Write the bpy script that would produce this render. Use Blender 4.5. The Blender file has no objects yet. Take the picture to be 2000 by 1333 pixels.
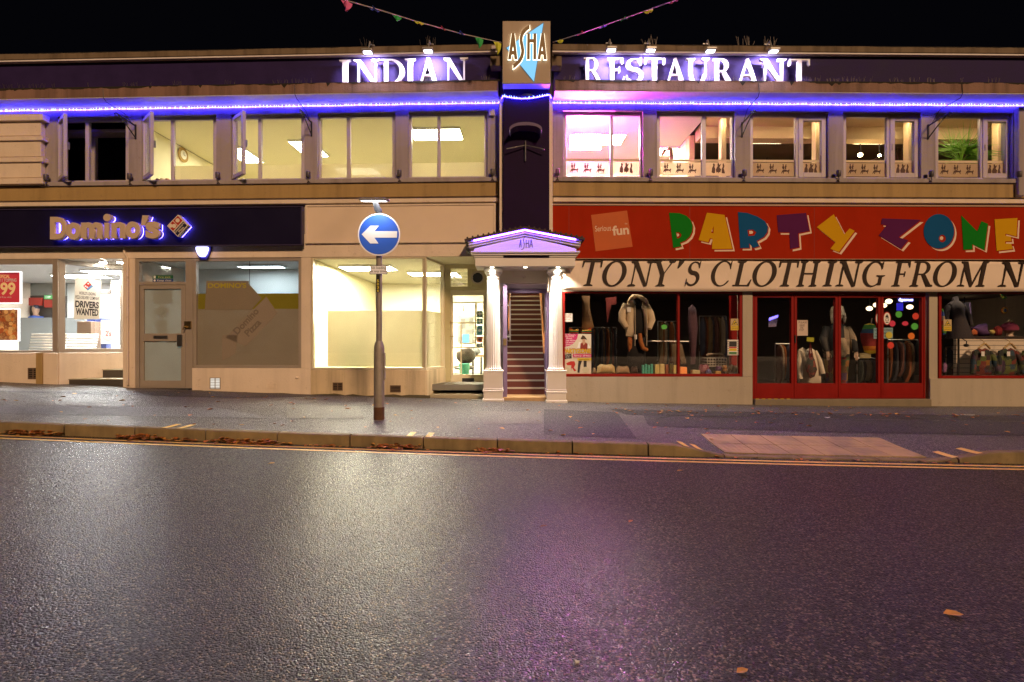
import bpy, bmesh, math, random
from mathutils import Vector, Matrix
random.seed(7)
R = math.radians
sc = bpy.context.scene
COL = sc.collection

# ---------------------------------------------------------------- camera, world, sun, exposure
F, CX, CY = 1000.0, 1000.0, 675.0      # measured in pixels of the 2000 px wide photograph
CAMZ, D0 = 1.30, 10.2
cd = bpy.data.cameras.new('camera'); cam = bpy.data.objects.new('camera', cd); COL.objects.link(cam)
cd.sensor_width = 36.0; cd.lens = 18.0; cd.clip_start = .05; cd.clip_end = 400
cd.shift_y = 0.00425
cam.location = (0, 0, CAMZ); cam.rotation_euler = (R(90), 0, 0)
sc.camera = cam

w = bpy.data.worlds.new('World'); sc.world = w; w.use_nodes = True
bg = w.node_tree.nodes['Background']
bg.inputs['Color'].default_value = (0.10, 0.10, 0.17, 1); bg.inputs['Strength'].default_value = 0.012

sd = bpy.data.lights.new('sun', 'SUN'); sun = bpy.data.objects.new('sun', sd); COL.objects.link(sun)
sd.energy = 2.45; sd.angle = R(6); sd.color = (1.0, .63, .36)
sun.rotation_euler = Vector((-.405, 1.0, -.62)).to_track_quat('-Z', 'Y').to_euler()
sun.location = (3, -10, 9)

sc.view_settings.view_transform = 'Standard'; sc.view_settings.look = 'None'
sc.view_settings.exposure = 0.0; sc.view_settings.gamma = 1.0
sc.cycles.use_denoising = True; sc.cycles.denoising_prefilter = 'NONE'
sc.cycles.max_bounces = 8; sc.cycles.diffuse_bounces = 4; sc.cycles.glossy_bounces = 3
sc.cycles.transparent_max_bounces = 16; sc.cycles.transmission_bounces = 6
sc.cycles.caustics_reflective = False; sc.cycles.caustics_refractive = False
sc.cycles.sample_clamp_indirect = 6.0

# ---------------------------------------------------------------- materials
MATS = {}
def nodes(name):
    m = bpy.data.materials.new(name); m.use_nodes = True
    nt = m.node_tree; nt.nodes.clear()
    out = nt.nodes.new('ShaderNodeOutputMaterial')
    return m, nt, out
def lk(nt, a, b): nt.links.new(a, b)
def pos(nt, scale=(1, 1, 1)):
    g = nt.nodes.new('ShaderNodeNewGeometry'); mp = nt.nodes.new('ShaderNodeMapping')
    mp.inputs['Scale'].default_value = scale
    lk(nt, g.outputs['Position'], mp.inputs['Vector']); return mp.outputs[0]
def noise(nt, vec, scale, detail=4, rough=.55):
    n = nt.nodes.new('ShaderNodeTexNoise'); n.inputs['Scale'].default_value = scale
    n.inputs['Detail'].default_value = detail; n.inputs['Roughness'].default_value = rough
    lk(nt, vec, n.inputs['Vector']); return n.outputs['Fac']
def ramp(nt, fac, stops):
    r = nt.nodes.new('ShaderNodeValToRGB'); e = r.color_ramp.elements
    while len(e) < len(stops): e.new(.5)
    for k, (p, c) in enumerate(stops):
        e[k].position = p; e[k].color = (c, c, c, 1) if isinstance(c, (int, float)) else tuple(c) + (1,)
    lk(nt, fac, r.inputs[0]); return r.outputs[0]
def mixc(nt, fac, a, b, mode='MIX'):
    m = nt.nodes.new('ShaderNodeMix'); m.data_type = 'RGBA'; m.blend_type = mode
    for sock, v in ((m.inputs[0], fac), (m.inputs[6], a), (m.inputs[7], b)):
        if isinstance(v, (int, float)): sock.default_value = v
        elif isinstance(v, (tuple, list)): sock.default_value = tuple(v) + (1,)
        else: lk(nt, v, sock)
    return m.outputs[2]
def bump(nt, h, strength, dist):
    b = nt.nodes.new('ShaderNodeBump'); b.inputs['Strength'].default_value = strength
    b.inputs['Distance'].default_value = dist; lk(nt, h, b.inputs['Height']); return b.outputs[0]
def M(name, col, rough=.6, metal=0.0, var=.12, vs=2.5, bmp=0.0, bs=60, streak=0.0, dirt=None, spec=.4, emit=None, es=0.0, rvar=.1):
    """painted / plain material with colour variation, weather streaks, grime and a fine bump"""
    if name in MATS: return MATS[name]
    m, nt, out = nodes(name)
    b = nt.nodes.new('ShaderNodeBsdfPrincipled')
    b.inputs['Metallic'].default_value = metal; b.inputs['Specular IOR Level'].default_value = spec
    v = pos(nt)
    n1 = noise(nt, v, vs, 5)
    c = mixc(nt, n1, tuple(x * (1 - var) for x in col), tuple(min(1, x * (1 + var)) for x in col))
    if streak:
        n2 = noise(nt, pos(nt, (2.6, 2.6, .16)), 1.6, 6, .62)
        f = ramp(nt, n2, [(.46, 0.0), (.80, 1.0)])
        mm = nt.nodes.new('ShaderNodeMath'); mm.operation = 'MULTIPLY'; mm.inputs[1].default_value = streak; lk(nt, f, mm.inputs[0])
        c = mixc(nt, mm.outputs[0], c, tuple(x * .35 for x in (dirt or col)))
    if dirt:
        n3 = noise(nt, v, 9, 6, .7)
        f = ramp(nt, n3, [(.60, 0.0), (.78, .55)])
        c = mixc(nt, f, c, dirt)
    lk(nt, c, b.inputs['Base Color'])
    rr = ramp(nt, n1, [(.2, max(.02, rough - rvar)), (.8, min(1, rough + rvar))]); lk(nt, rr, b.inputs['Roughness'])
    if bmp: lk(nt, bump(nt, noise(nt, v, bs, 4, .6), bmp, .01), b.inputs['Normal'])
    if emit:
        b.inputs['Emission Color'].default_value = tuple(emit) + (1,); b.inputs['Emission Strength'].default_value = es
    lk(nt, b.outputs[0], out.inputs[0]); MATS[name] = m; return m
def EM(name, col, st):
    if name in MATS: return MATS[name]
    m, nt, out = nodes(name); e = nt.nodes.new('ShaderNodeEmission')
    e.inputs[0].default_value = tuple(col) + (1,); e.inputs[1].default_value = st
    lk(nt, e.outputs[0], out.inputs[0]); MATS[name] = m; return m
def GLASS(name, refl=.08, tint=(1, 1, 1), rough=.0):
    if name in MATS: return MATS[name]
    m, nt, out = nodes(name)
    t = nt.nodes.new('ShaderNodeBsdfTransparent'); t.inputs[0].default_value = tuple(tint) + (1,)
    g = nt.nodes.new('ShaderNodeBsdfGlossy'); g.inputs['Roughness'].default_value = rough
    lw = nt.nodes.new('ShaderNodeLayerWeight'); lw.inputs[0].default_value = .5
    pw = nt.nodes.new('ShaderNodeMath'); pw.operation = 'POWER'; pw.inputs[1].default_value = 4.0; lk(nt, lw.outputs['Facing'], pw.inputs[0])
    mm = nt.nodes.new('ShaderNodeMath'); mm.operation = 'MULTIPLY_ADD'; mm.inputs[1].default_value = .8; mm.inputs[2].default_value = refl
    mm.use_clamp = True; lk(nt, pw.outputs[0], mm.inputs[0])
    x = nt.nodes.new('ShaderNodeMixShader'); lk(nt, mm.outputs[0], x.inputs[0]); lk(nt, t.outputs[0], x.inputs[1]); lk(nt, g.outputs[0], x.inputs[2])
    lk(nt, x.outputs[0], out.inputs[0]); MATS[name] = m; return m
def FILM(name, col, clear=.15, trans=.6, var=.1):
    """frosted or printed film stuck on a pane: partly see-through, partly glowing from behind"""
    if name in MATS: return MATS[name]
    m, nt, out = nodes(name)
    v = pos(nt); c = mixc(nt, noise(nt, v, 2.0, 4), tuple(x * (1 - var) for x in col), tuple(min(1, x * (1 + var)) for x in col))
    d = nt.nodes.new('ShaderNodeBsdfDiffuse'); lk(nt, c, d.inputs[0])
    tl = nt.nodes.new('ShaderNodeBsdfTranslucent'); lk(nt, c, tl.inputs[0])
    tp = nt.nodes.new('ShaderNodeBsdfTransparent')
    a = nt.nodes.new('ShaderNodeMixShader'); a.inputs[0].default_value = trans; lk(nt, d.outputs[0], a.inputs[1]); lk(nt, tl.outputs[0], a.inputs[2])
    b = nt.nodes.new('ShaderNodeMixShader'); b.inputs[0].default_value = clear; lk(nt, a.outputs[0], b.inputs[1]); lk(nt, tp.outputs[0], b.inputs[2])
    lk(nt, b.outputs[0], out.inputs[0]); MATS[name] = m; return m

# ---------------------------------------------------------------- frames: u along a wall, z up, n towards the street
class Frame:
    def __init__(s, O, ux):
        s.O = Vector(O); s.ux = Vector(ux).normalized(); s.nr = Vector((s.ux.y, -s.ux.x, 0))
    def w(s, u, z, n): return s.O + s.ux * u + s.nr * n + Vector((0, 0, z))
    def t(s, px, n):
        d = Vector(((px - CX) / F, 1, 0)); return (n + s.O.dot(s.nr)) / d.dot(s.nr), d
    def U(s, px, n=0.0):
        t, d = s.t(px, n); return (d * t - s.O).dot(s.ux)
    def Z(s, px, py, n=0.0):
        t, d = s.t(px, n); return CAMZ + t * (CY - py) / F
    def P(s, px, py, n=0.0): return (s.U(px, n), s.Z(px, py, n))
FL = Frame((0, D0, 0), (1, -.035, 0))
FR = Frame((0, D0, 0), (1, .013, 0))
FC = Frame((0, D0, 0), (1, 0, 0))
FW = Frame((0, 0, 0), (1, 0, 0)); FW.nr = Vector((0, 1, 0))       # plain world axes: (x, z, y)

# ---------------------------------------------------------------- objects
LOC = {}
def props(o, label=None, cat=None, group=None, kind=None):
    if label: o['label'] = label
    if cat: o['category'] = cat
    if group: o['group'] = group
    if kind: o['kind'] = kind
    return o
def thing(name, label, cat, loc=(0, 0, 0), group=None):
    o = bpy.data.objects.new(name, None); COL.objects.link(o); o.empty_display_size = .1
    o.location = loc; LOC[o] = Vector(loc); return props(o, label, cat, group)
def put(name, me, mat, parent=None, base=None):
    """link a mesh whose vertices are in world space"""
    o = bpy.data.objects.new(name, me)
    if parent is not None: b = LOC[parent]
    elif base is not None: b = Vector(base)
    elif len(me.vertices):
        xs = [v.co for v in me.vertices]; b = Vector((sum(v.x for v in xs) / len(xs), sum(v.y for v in xs) / len(xs), min(v.z for v in xs)))
    else: b = Vector((0, 0, 0))
    me.transform(Matrix.Translation(-b)); LOC[o] = b
    if parent is not None: o.parent = parent
    else: o.location = b
    if not isinstance(mat, (list, tuple)): mat = [mat]
    for m in mat: me.materials.append(m)
    COL.objects.link(o); return o
def copy_tree(o, loc=None, parent=None):
    c = o.copy(); COL.objects.link(c)
    if parent is not None: c.parent = parent
    if loc is not None: c.location = loc
    for ch in list(o.children): copy_tree(ch, None, c)
    return c
class MB:
    def __init__(s, fr=FW): s.fr = fr; s.v = []; s.f = []
    def add(s, vs, fs):
        k = len(s.v); s.v += [s.fr.w(*p) for p in vs]; s.f += [tuple(i + k for i in f) for f in fs]; return s
    def box(s, u0, u1, z0, z1, n0, n1):
        u0, u1 = sorted((u0, u1)); z0, z1 = sorted((z0, z1)); n0, n1 = sorted((n0, n1))
        return s.add([(u0, z0, n0), (u1, z0, n0), (u1, z1, n0), (u0, z1, n0), (u0, z0, n1), (u1, z0, n1), (u1, z1, n1), (u0, z1, n1)],
                     [(0, 3, 2, 1), (4, 5, 6, 7), (0, 1, 5, 4), (2, 3, 7, 6), (1, 2, 6, 5), (0, 4, 7, 3)])
    def pb(s, x0, x1, y0, y1, n, back):
        """box from picture measurements on the plane n, reaching back to 'back'"""
        fr = s.fr; xm = (x0 + x1) / 2
        return s.box(fr.U(x0, n), fr.U(x1, n), fr.Z(xm, y0, n), fr.Z(xm, y1, n), back, n)
    def prism(s, pts, n0, n1):
        k = len(pts); a = sum(pts[i][0] * pts[(i + 1) % k][1] - pts[(i + 1) % k][0] * pts[i][1] for i in range(k))
        if a < 0: pts = pts[::-1]
        n0, n1 = min(n0, n1), max(n0, n1)
        return s.add([(u, z, n0) for u, z in pts] + [(u, z, n1) for u, z in pts],
                     [tuple(range(k))[::-1], tuple(range(k, 2 * k))] + [(i, (i + 1) % k, k + (i + 1) % k, k + i) for i in range(k)])
    def tube(s, pts, r, seg=8, cap=True):
        P = [Vector(p) for p in pts]; rr = r if isinstance(r, (list, tuple)) else [r] * len(P)
        vs = []; up0 = None
        for i, p in enumerate(P):
            d = (P[min(i + 1, len(P) - 1)] - P[max(i - 1, 0)]).normalized()
            a = up0 if up0 is not None and abs(up0.dot(d)) < .95 else (Vector((0, 1, 0)) if abs(d.y) < .8 else Vector((1, 0, 0)))
            x = d.cross(a).normalized(); y = d.cross(x); up0 = a
            for k in range(seg):
                t = 2 * math.pi * k / seg; vs.append(tuple(p + x * math.cos(t) * rr[i] + y * math.sin(t) * rr[i]))
        fs = [(i * seg + k, i * seg + (k + 1) % seg, (i + 1) * seg + (k + 1) % seg, (i + 1) * seg + k) for i in range(len(P) - 1) for k in range(seg)]
        if cap: fs += [tuple(range(seg))[::-1], tuple(range((len(P) - 1) * seg, len(P) * seg))]
        return s.add(vs, fs)
    def lathe(s, prof, u, n, seg=24, flute=0, fd=.0):
        vs = []; 
        for r, z in prof:
            for k in range(seg):
                t = 2 * math.pi * k / seg; q = r * (1 - (fd if flute and k % 2 else 0)); vs.append((u + q * math.cos(t), z, n + q * math.sin(t)))
        L = len(prof); fs = [(i * seg + k, (i + 1) * seg + k, (i + 1) * seg + (k + 1) % seg, i * seg + (k + 1) % seg) for i in range(L - 1) for k in range(seg)]
        fs += [tuple(range(seg)), tuple(range((L - 1) * seg, L * seg))[::-1]]
        return s.add(vs, fs)
    def strip(s, a, b, n0, n1):
        """solid ribbon between two equally long edges a, b of (u,z) points"""
        for i in range(len(a) - 1): s.prism([a[i], a[i + 1], b[i + 1], b[i]], n0, n1)
        return s
    def ball(s, c, r, seg=14, rings=9, sc3=(1, 1, 1)):
        prof = []; vs = []
        for i in range(rings + 1):
            t = -math.pi / 2 + math.pi * i / rings
            for k in range(seg):
                a = 2 * math.pi * k / seg
                vs.append((c[0] + r * sc3[0] * math.cos(t) * math.cos(a), c[1] + r * sc3[1] * math.sin(t), c[2] + r * sc3[2] * math.cos(t) * math.sin(a)))
        fs = [(i * seg + k, i * seg + (k + 1) % seg, (i + 1) * seg + (k + 1) % seg, (i + 1) * seg + k) for i in range(rings) for k in range(seg)]
        return s.add(vs, fs)
    def build(s, name, mat, parent=None, bevel=0.0, smooth=False, base=None, label=None):
        me = bpy.data.meshes.new(name); me.from_pydata([tuple(v) for v in s.v], [], s.f); me.validate()
        bm = bmesh.new(); bm.from_mesh(me)
        if smooth: bmesh.ops.remove_doubles(bm, verts=bm.verts, dist=1e-5)
        bmesh.ops.recalc_face_normals(bm, faces=bm.faces)
        if smooth:
            for f in bm.faces: f.smooth = True
        bm.to_mesh(me); bm.free()
        o = put(name, me, mat, parent, base)
        if smooth: me.set_sharp_from_angle(angle=R(42))
        if bevel:
            b = o.modifiers.new('bevel', 'BEVEL'); b.width = bevel; b.segments = 2; b.limit_method = 'ANGLE'; b.angle_limit = R(40)
        if label: o['label'] = label
        return o
def from_curve(cu):
    ob = bpy.data.objects.new('tmp', cu); me = bpy.data.meshes.new_from_object(ob)
    bpy.data.objects.remove(ob); bpy.data.curves.remove(cu); me.materials.clear(); return me
def place_flat(me, fr, fn):
    for v in me.vertices: v.co = fr.w(*fn(v.co))
def holes(fr, loops, n0, n1, name, mat, parent=None):
    """flat plate with holes, outlines given as (u,z) loops"""
    cu = bpy.data.curves.new('c', 'CURVE'); cu.dimensions = '2D'; cu.fill_mode = 'BOTH'; cu.extrude = abs(n1 - n0) / 2
    for lp in loops:
        sp = cu.splines.new('POLY'); sp.points.add(len(lp) - 1)
        for p, q in zip(sp.points, lp): p.co = (q[0], q[1], 0, 1)
        sp.use_cyclic_u = True
    me = from_curve(cu); nm = (n0 + n1) / 2
    place_flat(me, fr, lambda c: (c.x, c.y, nm + c.z)); return fix(put(name, me, mat, parent))
def fix(o):
    bm = bmesh.new(); bm.from_mesh(o.data); bmesh.ops.remove_doubles(bm, verts=bm.verts, dist=1e-5); bmesh.ops.recalc_face_normals(bm, faces=bm.faces); bm.to_mesh(o.data); bm.free(); return o
def text(fr, s, u0, u1, z0, z1, n0, n1, name, mat, parent=None, bold=.0, shear=0.0, rot=0.0, keep=False):
    """lettering fitted to the rectangle u0..u1, z0..z1, optionally turned about its centre"""
    cu = bpy.data.curves.new('t', 'FONT'); cu.body = s; cu.size = 1; cu.extrude = abs(n1 - n0) / 2; cu.offset = bold; cu.shear = shear; cu.resolution_u = 6
    cu.align_x = 'CENTER'
    me = from_curve(cu); xs = [v.co.x for v in me.vertices]; ys = [v.co.y for v in me.vertices]
    a0, a1, b0, b1 = min(xs), max(xs), min(ys), max(ys); nm = (n0 + n1) / 2; uc, zc = (u0 + u1) / 2, (z0 + z1) / 2
    ca, sa = math.cos(rot), math.sin(rot)
    def fn(c):
        x = ((c.x - a0) / (a1 - a0) - .5) * (u1 - u0); y = ((c.y - b0) / (b1 - b0) - .5) * (z1 - z0)
        return (uc + x * ca - y * sa, zc + x * sa + y * ca, nm + c.z)
    place_flat(me, fr, fn); return fix(put(name, me, mat, parent))
def ptext(fr, s, x0, x1, y0, y1, n, name, mat, parent, d=.002, **k):
    xm = (x0 + x1) / 2
    return text(fr, s, fr.U(x0, n), fr.U(x1, n), fr.Z(xm, y1, n), fr.Z(xm, y0, n), n - d, n, name, mat, parent, **k)
def circ(c, rx, rz=None, seg=32, a0=0.0):
    rz = rz or rx
    return [(c[0] + rx * math.cos(a0 + 2 * math.pi * k / seg), c[1] + rz * math.sin(a0 + 2 * math.pi * k / seg)) for k in range(seg)]
def burst(c, r, k=16, rz=None, q=.84):
    rz = rz or r
    return [(c[0] + (r if i % 2 else r * q) * math.cos(math.pi * i / k), c[1] + (rz if i % 2 else rz * q) * math.sin(math.pi * i / k)) for i in range(2 * k)]

# ---------------------------------------------------------------- a Roman capital alphabet with serifs (height 1)
def g_rect(x0, y0, x1, y1): return [(x0, y0), (x1, y0), (x1, y1), (x0, y1)]
def g_serif(cx, y, w, up=1): return [(cx - w, y), (cx + w, y), (cx + w, y + .035 * up), (cx + w * .55, y + .075 * up), (cx - w * .55, y + .075 * up), (cx - w, y + .035 * up)]
def g_arc(cx, cy, ro, zo, ri, zi, a0, a1, icx=None, k=18):
    icx = cx if icx is None else icx; out = []
    for i in range(k):
        p = [R(a0 + (a1 - a0) * j / k) for j in (i, i + 1)]
        out.append([(cx + ro * math.cos(p[0]), cy + zo * math.sin(p[0])), (cx + ro * math.cos(p[1]), cy + zo * math.sin(p[1])),
                    (icx + ri * math.cos(p[1]), cy + zi * math.sin(p[1])), (icx + ri * math.cos(p[0]), cy + zi * math.sin(p[0]))])
    return ('ribbon', out)
def g_path(pts, ws):
    out = []; P = [Vector((x, y)) for x, y in pts]; L = []
    for i, p in enumerate(P):
        d = (P[min(i + 1, len(P) - 1)] - P[max(i - 1, 0)]).normalized(); q = Vector((-d.y, d.x)) * ws[i] / 2; L.append((tuple(p + q), tuple(p - q)))
    for i in range(len(L) - 1): out.append([L[i][0], L[i + 1][0], L[i + 1][1], L[i][1]])
    return ('ribbon', out)
def s_shape():
    pts, ws = [], []
    for k in range(13):
        a = R(35 + k * (270 - 35) / 12); pts.append((.27 + .185 * math.cos(a), .745 + .215 * math.sin(a))); ws.append(.05 + .11 * max(0, (k - 3) / 9))
    for k in range(1, 14):
        a = R(90 - k * (90 + 150) / 13); pts.append((.27 + .21 * math.cos(a), .285 + .245 * math.sin(a))); ws.append(.16 - .11 * k / 13)
    return g_path(pts, ws)
ST, HL = .15, .055
GL = {
 'I': (.34, [g_rect(.10, .0, .10 + ST, 1), g_serif(.175, 0, .165), g_serif(.175, 1, .165, -1)]),
 'N': (.95, [g_rect(.15, 0, .15 + HL, 1), [(.06, 1), (.25, 1), (.79, 0), (.70, -.02), (.66, 0)], g_rect(.735, 0, .735 + HL, 1), g_serif(.178, 0, .15), g_serif(.762, 1, .15, -1), g_serif(.12, 1, .11, -1)]),
 'D': (.86, [g_rect(.10, 0, .10 + ST, 1), g_rect(.01, .0, .34, HL), g_rect(.01, 1 - HL, .34, 1), g_arc(.33, .5, .50, .5, .33, .5 - HL, -90, 90)]),
 'A': (.92, [[(.13, 0), (.20, 0), (.47, .86), (.47, 1), (.42, 1)], [(.40, 1), (.50, 1.02), (.84, 0), (.66, 0), (.40, .84)], g_rect(.25, .30, .68, .30 + HL), g_serif(.15, 0, .145), g_serif(.755, 0, .165)]),
 'R': (.88, [g_rect(.10, 0, .10 + ST, 1), g_rect(.01, 1 - HL, .40, 1), g_rect(.2, .46, .40, .46 + HL), g_arc(.39, .73, .29, .27, .14, .27 - HL, -90, 90), [(.36, .48), (.52, .49), (.86, .0), (.67, .0)], g_serif(.175, 0, .165), g_serif(.80, 0, .10)]),
 'E': (.70, [g_rect(.10, 0, .10 + ST, 1), g_rect(.01, 0, .62, HL), g_rect(.01, 1 - HL, .58, 1), g_rect(.2, .49, .46, .49 + HL), [(.58, 0), (.62, 0), (.66, .24), (.62, .24), (.55, .05)], [(.54, 1), (.59, 1), (.61, .79), (.57, .79), (.50, .95)], g_rect(.43, .41, .47, .62)]),
 'S': (.56, [s_shape(), [(.40, .86), (.455, .72), (.475, .72), (.475, 1), (.45, 1)], [(.08, .18), (.055, .30), (.035, .30), (.035, .0), (.06, .0)]]),
 'T': (.78, [g_rect(.315, 0, .315 + ST, 1), g_rect(.02, 1 - HL, .76, 1), [(.02, 1), (.10, 1), (.07, .76), (.02, .74)], [(.68, 1), (.76, 1), (.76, .74), (.71, .76)], g_serif(.39, 0, .17)]),
 'U': (.92, [g_rect(.12, .34, .12 + ST, 1), g_rect(.735, .34, .735 + HL, 1), g_arc(.455, .35, .335, .37, .185, .29, 180, 360, icx=.46), [(.643, .34), (.79, .34), (.735, .40), (.735, .36)], g_serif(.19, 1, .17, -1), g_serif(.76, 1, .14, -1)]),
 'O': (.88, [g_arc(.44, .5, .42, .52, .26, .465, 0, 360, k=40)]),
 'C': (.80, [g_arc(.44, .5, .42, .52, .30, .465, 42, 318, icx=.47, k=30), [(.70, .82), (.745, .68), (.77, .68), (.77, 1.0), (.74, 1.0)], [(.68, .18), (.70, .11), (.78, .2), (.75, .24)]]),
 'G': (.88, [g_arc(.44, .5, .42, .52, .30, .465, 42, 310, icx=.47, k=30), [(.70, .82), (.745, .68), (.77, .68), (.77, 1.0), (.74, 1.0)], g_rect(.67, .05, .67 + ST * .9, .42), g_serif(.74, .45, .17, -1)]),
 'L': (.68, [g_rect(.10, 0, .10 + ST, 1), g_rect(.01, 0, .62, HL), g_serif(.175, 1, .165, -1), [(.56, 0), (.62, 0), (.66, .27), (.62, .27), (.53, .05)]]),
 'H': (.92, [g_rect(.10, 0, .10 + ST, 1), g_rect(.66, 0, .66 + ST, 1), g_rect(.2, .48, .7, .48 + HL), g_serif(.175, 0, .165), g_serif(.175, 1, .165, -1), g_serif(.735, 0, .165), g_serif(.735, 1, .165, -1)]),
 'F': (.64, [g_rect(.10, 0, .10 + ST, 1), g_rect(.01, 1 - HL, .60, 1), g_rect(.2, .47, .46, .47 + HL), g_serif(.175, 0, .165), [(.55, 1), (.61, 1), (.63, .76), (.59, .76), (.51, .95)], g_rect(.43, .39, .47, .60)]),
 'M': (1.12, [g_rect(.13, 0, .13 + HL, 1), [(.05, 1), (.26, 1), (.60, .10), (.55, -.02), (.51, -.02)], [(.53, -.02), (.58, -.02), (.90, .98), (.87, 1), (.84, 1)], g_rect(.84, 0, .84 + ST, 1), g_serif(.157, 0, .14), g_serif(.915, 0, .165), g_serif(.95, 1, .12, -1), g_serif(.10, 1, .09, -1)]),
 'Y': (.86, [g_rect(.35, 0, .35 + ST, .50), [(.06, 1), (.24, 1), (.50, .50), (.40, .42), (.35, .45)], [(.44, .46), (.50, .50), (.77, 1), (.70, 1)], g_serif(.425, 0, .17), g_serif(.14, 1, .16, -1), g_serif(.72, 1, .13, -1)]),
 "'": (.24, [[(.06, 1), (.20, 1), (.20, .9), (.10, .68), (.06, .68)]]),
}
def serif_letter(fr, ch, u0, u1, z0, z1, n0, n1, name, mat, parent, shear=0.0, bevel=0.0):
    """one capital fitted to a box; overlapping strokes are stepped by half a millimetre so no faces coincide"""
    adv, parts = GL[ch]; mb = MB(fr); xs = []
    for p in parts:
        for q in (p[1] if p[0] == 'ribbon' else [p]): xs += [x + shear * y for x, y in q]
    a0, a1 = min(xs), max(xs); k = 0
    def tr(p): return (u0 + (p[0] + shear * p[1] - a0) / (a1 - a0) * (u1 - u0), z0 + p[1] * (z1 - z0))
    for p in parts:
        k += 1; e = .0006 * k
        if p[0] == 'ribbon':
            for q in p[1]: mb.prism([tr(x) for x in q], n0 - e, n1 + e)
        else: mb.prism([tr(x) for x in p], n0 - e, n1 + e)
    return mb.build(name, mat, parent)
# ================================================================ GROUND
def zg(x):
    x = max(-13.0, min(12.5, x)); return -.0225 * x + .0009 * x * x
def kerb_y(x): return 6.27 - .036 * x + .0003 * x * x
def drop(x):       # 1 where the kerb is lowered for the crossing
    def s(a, b, t):
        t = max(0, min(1, (t - a) / (b - a))); return t * t * (3 - 2 * t)
    return s(1.88, 2.68, x) * (1 - s(5.0, 5.9, x))
KH = .138
def kerb_z(x): return zg(x) + KH - (KH - .018) * drop(x)
def pav_z(x, y):
    k = kerb_y(x); t = max(0.0, (y - k) / (D0 - k)); z = zg(x) + KH - .003 + .065 * t
    q = max(0, 1 - (y - k) / 1.5); q = q * q * (3 - 2 * q)
    return z - (KH - .018) * drop(x) * q
def asphalt(name, c0, c1, rough, glint, bstr, warm, coat=0.0):
    m, nt, out = nodes(name); v = pos(nt); b = nt.nodes.new('ShaderNodeBsdfPrincipled')
    big = noise(nt, v, .55, 4); mid = noise(nt, v, 5, 5)
    vo = nt.nodes.new('ShaderNodeTexVoronoi'); vo.inputs['Scale'].default_value = 95; lk(nt, v, vo.inputs['Vector'])
    bw = nt.nodes.new('ShaderNodeSeparateColor'); lk(nt, vo.outputs['Color'], bw.inputs[0])
    fine = noise(nt, v, 260, 2)
    c = mixc(nt, big, c0, c1)
    c = mixc(nt, ramp(nt, noise(nt, v, 60, 3, .7), [(.38, .85), (.58, 0.0)]), c, tuple(x * .2 for x in c0))
    c = mixc(nt, ramp(nt, mid, [(.3, 0.0), (.8, .4)]), c, tuple(x * .5 for x in c0))
    c = mixc(nt, ramp(nt, bw.outputs[0], [(.74, 0.0), (.96, .85)]), c, warm)
    c = mixc(nt, ramp(nt, vo.outputs['Distance'], [(.35, 0.0), (.75, .75)]), c, tuple(x * .25 for x in c0))
    lk(nt, c, b.inputs['Base Color'])
    rr = mixc(nt, ramp(nt, bw.outputs[1], [(.3, 0.0), (.9, 1.0)]), (rough,) * 3, (rough + .22,) * 3)
    lk(nt, rr, b.inputs['Roughness']); b.inputs['Specular IOR Level'].default_value = glint
    hm = nt.nodes.new('ShaderNodeMath'); hm.operation = 'MULTIPLY_ADD'; hm.inputs[1].default_value = -1.0; lk(nt, vo.outputs['Distance'], hm.inputs[0]); lk(nt, bw.outputs[2], hm.inputs[2])
    h2 = nt.nodes.new('ShaderNodeMath'); h2.operation = 'MULTIPLY_ADD'; h2.inputs[1].default_value = .6; lk(nt, fine, h2.inputs[0]); lk(nt, hm.outputs[0], h2.inputs[2])
    lk(nt, bump(nt, h2.outputs[0], bstr, .012), b.inputs['Normal'])
    if coat:
        b.inputs['Coat Weight'].default_value = coat; b.inputs['Coat IOR'].default_value = 1.5
        b.inputs['Coat Roughness'].default_value = .16
        gr = noise(nt, v, 58, 3, .7); gw = ramp(nt, gr, [(.41, 0.0), (.59, coat)]); lk(nt, gw, b.inputs['Coat Weight'])
        lk(nt, bump(nt, h2.outputs[0], .5, .0030), b.inputs['Coat Normal'])
    lk(nt, b.outputs[0], out.inputs[0]); return m
m_road = asphalt('wet_asphalt', (.016, .013, .020), (.032, .026, .036), .34, .4, 1.0, (.36, .27, .19), .78)
m_pav = asphalt('pavement_tarmac', (.13, .115, .10), (.20, .18, .155), .45, .45, .8, (.42, .38, .32), .35)
m_patch_dark = asphalt('fresh_tarmac', (.048, .042, .044), (.078, .068, .07), .5, .4, .8, (.24, .21, .18), .26)
m_patch_blue = asphalt('worn_tarmac', (.19, .18, .175), (.28, .26, .24), .50, .45, .6, (.3, .28, .25))
m_patch_warm = asphalt('old_tarmac', (.14, .12, .085), (.21, .18, .13), .55, .4, .4, (.25, .2, .15))

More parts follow.
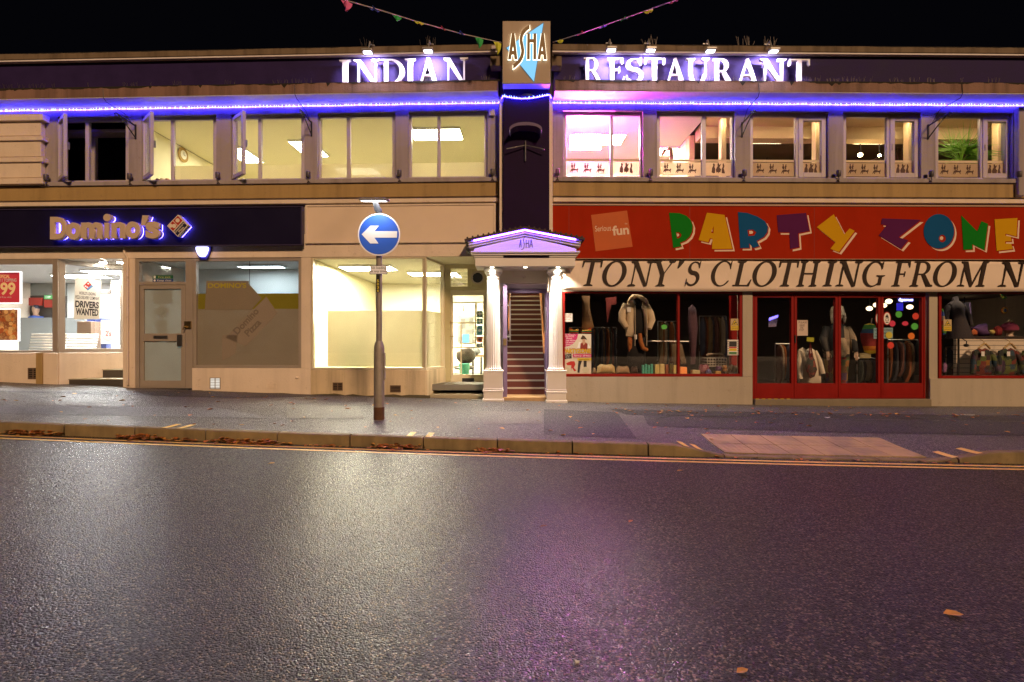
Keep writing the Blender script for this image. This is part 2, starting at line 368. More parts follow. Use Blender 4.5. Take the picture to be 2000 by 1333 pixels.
def grid(xs, ys_fn, zf, name, mat, kind='structure', label=None):
    mb = MB(FW); n = None; vs = []
    for x in xs:
        ys = ys_fn(x); n = len(ys)
        for y in ys: vs.append((x, zf(x, y), y))
    fs = [(i * n + j, (i + 1) * n + j, (i + 1) * n + j + 1, i * n + j + 1) for i in range(len(xs) - 1) for j in range(n - 1)]
    mb.add(vs, fs); o = mb.build(name, mat, smooth=True, base=(0, 0, 0)); o['kind'] = kind
    if label: o['label'] = label
    return o
def lin(a, b, n): return [a + (b - a) * i / n for i in range(n + 1)]
XS = lin(-32, -8, 24) + lin(-7.75, 7.75, 110)[0:] + lin(8.2, 32, 24)
o = grid(XS, lambda x: lin(-25, 2, 12) + lin(2.4, kerb_y(x) + .15, 20), lambda x, y: zg(x), 'road', m_road, label='wide wet dark asphalt road with a coarse glittering surface')
o = grid(XS, lambda x: lin(kerb_y(x) + .118, kerb_y(x) + 1.8, 14) + lin(kerb_y(x) + 2.0, 12.5, 20), pav_z, 'pavement', m_pav, label='grey tarmac pavement sloping along the shop fronts')
o = grid(lin(-45, 45, 20), lambda x: lin(-60, 60, 20), lambda x, y: zg(x) - .35, 'ground', m_pav, label='ground under the street')

# kerb: stones 915 mm long with open joints
m_kerb = M('kerb_concrete', (.215, .16, .08), .75, var=.6, vs=4, bmp=.5, bs=90, streak=.6, dirt=(.07, .05, .03), spec=.3)
mb = MB(FW); x = -20.3
while x < 20:
    x1 = x + .898; sub = 6; a = []
    j = random.uniform(-.006, .006)
    for i in range(sub + 1):
        t = x + (x1 - x) * i / sub; y = kerb_y(t) + j; z = kerb_z(t); zb = zg(t) - .12
        a += [(t, zb, y - .006), (t, z - .018, y), (t, z - .004, y + .012), (t, z, y + .03), (t, z, y + .125), (t, zb, y + .125)]
    fs = [(i * 6 + k, i * 6 + (k + 1) % 6, (i + 1) * 6 + (k + 1) % 6, (i + 1) * 6 + k) for i in range(sub) for k in range(6)] + [tuple(range(6)), tuple(range(sub * 6, sub * 6 + 6))[::-1]]
    mb.add(a, fs); x += .915
o = mb.build('kerb', m_kerb, smooth=True, base=(0, 0, 0)); o['kind'] = 'structure'; o['label'] = 'grimy concrete kerb stones along the road edge'

# painted lines
m_yel = M('road_paint_yellow', (.78, .52, .12), .5, var=.25, vs=14, dirt=(.08, .06, .04), bmp=.5, bs=120)
XL = lin(-20, 20, 160)
for off in (.16, .31):
    o = grid(XL, lambda x: [kerb_y(x) - off - .031, kerb_y(x) - off + .031], lambda x, y: zg(x) + .004, 'road_marking', m_yel, label='thin yellow no waiting line painted along the kerb')
for px, py in ((308, 822), (338, 825), (795, 838), (832, 840), (1326, 866), (1352, 872), (1822, 886), (1866, 884)):
    x = (px - CX) / F * 6.4
    o = grid(lin(x, x + .075, 2), lambda t: lin(kerb_y(t) + .03, kerb_y(t) + .32, 6), lambda t, y: (kerb_z(t) if y < kerb_y(t) + .13 else pav_z(t, y)) + .006, 'road_marking', m_yel, label='short yellow loading mark across the kerb top')

# repaired areas of the pavement, 4 mm proud of the tarmac below
def patch(corners, mat, label):
    """four corners in picture order: near-left, near-right, far-right, far-left (x, y on the ground)"""
    a, b, c, d = corners
    n, m = max(4, int(abs(b[0] - a[0]) / .12)), 10; vs = []
    for i in range(n + 1):
        s = i / n; p0 = (a[0] + (b[0] - a[0]) * s, a[1] + (b[1] - a[1]) * s); p1 = (d[0] + (c[0] - d[0]) * s, d[1] + (c[1] - d[1]) * s)
        for j in range(m + 1):
            t = j / m; x, y = p0[0] + (p1[0] - p0[0]) * t, p0[1] + (p1[1] - p0[1]) * t; vs.append((x, pav_z(x, y) + .005, y))
    fs = [(i * (m + 1) + j, (i + 1) * (m + 1) + j, (i + 1) * (m + 1) + j + 1, i * (m + 1) + j + 1) for i in range(n) for j in range(m)]
    mb = MB(FW).add(vs, fs); o = mb.build('pavement_patch', mat, smooth=True, base=(0, 0, 0)); o['kind'] = 'structure'; o['label'] = label
def gx(px, py):      # picture point on the pavement
    y = 8.0
    for _ in range(12):
        x = (px - CX) / F * y; y = (CAMZ - pav_z(x, y)) * F / max(1, (py - CY))
        y = max(5.5, min(12.4, y))
    return ((px - CX) / F * y, y)
patch([gx(1062, 850), gx(1243, 857), gx(1205, 806), gx(1062, 800)], m_patch_dark, 'fresh dark tarmac patch in front of the columned entrance')
patch([gx(945, 829), gx(1060, 829), gx(1058, 806), gx(925, 804)], m_patch_warm, 'worn rectangular tarmac patch before the steps')
patch([gx(560, 818), gx(712, 818), gx(700, 795), gx(560, 790)], m_patch_warm, 'old greenish tarmac patch beside the sign pole')
patch([(1.95, 8.62), (11.5, 8.35), (11.5, 9.0), (1.75, 9.25)], m_patch_dark, 'long dark trench reinstatement along the clothing shop')
patch([(2.0, 7.5), (9.5, 6.95), (9.5, 8.3), (2.2, 8.58)], m_patch_dark, 'broad dark resurfaced strip behind the tactile paving')
patch([gx(-60, 806), gx(540, 818), gx(420, 796), gx(-60, 792)], m_patch_blue, 'pale worn tarmac strip along the left kerb')
patch([(-9.6, 9.15), (-5.2, 9.5), (-3.4, 10.25), (-6.2, 10.3)], m_patch_dark, 'dark tarmac repair below the frosted shop window')

# tactile paving: two rows of blistered slabs
def tactile():
    m, nt, out = nodes('tactile_slab'); v = pos(nt); b = nt.nodes.new('ShaderNodeBsdfPrincipled')
    c = mixc(nt, noise(nt, v, 6, 5), (.30, .205, .075), (.43, .31, .13)); c = mixc(nt, ramp(nt, noise(nt, v, 2.2, 4), [(.42, 0.0), (.62, .7)]), c, (.16, .12, .07))
    lk(nt, c, b.inputs['Base Color']); b.inputs['Roughness'].default_value = .65
    vo = nt.nodes.new('ShaderNodeTexVoronoi'); vo.inputs['Randomness'].default_value = 0; vo.inputs['Scale'].default_value = 15; lk(nt, v, vo.inputs['Vector'])
    h = ramp(nt, vo.outputs['Distance'], [(.2, 1.0), (.42, 0.0)]); lk(nt, bump(nt, h, .9, .006), b.inputs['Normal'])
    lk(nt, b.outputs[0], out.inputs[0]); return m
m_tac = tactile(); mb = MB(FW)
for r_ in range(2):
    for k in range(6):
        x0 = 2.62 + k * .405; vs = []
        e = .005
        for xx in (x0 + e, x0 + .405 - e):
            ya = kerb_y(xx) + .13 + r_ * .405
            for yy in (ya + e, ya + .405 - e): vs.append((xx, pav_z(xx, yy) + .012, yy))
        lo = [(q[0], q[1] - .04, q[2]) for q in vs]
        mb.add(vs + lo, [(0, 2, 3, 1), (0, 4, 6, 2), (2, 6, 7, 3), (3, 7, 5, 1), (1, 5, 4, 0)])
o = mb.build('tactile_paving', m_tac, base=(0, 0, 0)); o['kind'] = 'structure'; o['label'] = 'buff tactile paving slabs at the lowered kerb'

# fallen leaves
m_leaf = []
for nm, c in (('leaf_rust', (.46, .15, .035)), ('leaf_brown', (.28, .12, .04)), ('leaf_gold', (.62, .32, .07))):
    m_leaf.append(M(nm, c, .6, var=.35, vs=30))
def leaf(vs, fs, x, y, z, L, rot, tilt, curl):
    k = len(vs); W = L * random.uniform(.45, .75)
    prof = [(-.5, 0, 0), (-.2, .5, .3), (.2, .42, .25), (.5, 0, .1), (.2, -.42, .25), (-.2, -.5, .3), (0, 0, 0)]
    ca, sa = math.cos(rot), math.sin(rot)
    for a, b, c in prof:
        lx, ly = a * L, b * W; lz = c * curl * L + (a * math.sin(tilt)) * L * .5 + abs(math.sin(tilt)) * L * .25
        vs.append((x + lx * ca - ly * sa, z + lz + .004, y + lx * sa + ly * ca))
    for i in range(6): fs.append((k + i, k + (i + 1) % 6, k + 6))
def heap(name, label, spots, n, hf, mat, seed):
    random.seed(seed); vs, fs = [], []
    for _ in range(n):
        x, y, s = spots(); z = hf(x, y) + random.random() * s
        leaf(vs, fs, x, y, z, random.uniform(.045, .095), random.random() * 6.3, random.uniform(-.4, .4), random.uniform(.1, .6))
    o = MB(FW).add(vs, fs).build(name, mat, base=(0, 0, 0)); o['kind'] = 'stuff'; o['label'] = label
ranges = [(-6.6, -5.6, 110), (-5.05, -4.25, 100), (-3.9, -2.65, 130), (-1.8, -1.0, 120), (-.55, .05, 90), (-4.3, -3.9, 20), (-7.5, -6.6, 60), (-2.6, -1.9, 20), (.2, 1.6, 12), (1.6, 6.5, 22)]
tot = sum(r_[2] for r_ in ranges)
def gut():
    q = random.uniform(0, tot)
    for a, b, c in ranges:
        if q < c: break
        q -= c
    x = random.triangular(a, b); d = min(.14, abs(random.gauss(0, .055))); dens = min(1, c / 90 / (b - a))
    return x, kerb_y(x) - .02 - d, max(0, .05 - d * .35) * dens
for i, mt in enumerate(m_leaf): heap('gutter_leaves', 'drift of wet autumn leaves lying in the gutter', gut, (240, 220, 150)[i], lambda x, y: zg(x), mt, 40 + i)
def scat():
    if random.random() < .55:
        x = random.uniform(1.7, 9.5); return x, random.gauss(9.0, .14) if random.random() < .6 else random.uniform(7.2, 10.1), .0
    x = random.uniform(-8.5, 3); return x, random.uniform(kerb_y(x) + .3, 10.1), .0
for i, mt in enumerate(m_leaf): heap('scattered_leaves', 'dead leaves scattered over the pavement', scat, (110, 90, 50)[i], lambda x, y: pav_z(x, y) + .006, mt, 50 + i)
# the larger single leaves on the road
def road_pt(px, py):
    y = 4.0
    for _ in range(10): y = (CAMZ - zg((px - CX) / F * y)) * F / (py - CY)
    return ((px - CX) / F * y, y)
for px, py, L, rot, mi, lab in ((1862, 1203, .085, -.35, 2, 'large golden leaf lying alone on the road at the right'), (1450, 1314, .055, .25, 2, 'slim yellow leaf on the asphalt nearest the camera'),
        (530, 907, .075, .1, 2, 'small orange leaf on the road below the frosted shop window'), (1062, 1030, .06, .2, 1, 'brown leaf on the road in front of the columned entrance'),
        (1328, 921, .07, .05, 2, 'tan leaf near the yellow lines below the jacket display'), (1232, 1020, .05, .8, 0, 'rust leaf on the road right of the pink reflection')):
    x, y = road_pt(px, py); vs, fs = [], []; random.seed(px)
    leaf(vs, fs, x, y, zg(x), L, rot, .15, .35)
    vs2 = vs[:]; 
    o = MB(FW).add(vs, fs).build('fallen_leaf', m_leaf[mi]); props(o, lab, 'leaf', 'single leaves on the road')
m_paper = M('paper_scrap', (.7, .68, .66), .8, var=.05)
for px, py, dx, dy, rot, lab in ((1616, 817, .07, .05, .5, 'white scrap of paper on the pavement behind the tactile slabs'), (365, 853, .26, .012, -.15, 'white straw lying by the gutter leaves below the glass door'), (1890, 812, .22, .014, -.12, 'white stick lying on the pavement at the far right'), (1127, 1296, .018, .012, .3, 'pinkish crumpled scrap in the purple reflection')):
    (x, y) = gx(px, py) if py < 845 else road_pt(px, py); z = (pav_z(x, y) + .008) if py < 845 else zg(x) + .004
    ca, sa = math.cos(rot), math.sin(rot); q = [(-dx / 2, -dy / 2), (dx / 2, -dy / 2), (dx * .3, dy / 2), (-dx / 2, dy / 2)]
    mb = MB(FW); P = [(x + a * ca - b * sa, y + a * sa + b * ca) for a, b in q]
    mb.add([(a, z, b) for a, b in P] + [(a, z + .004 + .006 * (i % 2), b) for i, (a, b) in enumerate(P)], [(0, 1, 2, 3), (4, 5, 6, 7), (0, 1, 5, 4), (1, 2, 6, 5), (2, 3, 7, 6), (3, 0, 4, 7)])
    o = mb.build('litter', m_paper); props(o, lab, 'litter', 'litter on the street')
# ================================================================ BUILDINGS
m_cream = M('dimmed_cream_render', (.36, .31, .31), .7, var=.14, vs=2, bmp=.25, bs=40, streak=.5, dirt=(.20, .13, .07), spec=.3)  # darker, greyer upper walls: weaker street light upstairs put into the colour
m_cream2 = M('cream_masonry_paint', (.76, .64, .51), .65, var=.12, vs=2.0, bmp=.45, bs=35, streak=.16, dirt=(.26, .17, .10), spec=.3)
m_tan = M('tan_render', (.40, .27, .11), .7, var=.14, vs=2, bmp=.3, bs=40, streak=.4, dirt=(.14, .08, .03), spec=.3)
m_coping = M('weathered_dimmed_concrete', (.19, .14, .09), .8, var=.25, vs=3, bmp=.6, bs=40, streak=.8, dirt=(.06, .04, .025), spec=.25)  # base colour lowered to imitate weak street light high up; streaks are weathering
m_ledge = M('stained_ledge', (.25, .15, .115), .8, var=.2, vs=3, bmp=.6, bs=40, streak=.85, dirt=(.05, .035, .025), spec=.25)
m_navy = M('purple_fascia', (.030, .019, .078), .65, var=.35, vs=3, bmp=.3, bs=30, dirt=(.03, .02, .04), spec=.1)
m_purple = M('dark_purple_paint', (.020, .009, .036), .6, var=.25, vs=2, bmp=.2, bs=30, spec=.05)
m_soffit = M('white_soffit', (.74, .70, .70), .6, var=.08, vs=1.5, bmp=.2, bs=30, streak=.15, dirt=(.3, .25, .25))
m_upvc = M('white_window_frame', (.50, .44, .45), .4, var=.06, vs=4, spec=.5, streak=.12, dirt=(.35, .28, .24))
m_alu = M('grey_aluminium', (.40, .34, .28), .42, .25, var=.08, vs=5, spec=.5)
m_creamframe = M('cream_gloss_frame', (.62, .54, .38), .4, var=.08, vs=4, dirt=(.3, .22, .12))
m_red = M('red_gloss_frame', (.25, .009, .006), .5, var=.15, vs=4, spec=.15, streak=.2, dirt=(.12, .01, .01))
m_greyp = M('grey_masonry_paint', (.46, .40, .31), .7, var=.10, vs=2, bmp=.4, bs=35, streak=.25, dirt=(.2, .15, .10))
m_white = M('white_gloss_paint', (.80, .76, .72), .4, var=.04, vs=4, spec=.5)
m_dark = M('dark_interior', (.035, .022, .018), .7, var=.2)
m_roofm = M('roof_felt', (.05, .05, .055), .9)
m_glass = GLASS('window_glass', .035); m_glassd = GLASS('shop_glass', .03)
m_officef = M('pale_office_floor', (.55, .50, .38), .6)
m_office = M('office_wall_paint', (.82, .77, .56), .8, var=.05); m_officec = M('office_ceiling_paint', (.80, .75, .52), .85, var=.05, vs=1)
m_bright = M('white_shop_wall', (.80, .80, .78), .6, var=.03)
m_shopcream = M('cream_shop_wall', (.84, .80, .64), .8, var=.04)
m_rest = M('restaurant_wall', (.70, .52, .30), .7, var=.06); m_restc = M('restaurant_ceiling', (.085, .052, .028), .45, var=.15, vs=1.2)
m_filmw = FILM('frosted_band', (.92, .88, .66), .10, .60); m_filmr = FILM('frosted_etched_band', (.85, .68, .48), .18, .45)
m_filmg = FILM('grey_printed_film', (.40, .35, .27), .06, .35); m_filmd = FILM('frosted_door_film', (.66, .72, .70), .08, .55)
m_filmb = FILM('beige_screen_film', (.70, .66, .48), .05, .50)
m_etch = M('etched_figure', (.10, .045, .035), .6); m_etchl = M('etched_figure_pale', (.85, .7, .45), .6)
m_steel = M('brushed_steel', (.6, .58, .55), .3, 1.0, var=.05); m_black = M('black_plastic', (.02, .02, .022), .45, var=.1)
m_brass = M('old_brass', (.45, .33, .15), .35, 1.0)

ZC1, ZC0, ZL1, ZL0, ZH, ZS1, ZS0 = 7.17, 7.046, 6.38, 6.16, 5.987, 4.64, 4.555
ZSP, ZSG, ZST = 4.27, 4.233, 4.15

def part(mb, name, mat, par, bev=0.0, **k): return mb.build(name, mat, par, bevel=bev, **k)
def ring(mb, u0, u1, z0, z1, n0, n1, wl, wr=None, wb=None, wt=None):
    wr = wl if wr is None else wr; wb = wl if wb is None else wb; wt = wl if wt is None else wt
    mb.box(u0, u0 + wl, z0, z1, n0, n1); mb.box(u1 - wr, u1, z0, z1, n0, n1)
    mb.box(u0 + wl, u1 - wr, z0, z0 + wb, n0, n1); mb.box(u0 + wl, u1 - wr, z1 - wt, z1, n0, n1); return mb

# a mounted rider with a second figure, and a group of three standing figures, as printed on the etched band
RIDER = [[(.10, .30), (.22, .42), (.45, .44), (.72, .36), (.86, .38), (.95, .50), (.99, .30), (.90, .22), (.93, .05), (.86, .04), (.80, .20), (.62, .24), (.50, .20), (.36, .22), (.30, .08), (.22, .0), (.20, .10), (.27, .22), (.12, .14), (.04, .02), (.0, .10), (.08, .22)],
         [(.20, .46), (.34, .46), (.40, .60), (.36, .74), (.28, .80), (.30, .92), (.24, 1.0), (.16, .93), (.19, .80), (.10, .68), (.14, .54)],
         [(.46, .47), (.60, .46), (.58, .66), (.66, .72), (.60, .84), (.62, .96), (.54, .97), (.50, .84), (.42, .72)]]
GROUP3 = [[(.0, .10), (.14, .02), (.26, .05), (.28, .40), (.22, .62), (.26, .80), (.18, .95), (.10, .88), (.12, .70), (.04, .50)],
          [(.36, .08), (.46, .14), (.52, .0), (.56, .14), (.66, .10), (.72, .40), (.60, .56), (.66, .72), (.74, .92), (.60, .80), (.52, .98), (.44, .90), (.46, .66), (.38, .52), (.32, .34)],
          [(.76, .04), (.98, .0), (1.0, .12), (.92, .46), (.97, .70), (.90, .96), (.83, .88), (.84, .62), (.76, .40)]]
def figure(mb, shapes, u, z, wd, h, n):
    for s in shapes: mb.prism([(u + a * wd, z + b * h) for a, b in s], n - .0015, n)

def upper_window(bld, fr, x0, x1, m0, m1, opened, film, etched, sash_right, label=None):
    nf, nb = -.07, -.14; P = lambda x: fr.U(x, nf)
    u0, u1, a, b = P(x0), P(x1), P(m0), P(m1); z0, z1 = ZS1 + .004, ZH - .004; wd = .062
    mb = ring(MB(fr), u0, u1, z0, z1, nb, nf, wd); mb.box(a, b, z0 + wd, z1 - wd, nb, nf - .003)
    w_ = part(mb, 'window', m_upvc, bld, .006, label=label)
    lights = [(u0 + wd, a), (b, u1 - wd)]
    for i, (p, q) in enumerate(lights):
        if i == 0 and opened:
            ang = R(opened); ux = fr.ux * math.cos(ang) + fr.nr * math.sin(ang)
            s = Frame(fr.w(p - .01, 0, nf + .01), ux); L = q - p + .03
            mb = ring(MB(s), 0, L, z0 + wd - .02, z1 - wd + .02, -.03, .03, .075); sh = part(mb, 'sash', m_upvc, w_, .006)
            MB(s).box(.07, L - .07, z0 + wd + .05, z1 - wd - .05, -.006, .0).build('pane', m_glass, w_)
            MB(s).box(L - .055, L - .03, (z0 + z1) / 2 - .07, (z0 + z1) / 2 + .07, -.075, -.031).build('window_handle', m_steel, w_, bevel=.005)
            continue
        e = 0.0
        if i == 1 and sash_right:
            e = .085; part(ring(MB(fr), p - .012, q + .012, z0 + wd - .012, z1 - wd + .012, nb + .01, nf + .014, e + .012), 'sash', m_upvc, w_, .006)
            MB(fr).box(p + .02, p + .045, (z0 + z1) / 2 - .06, (z0 + z1) / 2 + .06, nf + .0145, nf + .03).build('window_handle', m_upvc, w_)
        MB(fr).box(p + e, q - e, z0 + wd + e, z1 - wd - e, -.112, -.106).build('pane', m_glass, w_)
        if film:
            zt = fr.Z(900, 318, -.12)
            MB(fr).box(p + e, q - e, z0 + wd + e, zt, -.122, -.117).build('frosted_film', m_filmw, w_)
        if etched:
            zt, zb = 5.065, 4.735
            MB(fr).box(p + e, q - e, zt - .045, zt, -.123, -.118).build('film_border', m_etchl, w_)
            MB(fr).box(p + e, q - e, zb, zt - .058, -.122, -.117).build('frosted_film', m_filmr, w_)
            mb = MB(fr); W = q - p - 2 * e
            if i == etched[1]: figure(mb, GROUP3, p + e + W / 2 - .135, zb + .045, .27, .22, -.1135)
            else:
                for k in range(3): figure(mb, RIDER, p + e + W * (.17 + .30 * k) - .07, zb + .05 - .004 * k, .17, .205, -.1135)
            mb.build('etched_figures', m_etch, w_)
    return w_

# ---------------------------------------------------------------- left wing
BL = thing('shop_building', 'long cream rendered two storey shop terrace left of the dark purple pillar', 'building', tuple(FL.w(-5, .3, 0)))
UL0, UL1 = -14.0, -.26
mb = MB(FL)
mb.box(UL0, UL1, ZH, ZL0, -.25, 0)                                            # lintel
mb.box(UL0, UL1, ZSP - .9, ZSP, -.25, -.03); mb.box(UL0, UL1, ZSP, ZS0, -.25, .02)   # wall and spandrel below the sill
for a, b in ((-500, 112), (251, 277), (422, 451), (594, 620), (772, 798), (952, 976)):
    mb.box(FL.U(a, 0), FL.U(b, 0), ZS0, ZH, -.25, 0)
part(mb, 'wall', m_cream, BL, .004)
part(MB(FL).box(UL0, UL1, ZSP + .004, ZS0 - .004, .02, .032), 'spandrel_panel', m_tan, BL, .004)
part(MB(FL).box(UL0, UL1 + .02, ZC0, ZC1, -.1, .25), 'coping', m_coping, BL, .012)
part(MB(FL).box(UL0, UL1 + .02, ZC0 - .03, ZC0 - .001, .10, .235), 'coping_soffit', m_soffit, BL)
part(MB(FL).box(UL0, UL1, ZL1 - .02, ZC0 - .03, -.1, .15), 'fascia', m_navy, BL)
part(MB(FL).box(UL0, UL1, ZL0 + .012, ZL1, -.1, .43), 'ledge', m_ledge, BL, .01)
part(MB(FL).box(UL0, UL1, ZL0, ZL0 + .010, -.1, .427), 'soffit', m_soffit, BL)
part(MB(FL).box(FL.U(80, .05), UL1, ZS0, ZS1, -.16, .07), 'sill', m_cream, BL, .008)
part(MB(FL).box(UL0, UL1, ZST, ZSG, -.03, .06), 'string_course', m_cream2, BL, .01)
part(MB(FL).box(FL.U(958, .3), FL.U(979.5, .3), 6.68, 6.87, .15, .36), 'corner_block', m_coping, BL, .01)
mb = MB(FL)                                                                   # banded pier at the far left
for y0, y1, n in ((222, 234, .16), (236, 264, .10), (266, 273, .14), (275, 305, .10), (307, 315, .14), (317, 346, .10), (348, 358, .14)):
    mb.box(FL.U(-60, .1), FL.U(80 if n < .12 else 83, n), FL.Z(60, y1 + 1.2, n), FL.Z(60, y0, n), 0, n)
part(mb, 'banded_pier', m_cream2, BL, .008)
part(MB(FL).box(UL0, UL1, 6.95, 7.03, -6, -.1), 'roof', m_roofm, BL)
mb = MB(FL).box(UL0, UL1, 0.0, 6.95, -6.2, -6.0).box(UL0 - .2, UL0, 0, 6.95, -6.2, 0).box(UL1 + .01, UL1 + .1, 3.3, 6.95, -6, -.26)
part(mb, 'back_wall', m_cream2, BL)
for i, (a, b, m0, m1, op) in enumerate(((112, 251, 166, 173, 37), (277, 422, 333, 339, 39), (451, 594, 504, 510, 38), (620, 772, 677, 684, 0), (798, 952, 854, 860, 0))):
    upper_window(BL, FL, a, b, m0, m1, op, i > 0, None, False)
# upstairs office: floor, ceiling, side walls
UO = FL.U(290, -.3) - .35
part(MB(FL).box(UL0, UL1, 3.55, 3.75, -6, -.26), 'floor', m_officef, BL)
part(MB(FL).box(UO, UL1, 6.08, 6.15, -6, -.26), 'ceiling', m_officec, BL)
part(MB(FL).box(UO - .1, UO, 3.76, 6.07, -6, -.27).box(UO + .01, UL1, 3.76, 6.07, -5.0, -4.9).box(UL1 - .05, UL1, 3.76, 6.07, -4.88, -.27), 'interior_wall', m_office, BL)
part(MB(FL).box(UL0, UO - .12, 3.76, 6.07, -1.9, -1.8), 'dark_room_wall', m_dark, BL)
part(MB(FL).box(FL.U(112, -.5), FL.U(262, -.4), 5.80, 5.86, -.6, -.3).box(FL.U(182, -.6), FL.U(190, -.6), 4.5, 5.8, -.62, -.55), 'blind_rail', m_upvc, BL)

# ground floor of the left wing
zb = lambda u: -0.3
ZBM0 = FL.Z(590, 503, 0)                                     # underside of the beam over the shop fronts
ZR1, ZR2, ZR3 = FL.Z(60, 690, 0), FL.Z(480, 719.5, 0), FL.Z(720, 723, 0)
part(MB(FL).box(UL0, FL.U(950, 0), ZBM0, 3.55, -.30, 0), 'beam', m_cream2, BL, .006)
uA, uB = FL.U(112, 0), FL.U(240, 0)
part(MB(FL).box(UL0, uA, zb(0), ZR1, -.25, 0), 'stall_riser', m_cream2, BL, .006)
part(MB(FL).box(FL.U(240, 0), FL.U(263, 0), zb(0), ZBM0 - .002, -1.5, -.001), 'pier', m_cream2, BL, .006)
part(MB(FL).box(FL.U(375, 0), FL.U(606.5, 0), zb(0), ZR2, -.25, 0), 'stall_riser', m_cream2, BL, .006)
part(MB(FL).box(FL.U(588, 0), FL.U(607, 0), ZR2 + .002, ZBM0 - .002, -.25, -.001), 'pier', m_cream2, BL, .006)
m_creamd = M('grimy_cream_render', (.66, .53, .34), .7, var=.15, vs=2.5, bmp=.4, bs=35, streak=.55, dirt=(.10, .065, .03))
part(MB(FL).box(FL.U(606.7, 0), FL.U(832, 0), zb(0), ZR3, -.25, -.004), 'stall_riser', m_creamd, BL, .006)
# far left window
def shopwin(bld, fr, u0, u1, z0, z1, n, wd, mat, gl, divs=(), name='shop_window', dep=.09, label=None):
    mb = ring(MB(fr), u0, u1, z0, z1, n - dep, n, *wd) if isinstance(wd, tuple) else ring(MB(fr), u0, u1, z0, z1, n - dep, n, wd)
    wl = wd[0] if isinstance(wd, tuple) else wd
    for d0, d1 in divs: mb.box(d0, d1, z0 + wl * .5, z1 - wl * .5, n - dep + .003, n - .003)
    o = part(mb, name, mat, bld, .004, label=label)
    MB(fr).box(u0 + wl * .5, u1 - wl * .5, z0 + wl * .5, z1 - wl * .5, n - dep * .62, n - dep * .55).build('pane', gl, o)
    return o
zt1 = ZBM0 - .004
W1 = shopwin(BL, FL, UL0, uA - .002, ZR1 + .004, zt1, -.01, (.09, .115, .05, .10), m_alu, m_glass)
# splayed window beside the recessed entrance
pA = FL.w(uA, 0, -.03); pB = FL.w(FL.U(242, -.9), 0, -.9)
FA = Frame(pA, pB - pA); LA = (pB - pA).length
WA = shopwin(BL, FA, 0.004, LA, ZR1 + .004, zt1, 0.0, (.10, .05, .09, .09), m_alu, m_glass)
part(MB(FA).box(.004, LA, zb(0), ZR1, -.2, .02), 'stall_riser', m_cream2, BL, .006)
m_step = M('worn_concrete_step', (.38, .33, .22), .7, var=.2, vs=5, bmp=.4, bs=50, dirt=(.12, .09, .05)); m_riser = M('dark_step_edge', (.07, .06, .05), .6)
zs1, zs2 = FL.Z(190, 740.5, -.12), FL.Z(220, 722, -.5)
part(MB(FL).box(FL.U(134, -.12), uB, zb(0), zs1 - .02, -1.4, -.13), 'step', m_riser, BL); part(MB(FL).box(FL.U(133, -.12), uB, zs1 - .018, zs1, -1.4, -.12), 'step_tread', m_step, BL, .004)
part(MB(FL).box(FL.U(200, -.5), uB, zs1 + .001, zs2 - .02, -1.4, -.51), 'step', m_riser, BL); part(MB(FL).box(FL.U(199, -.5), uB, zs2 - .018, zs2, -1.4, -.5), 'step_tread', m_step, BL, .004)
part(MB(FL).box(uA + .02, uB, zt1 + .001, zt1 + .0035, -1.3, -.001), 'recess_soffit', m_white, BL)
part(MB(FL).box(FL.U(228, -1.3), uB, zs2 + .001, zt1, -1.5, -1.4), 'recess_wall', m_bright, BL)
# glazed side door with transom
uD0, uD1 = FL.U(263, 0) + .002, FL.U(375, 0) - .002; zd0 = FL.Z(312, 758.5, -.06); zdt = FL.Z(312, 557, -.06)
dfr = part(ring(MB(FL), uD0, uD1, zd0, zt1, -.12, -.02, FL.U(271.5, -.02) - uD0, uD1 - FL.U(362, -.02), .02, .06).box(FL.U(271.6, -.02), FL.U(361.9, -.02), zdt, zdt + .06, -.118, -.022), 'door_frame', m_alu, BL, .004)
MB(FL).box(FL.U(272, -.06), FL.U(361, -.06), zdt + .06, zt1 - .06, -.075, -.07).build('transom_pane', m_glass, dfr)
l0, l1 = FL.U(273, -.03), FL.U(361, -.03); zmr0, zmr1 = FL.Z(312, 667, -.03), FL.Z(312, 652, -.03)
mb = ring(MB(FL), l0, l1, zd0 + .025, zdt - .006, -.095, -.035, .075, .085, .13, .08); mb.box(l0 + .075, l1 - .085, zmr0, zmr1, -.094, -.036)
dl = part(mb, 'door', m_alu, BL, .005)
MB(FL).box(l0 + .06, l1 - .07, zd0 + .1, zdt - .06, -.066, -.062).build('pane', m_glass, dl)
MB(FL).box(l0 + .06, l1 - .07, zd0 + .1, zdt - .06, -.078, -.073).build('frosted_film', m_filmd, dl)
MB(FL).box(FL.U(300, -.03), FL.U(328, -.03), FL.Z(312, 662, -.03), FL.Z(312, 656, -.03), -.036, -.022).build('letterbox', m_steel, dl, bevel=.003)
MB(FL).box(FL.U(346.5, -.03), FL.U(357, -.03), FL.Z(350, 677, -.03), FL.Z(350, 654, -.03), -.036, -.012).build('push_plate', m_steel, dl, bevel=.003)
mb = MB(FL).box(FL.U(360, 0), FL.U(373, 0), FL.Z(366, 642, 0), FL.Z(366, 628, 0), -.021, .012).tube([(FL.U(364, 0), FL.Z(364, 638, 0), .012), (FL.U(363.5, 0), FL.Z(364, 638, 0), .05), (FL.U(360, 0), FL.Z(360, 645, 0), .05)], .012)
mb.build('door_lock', m_brass, dl)
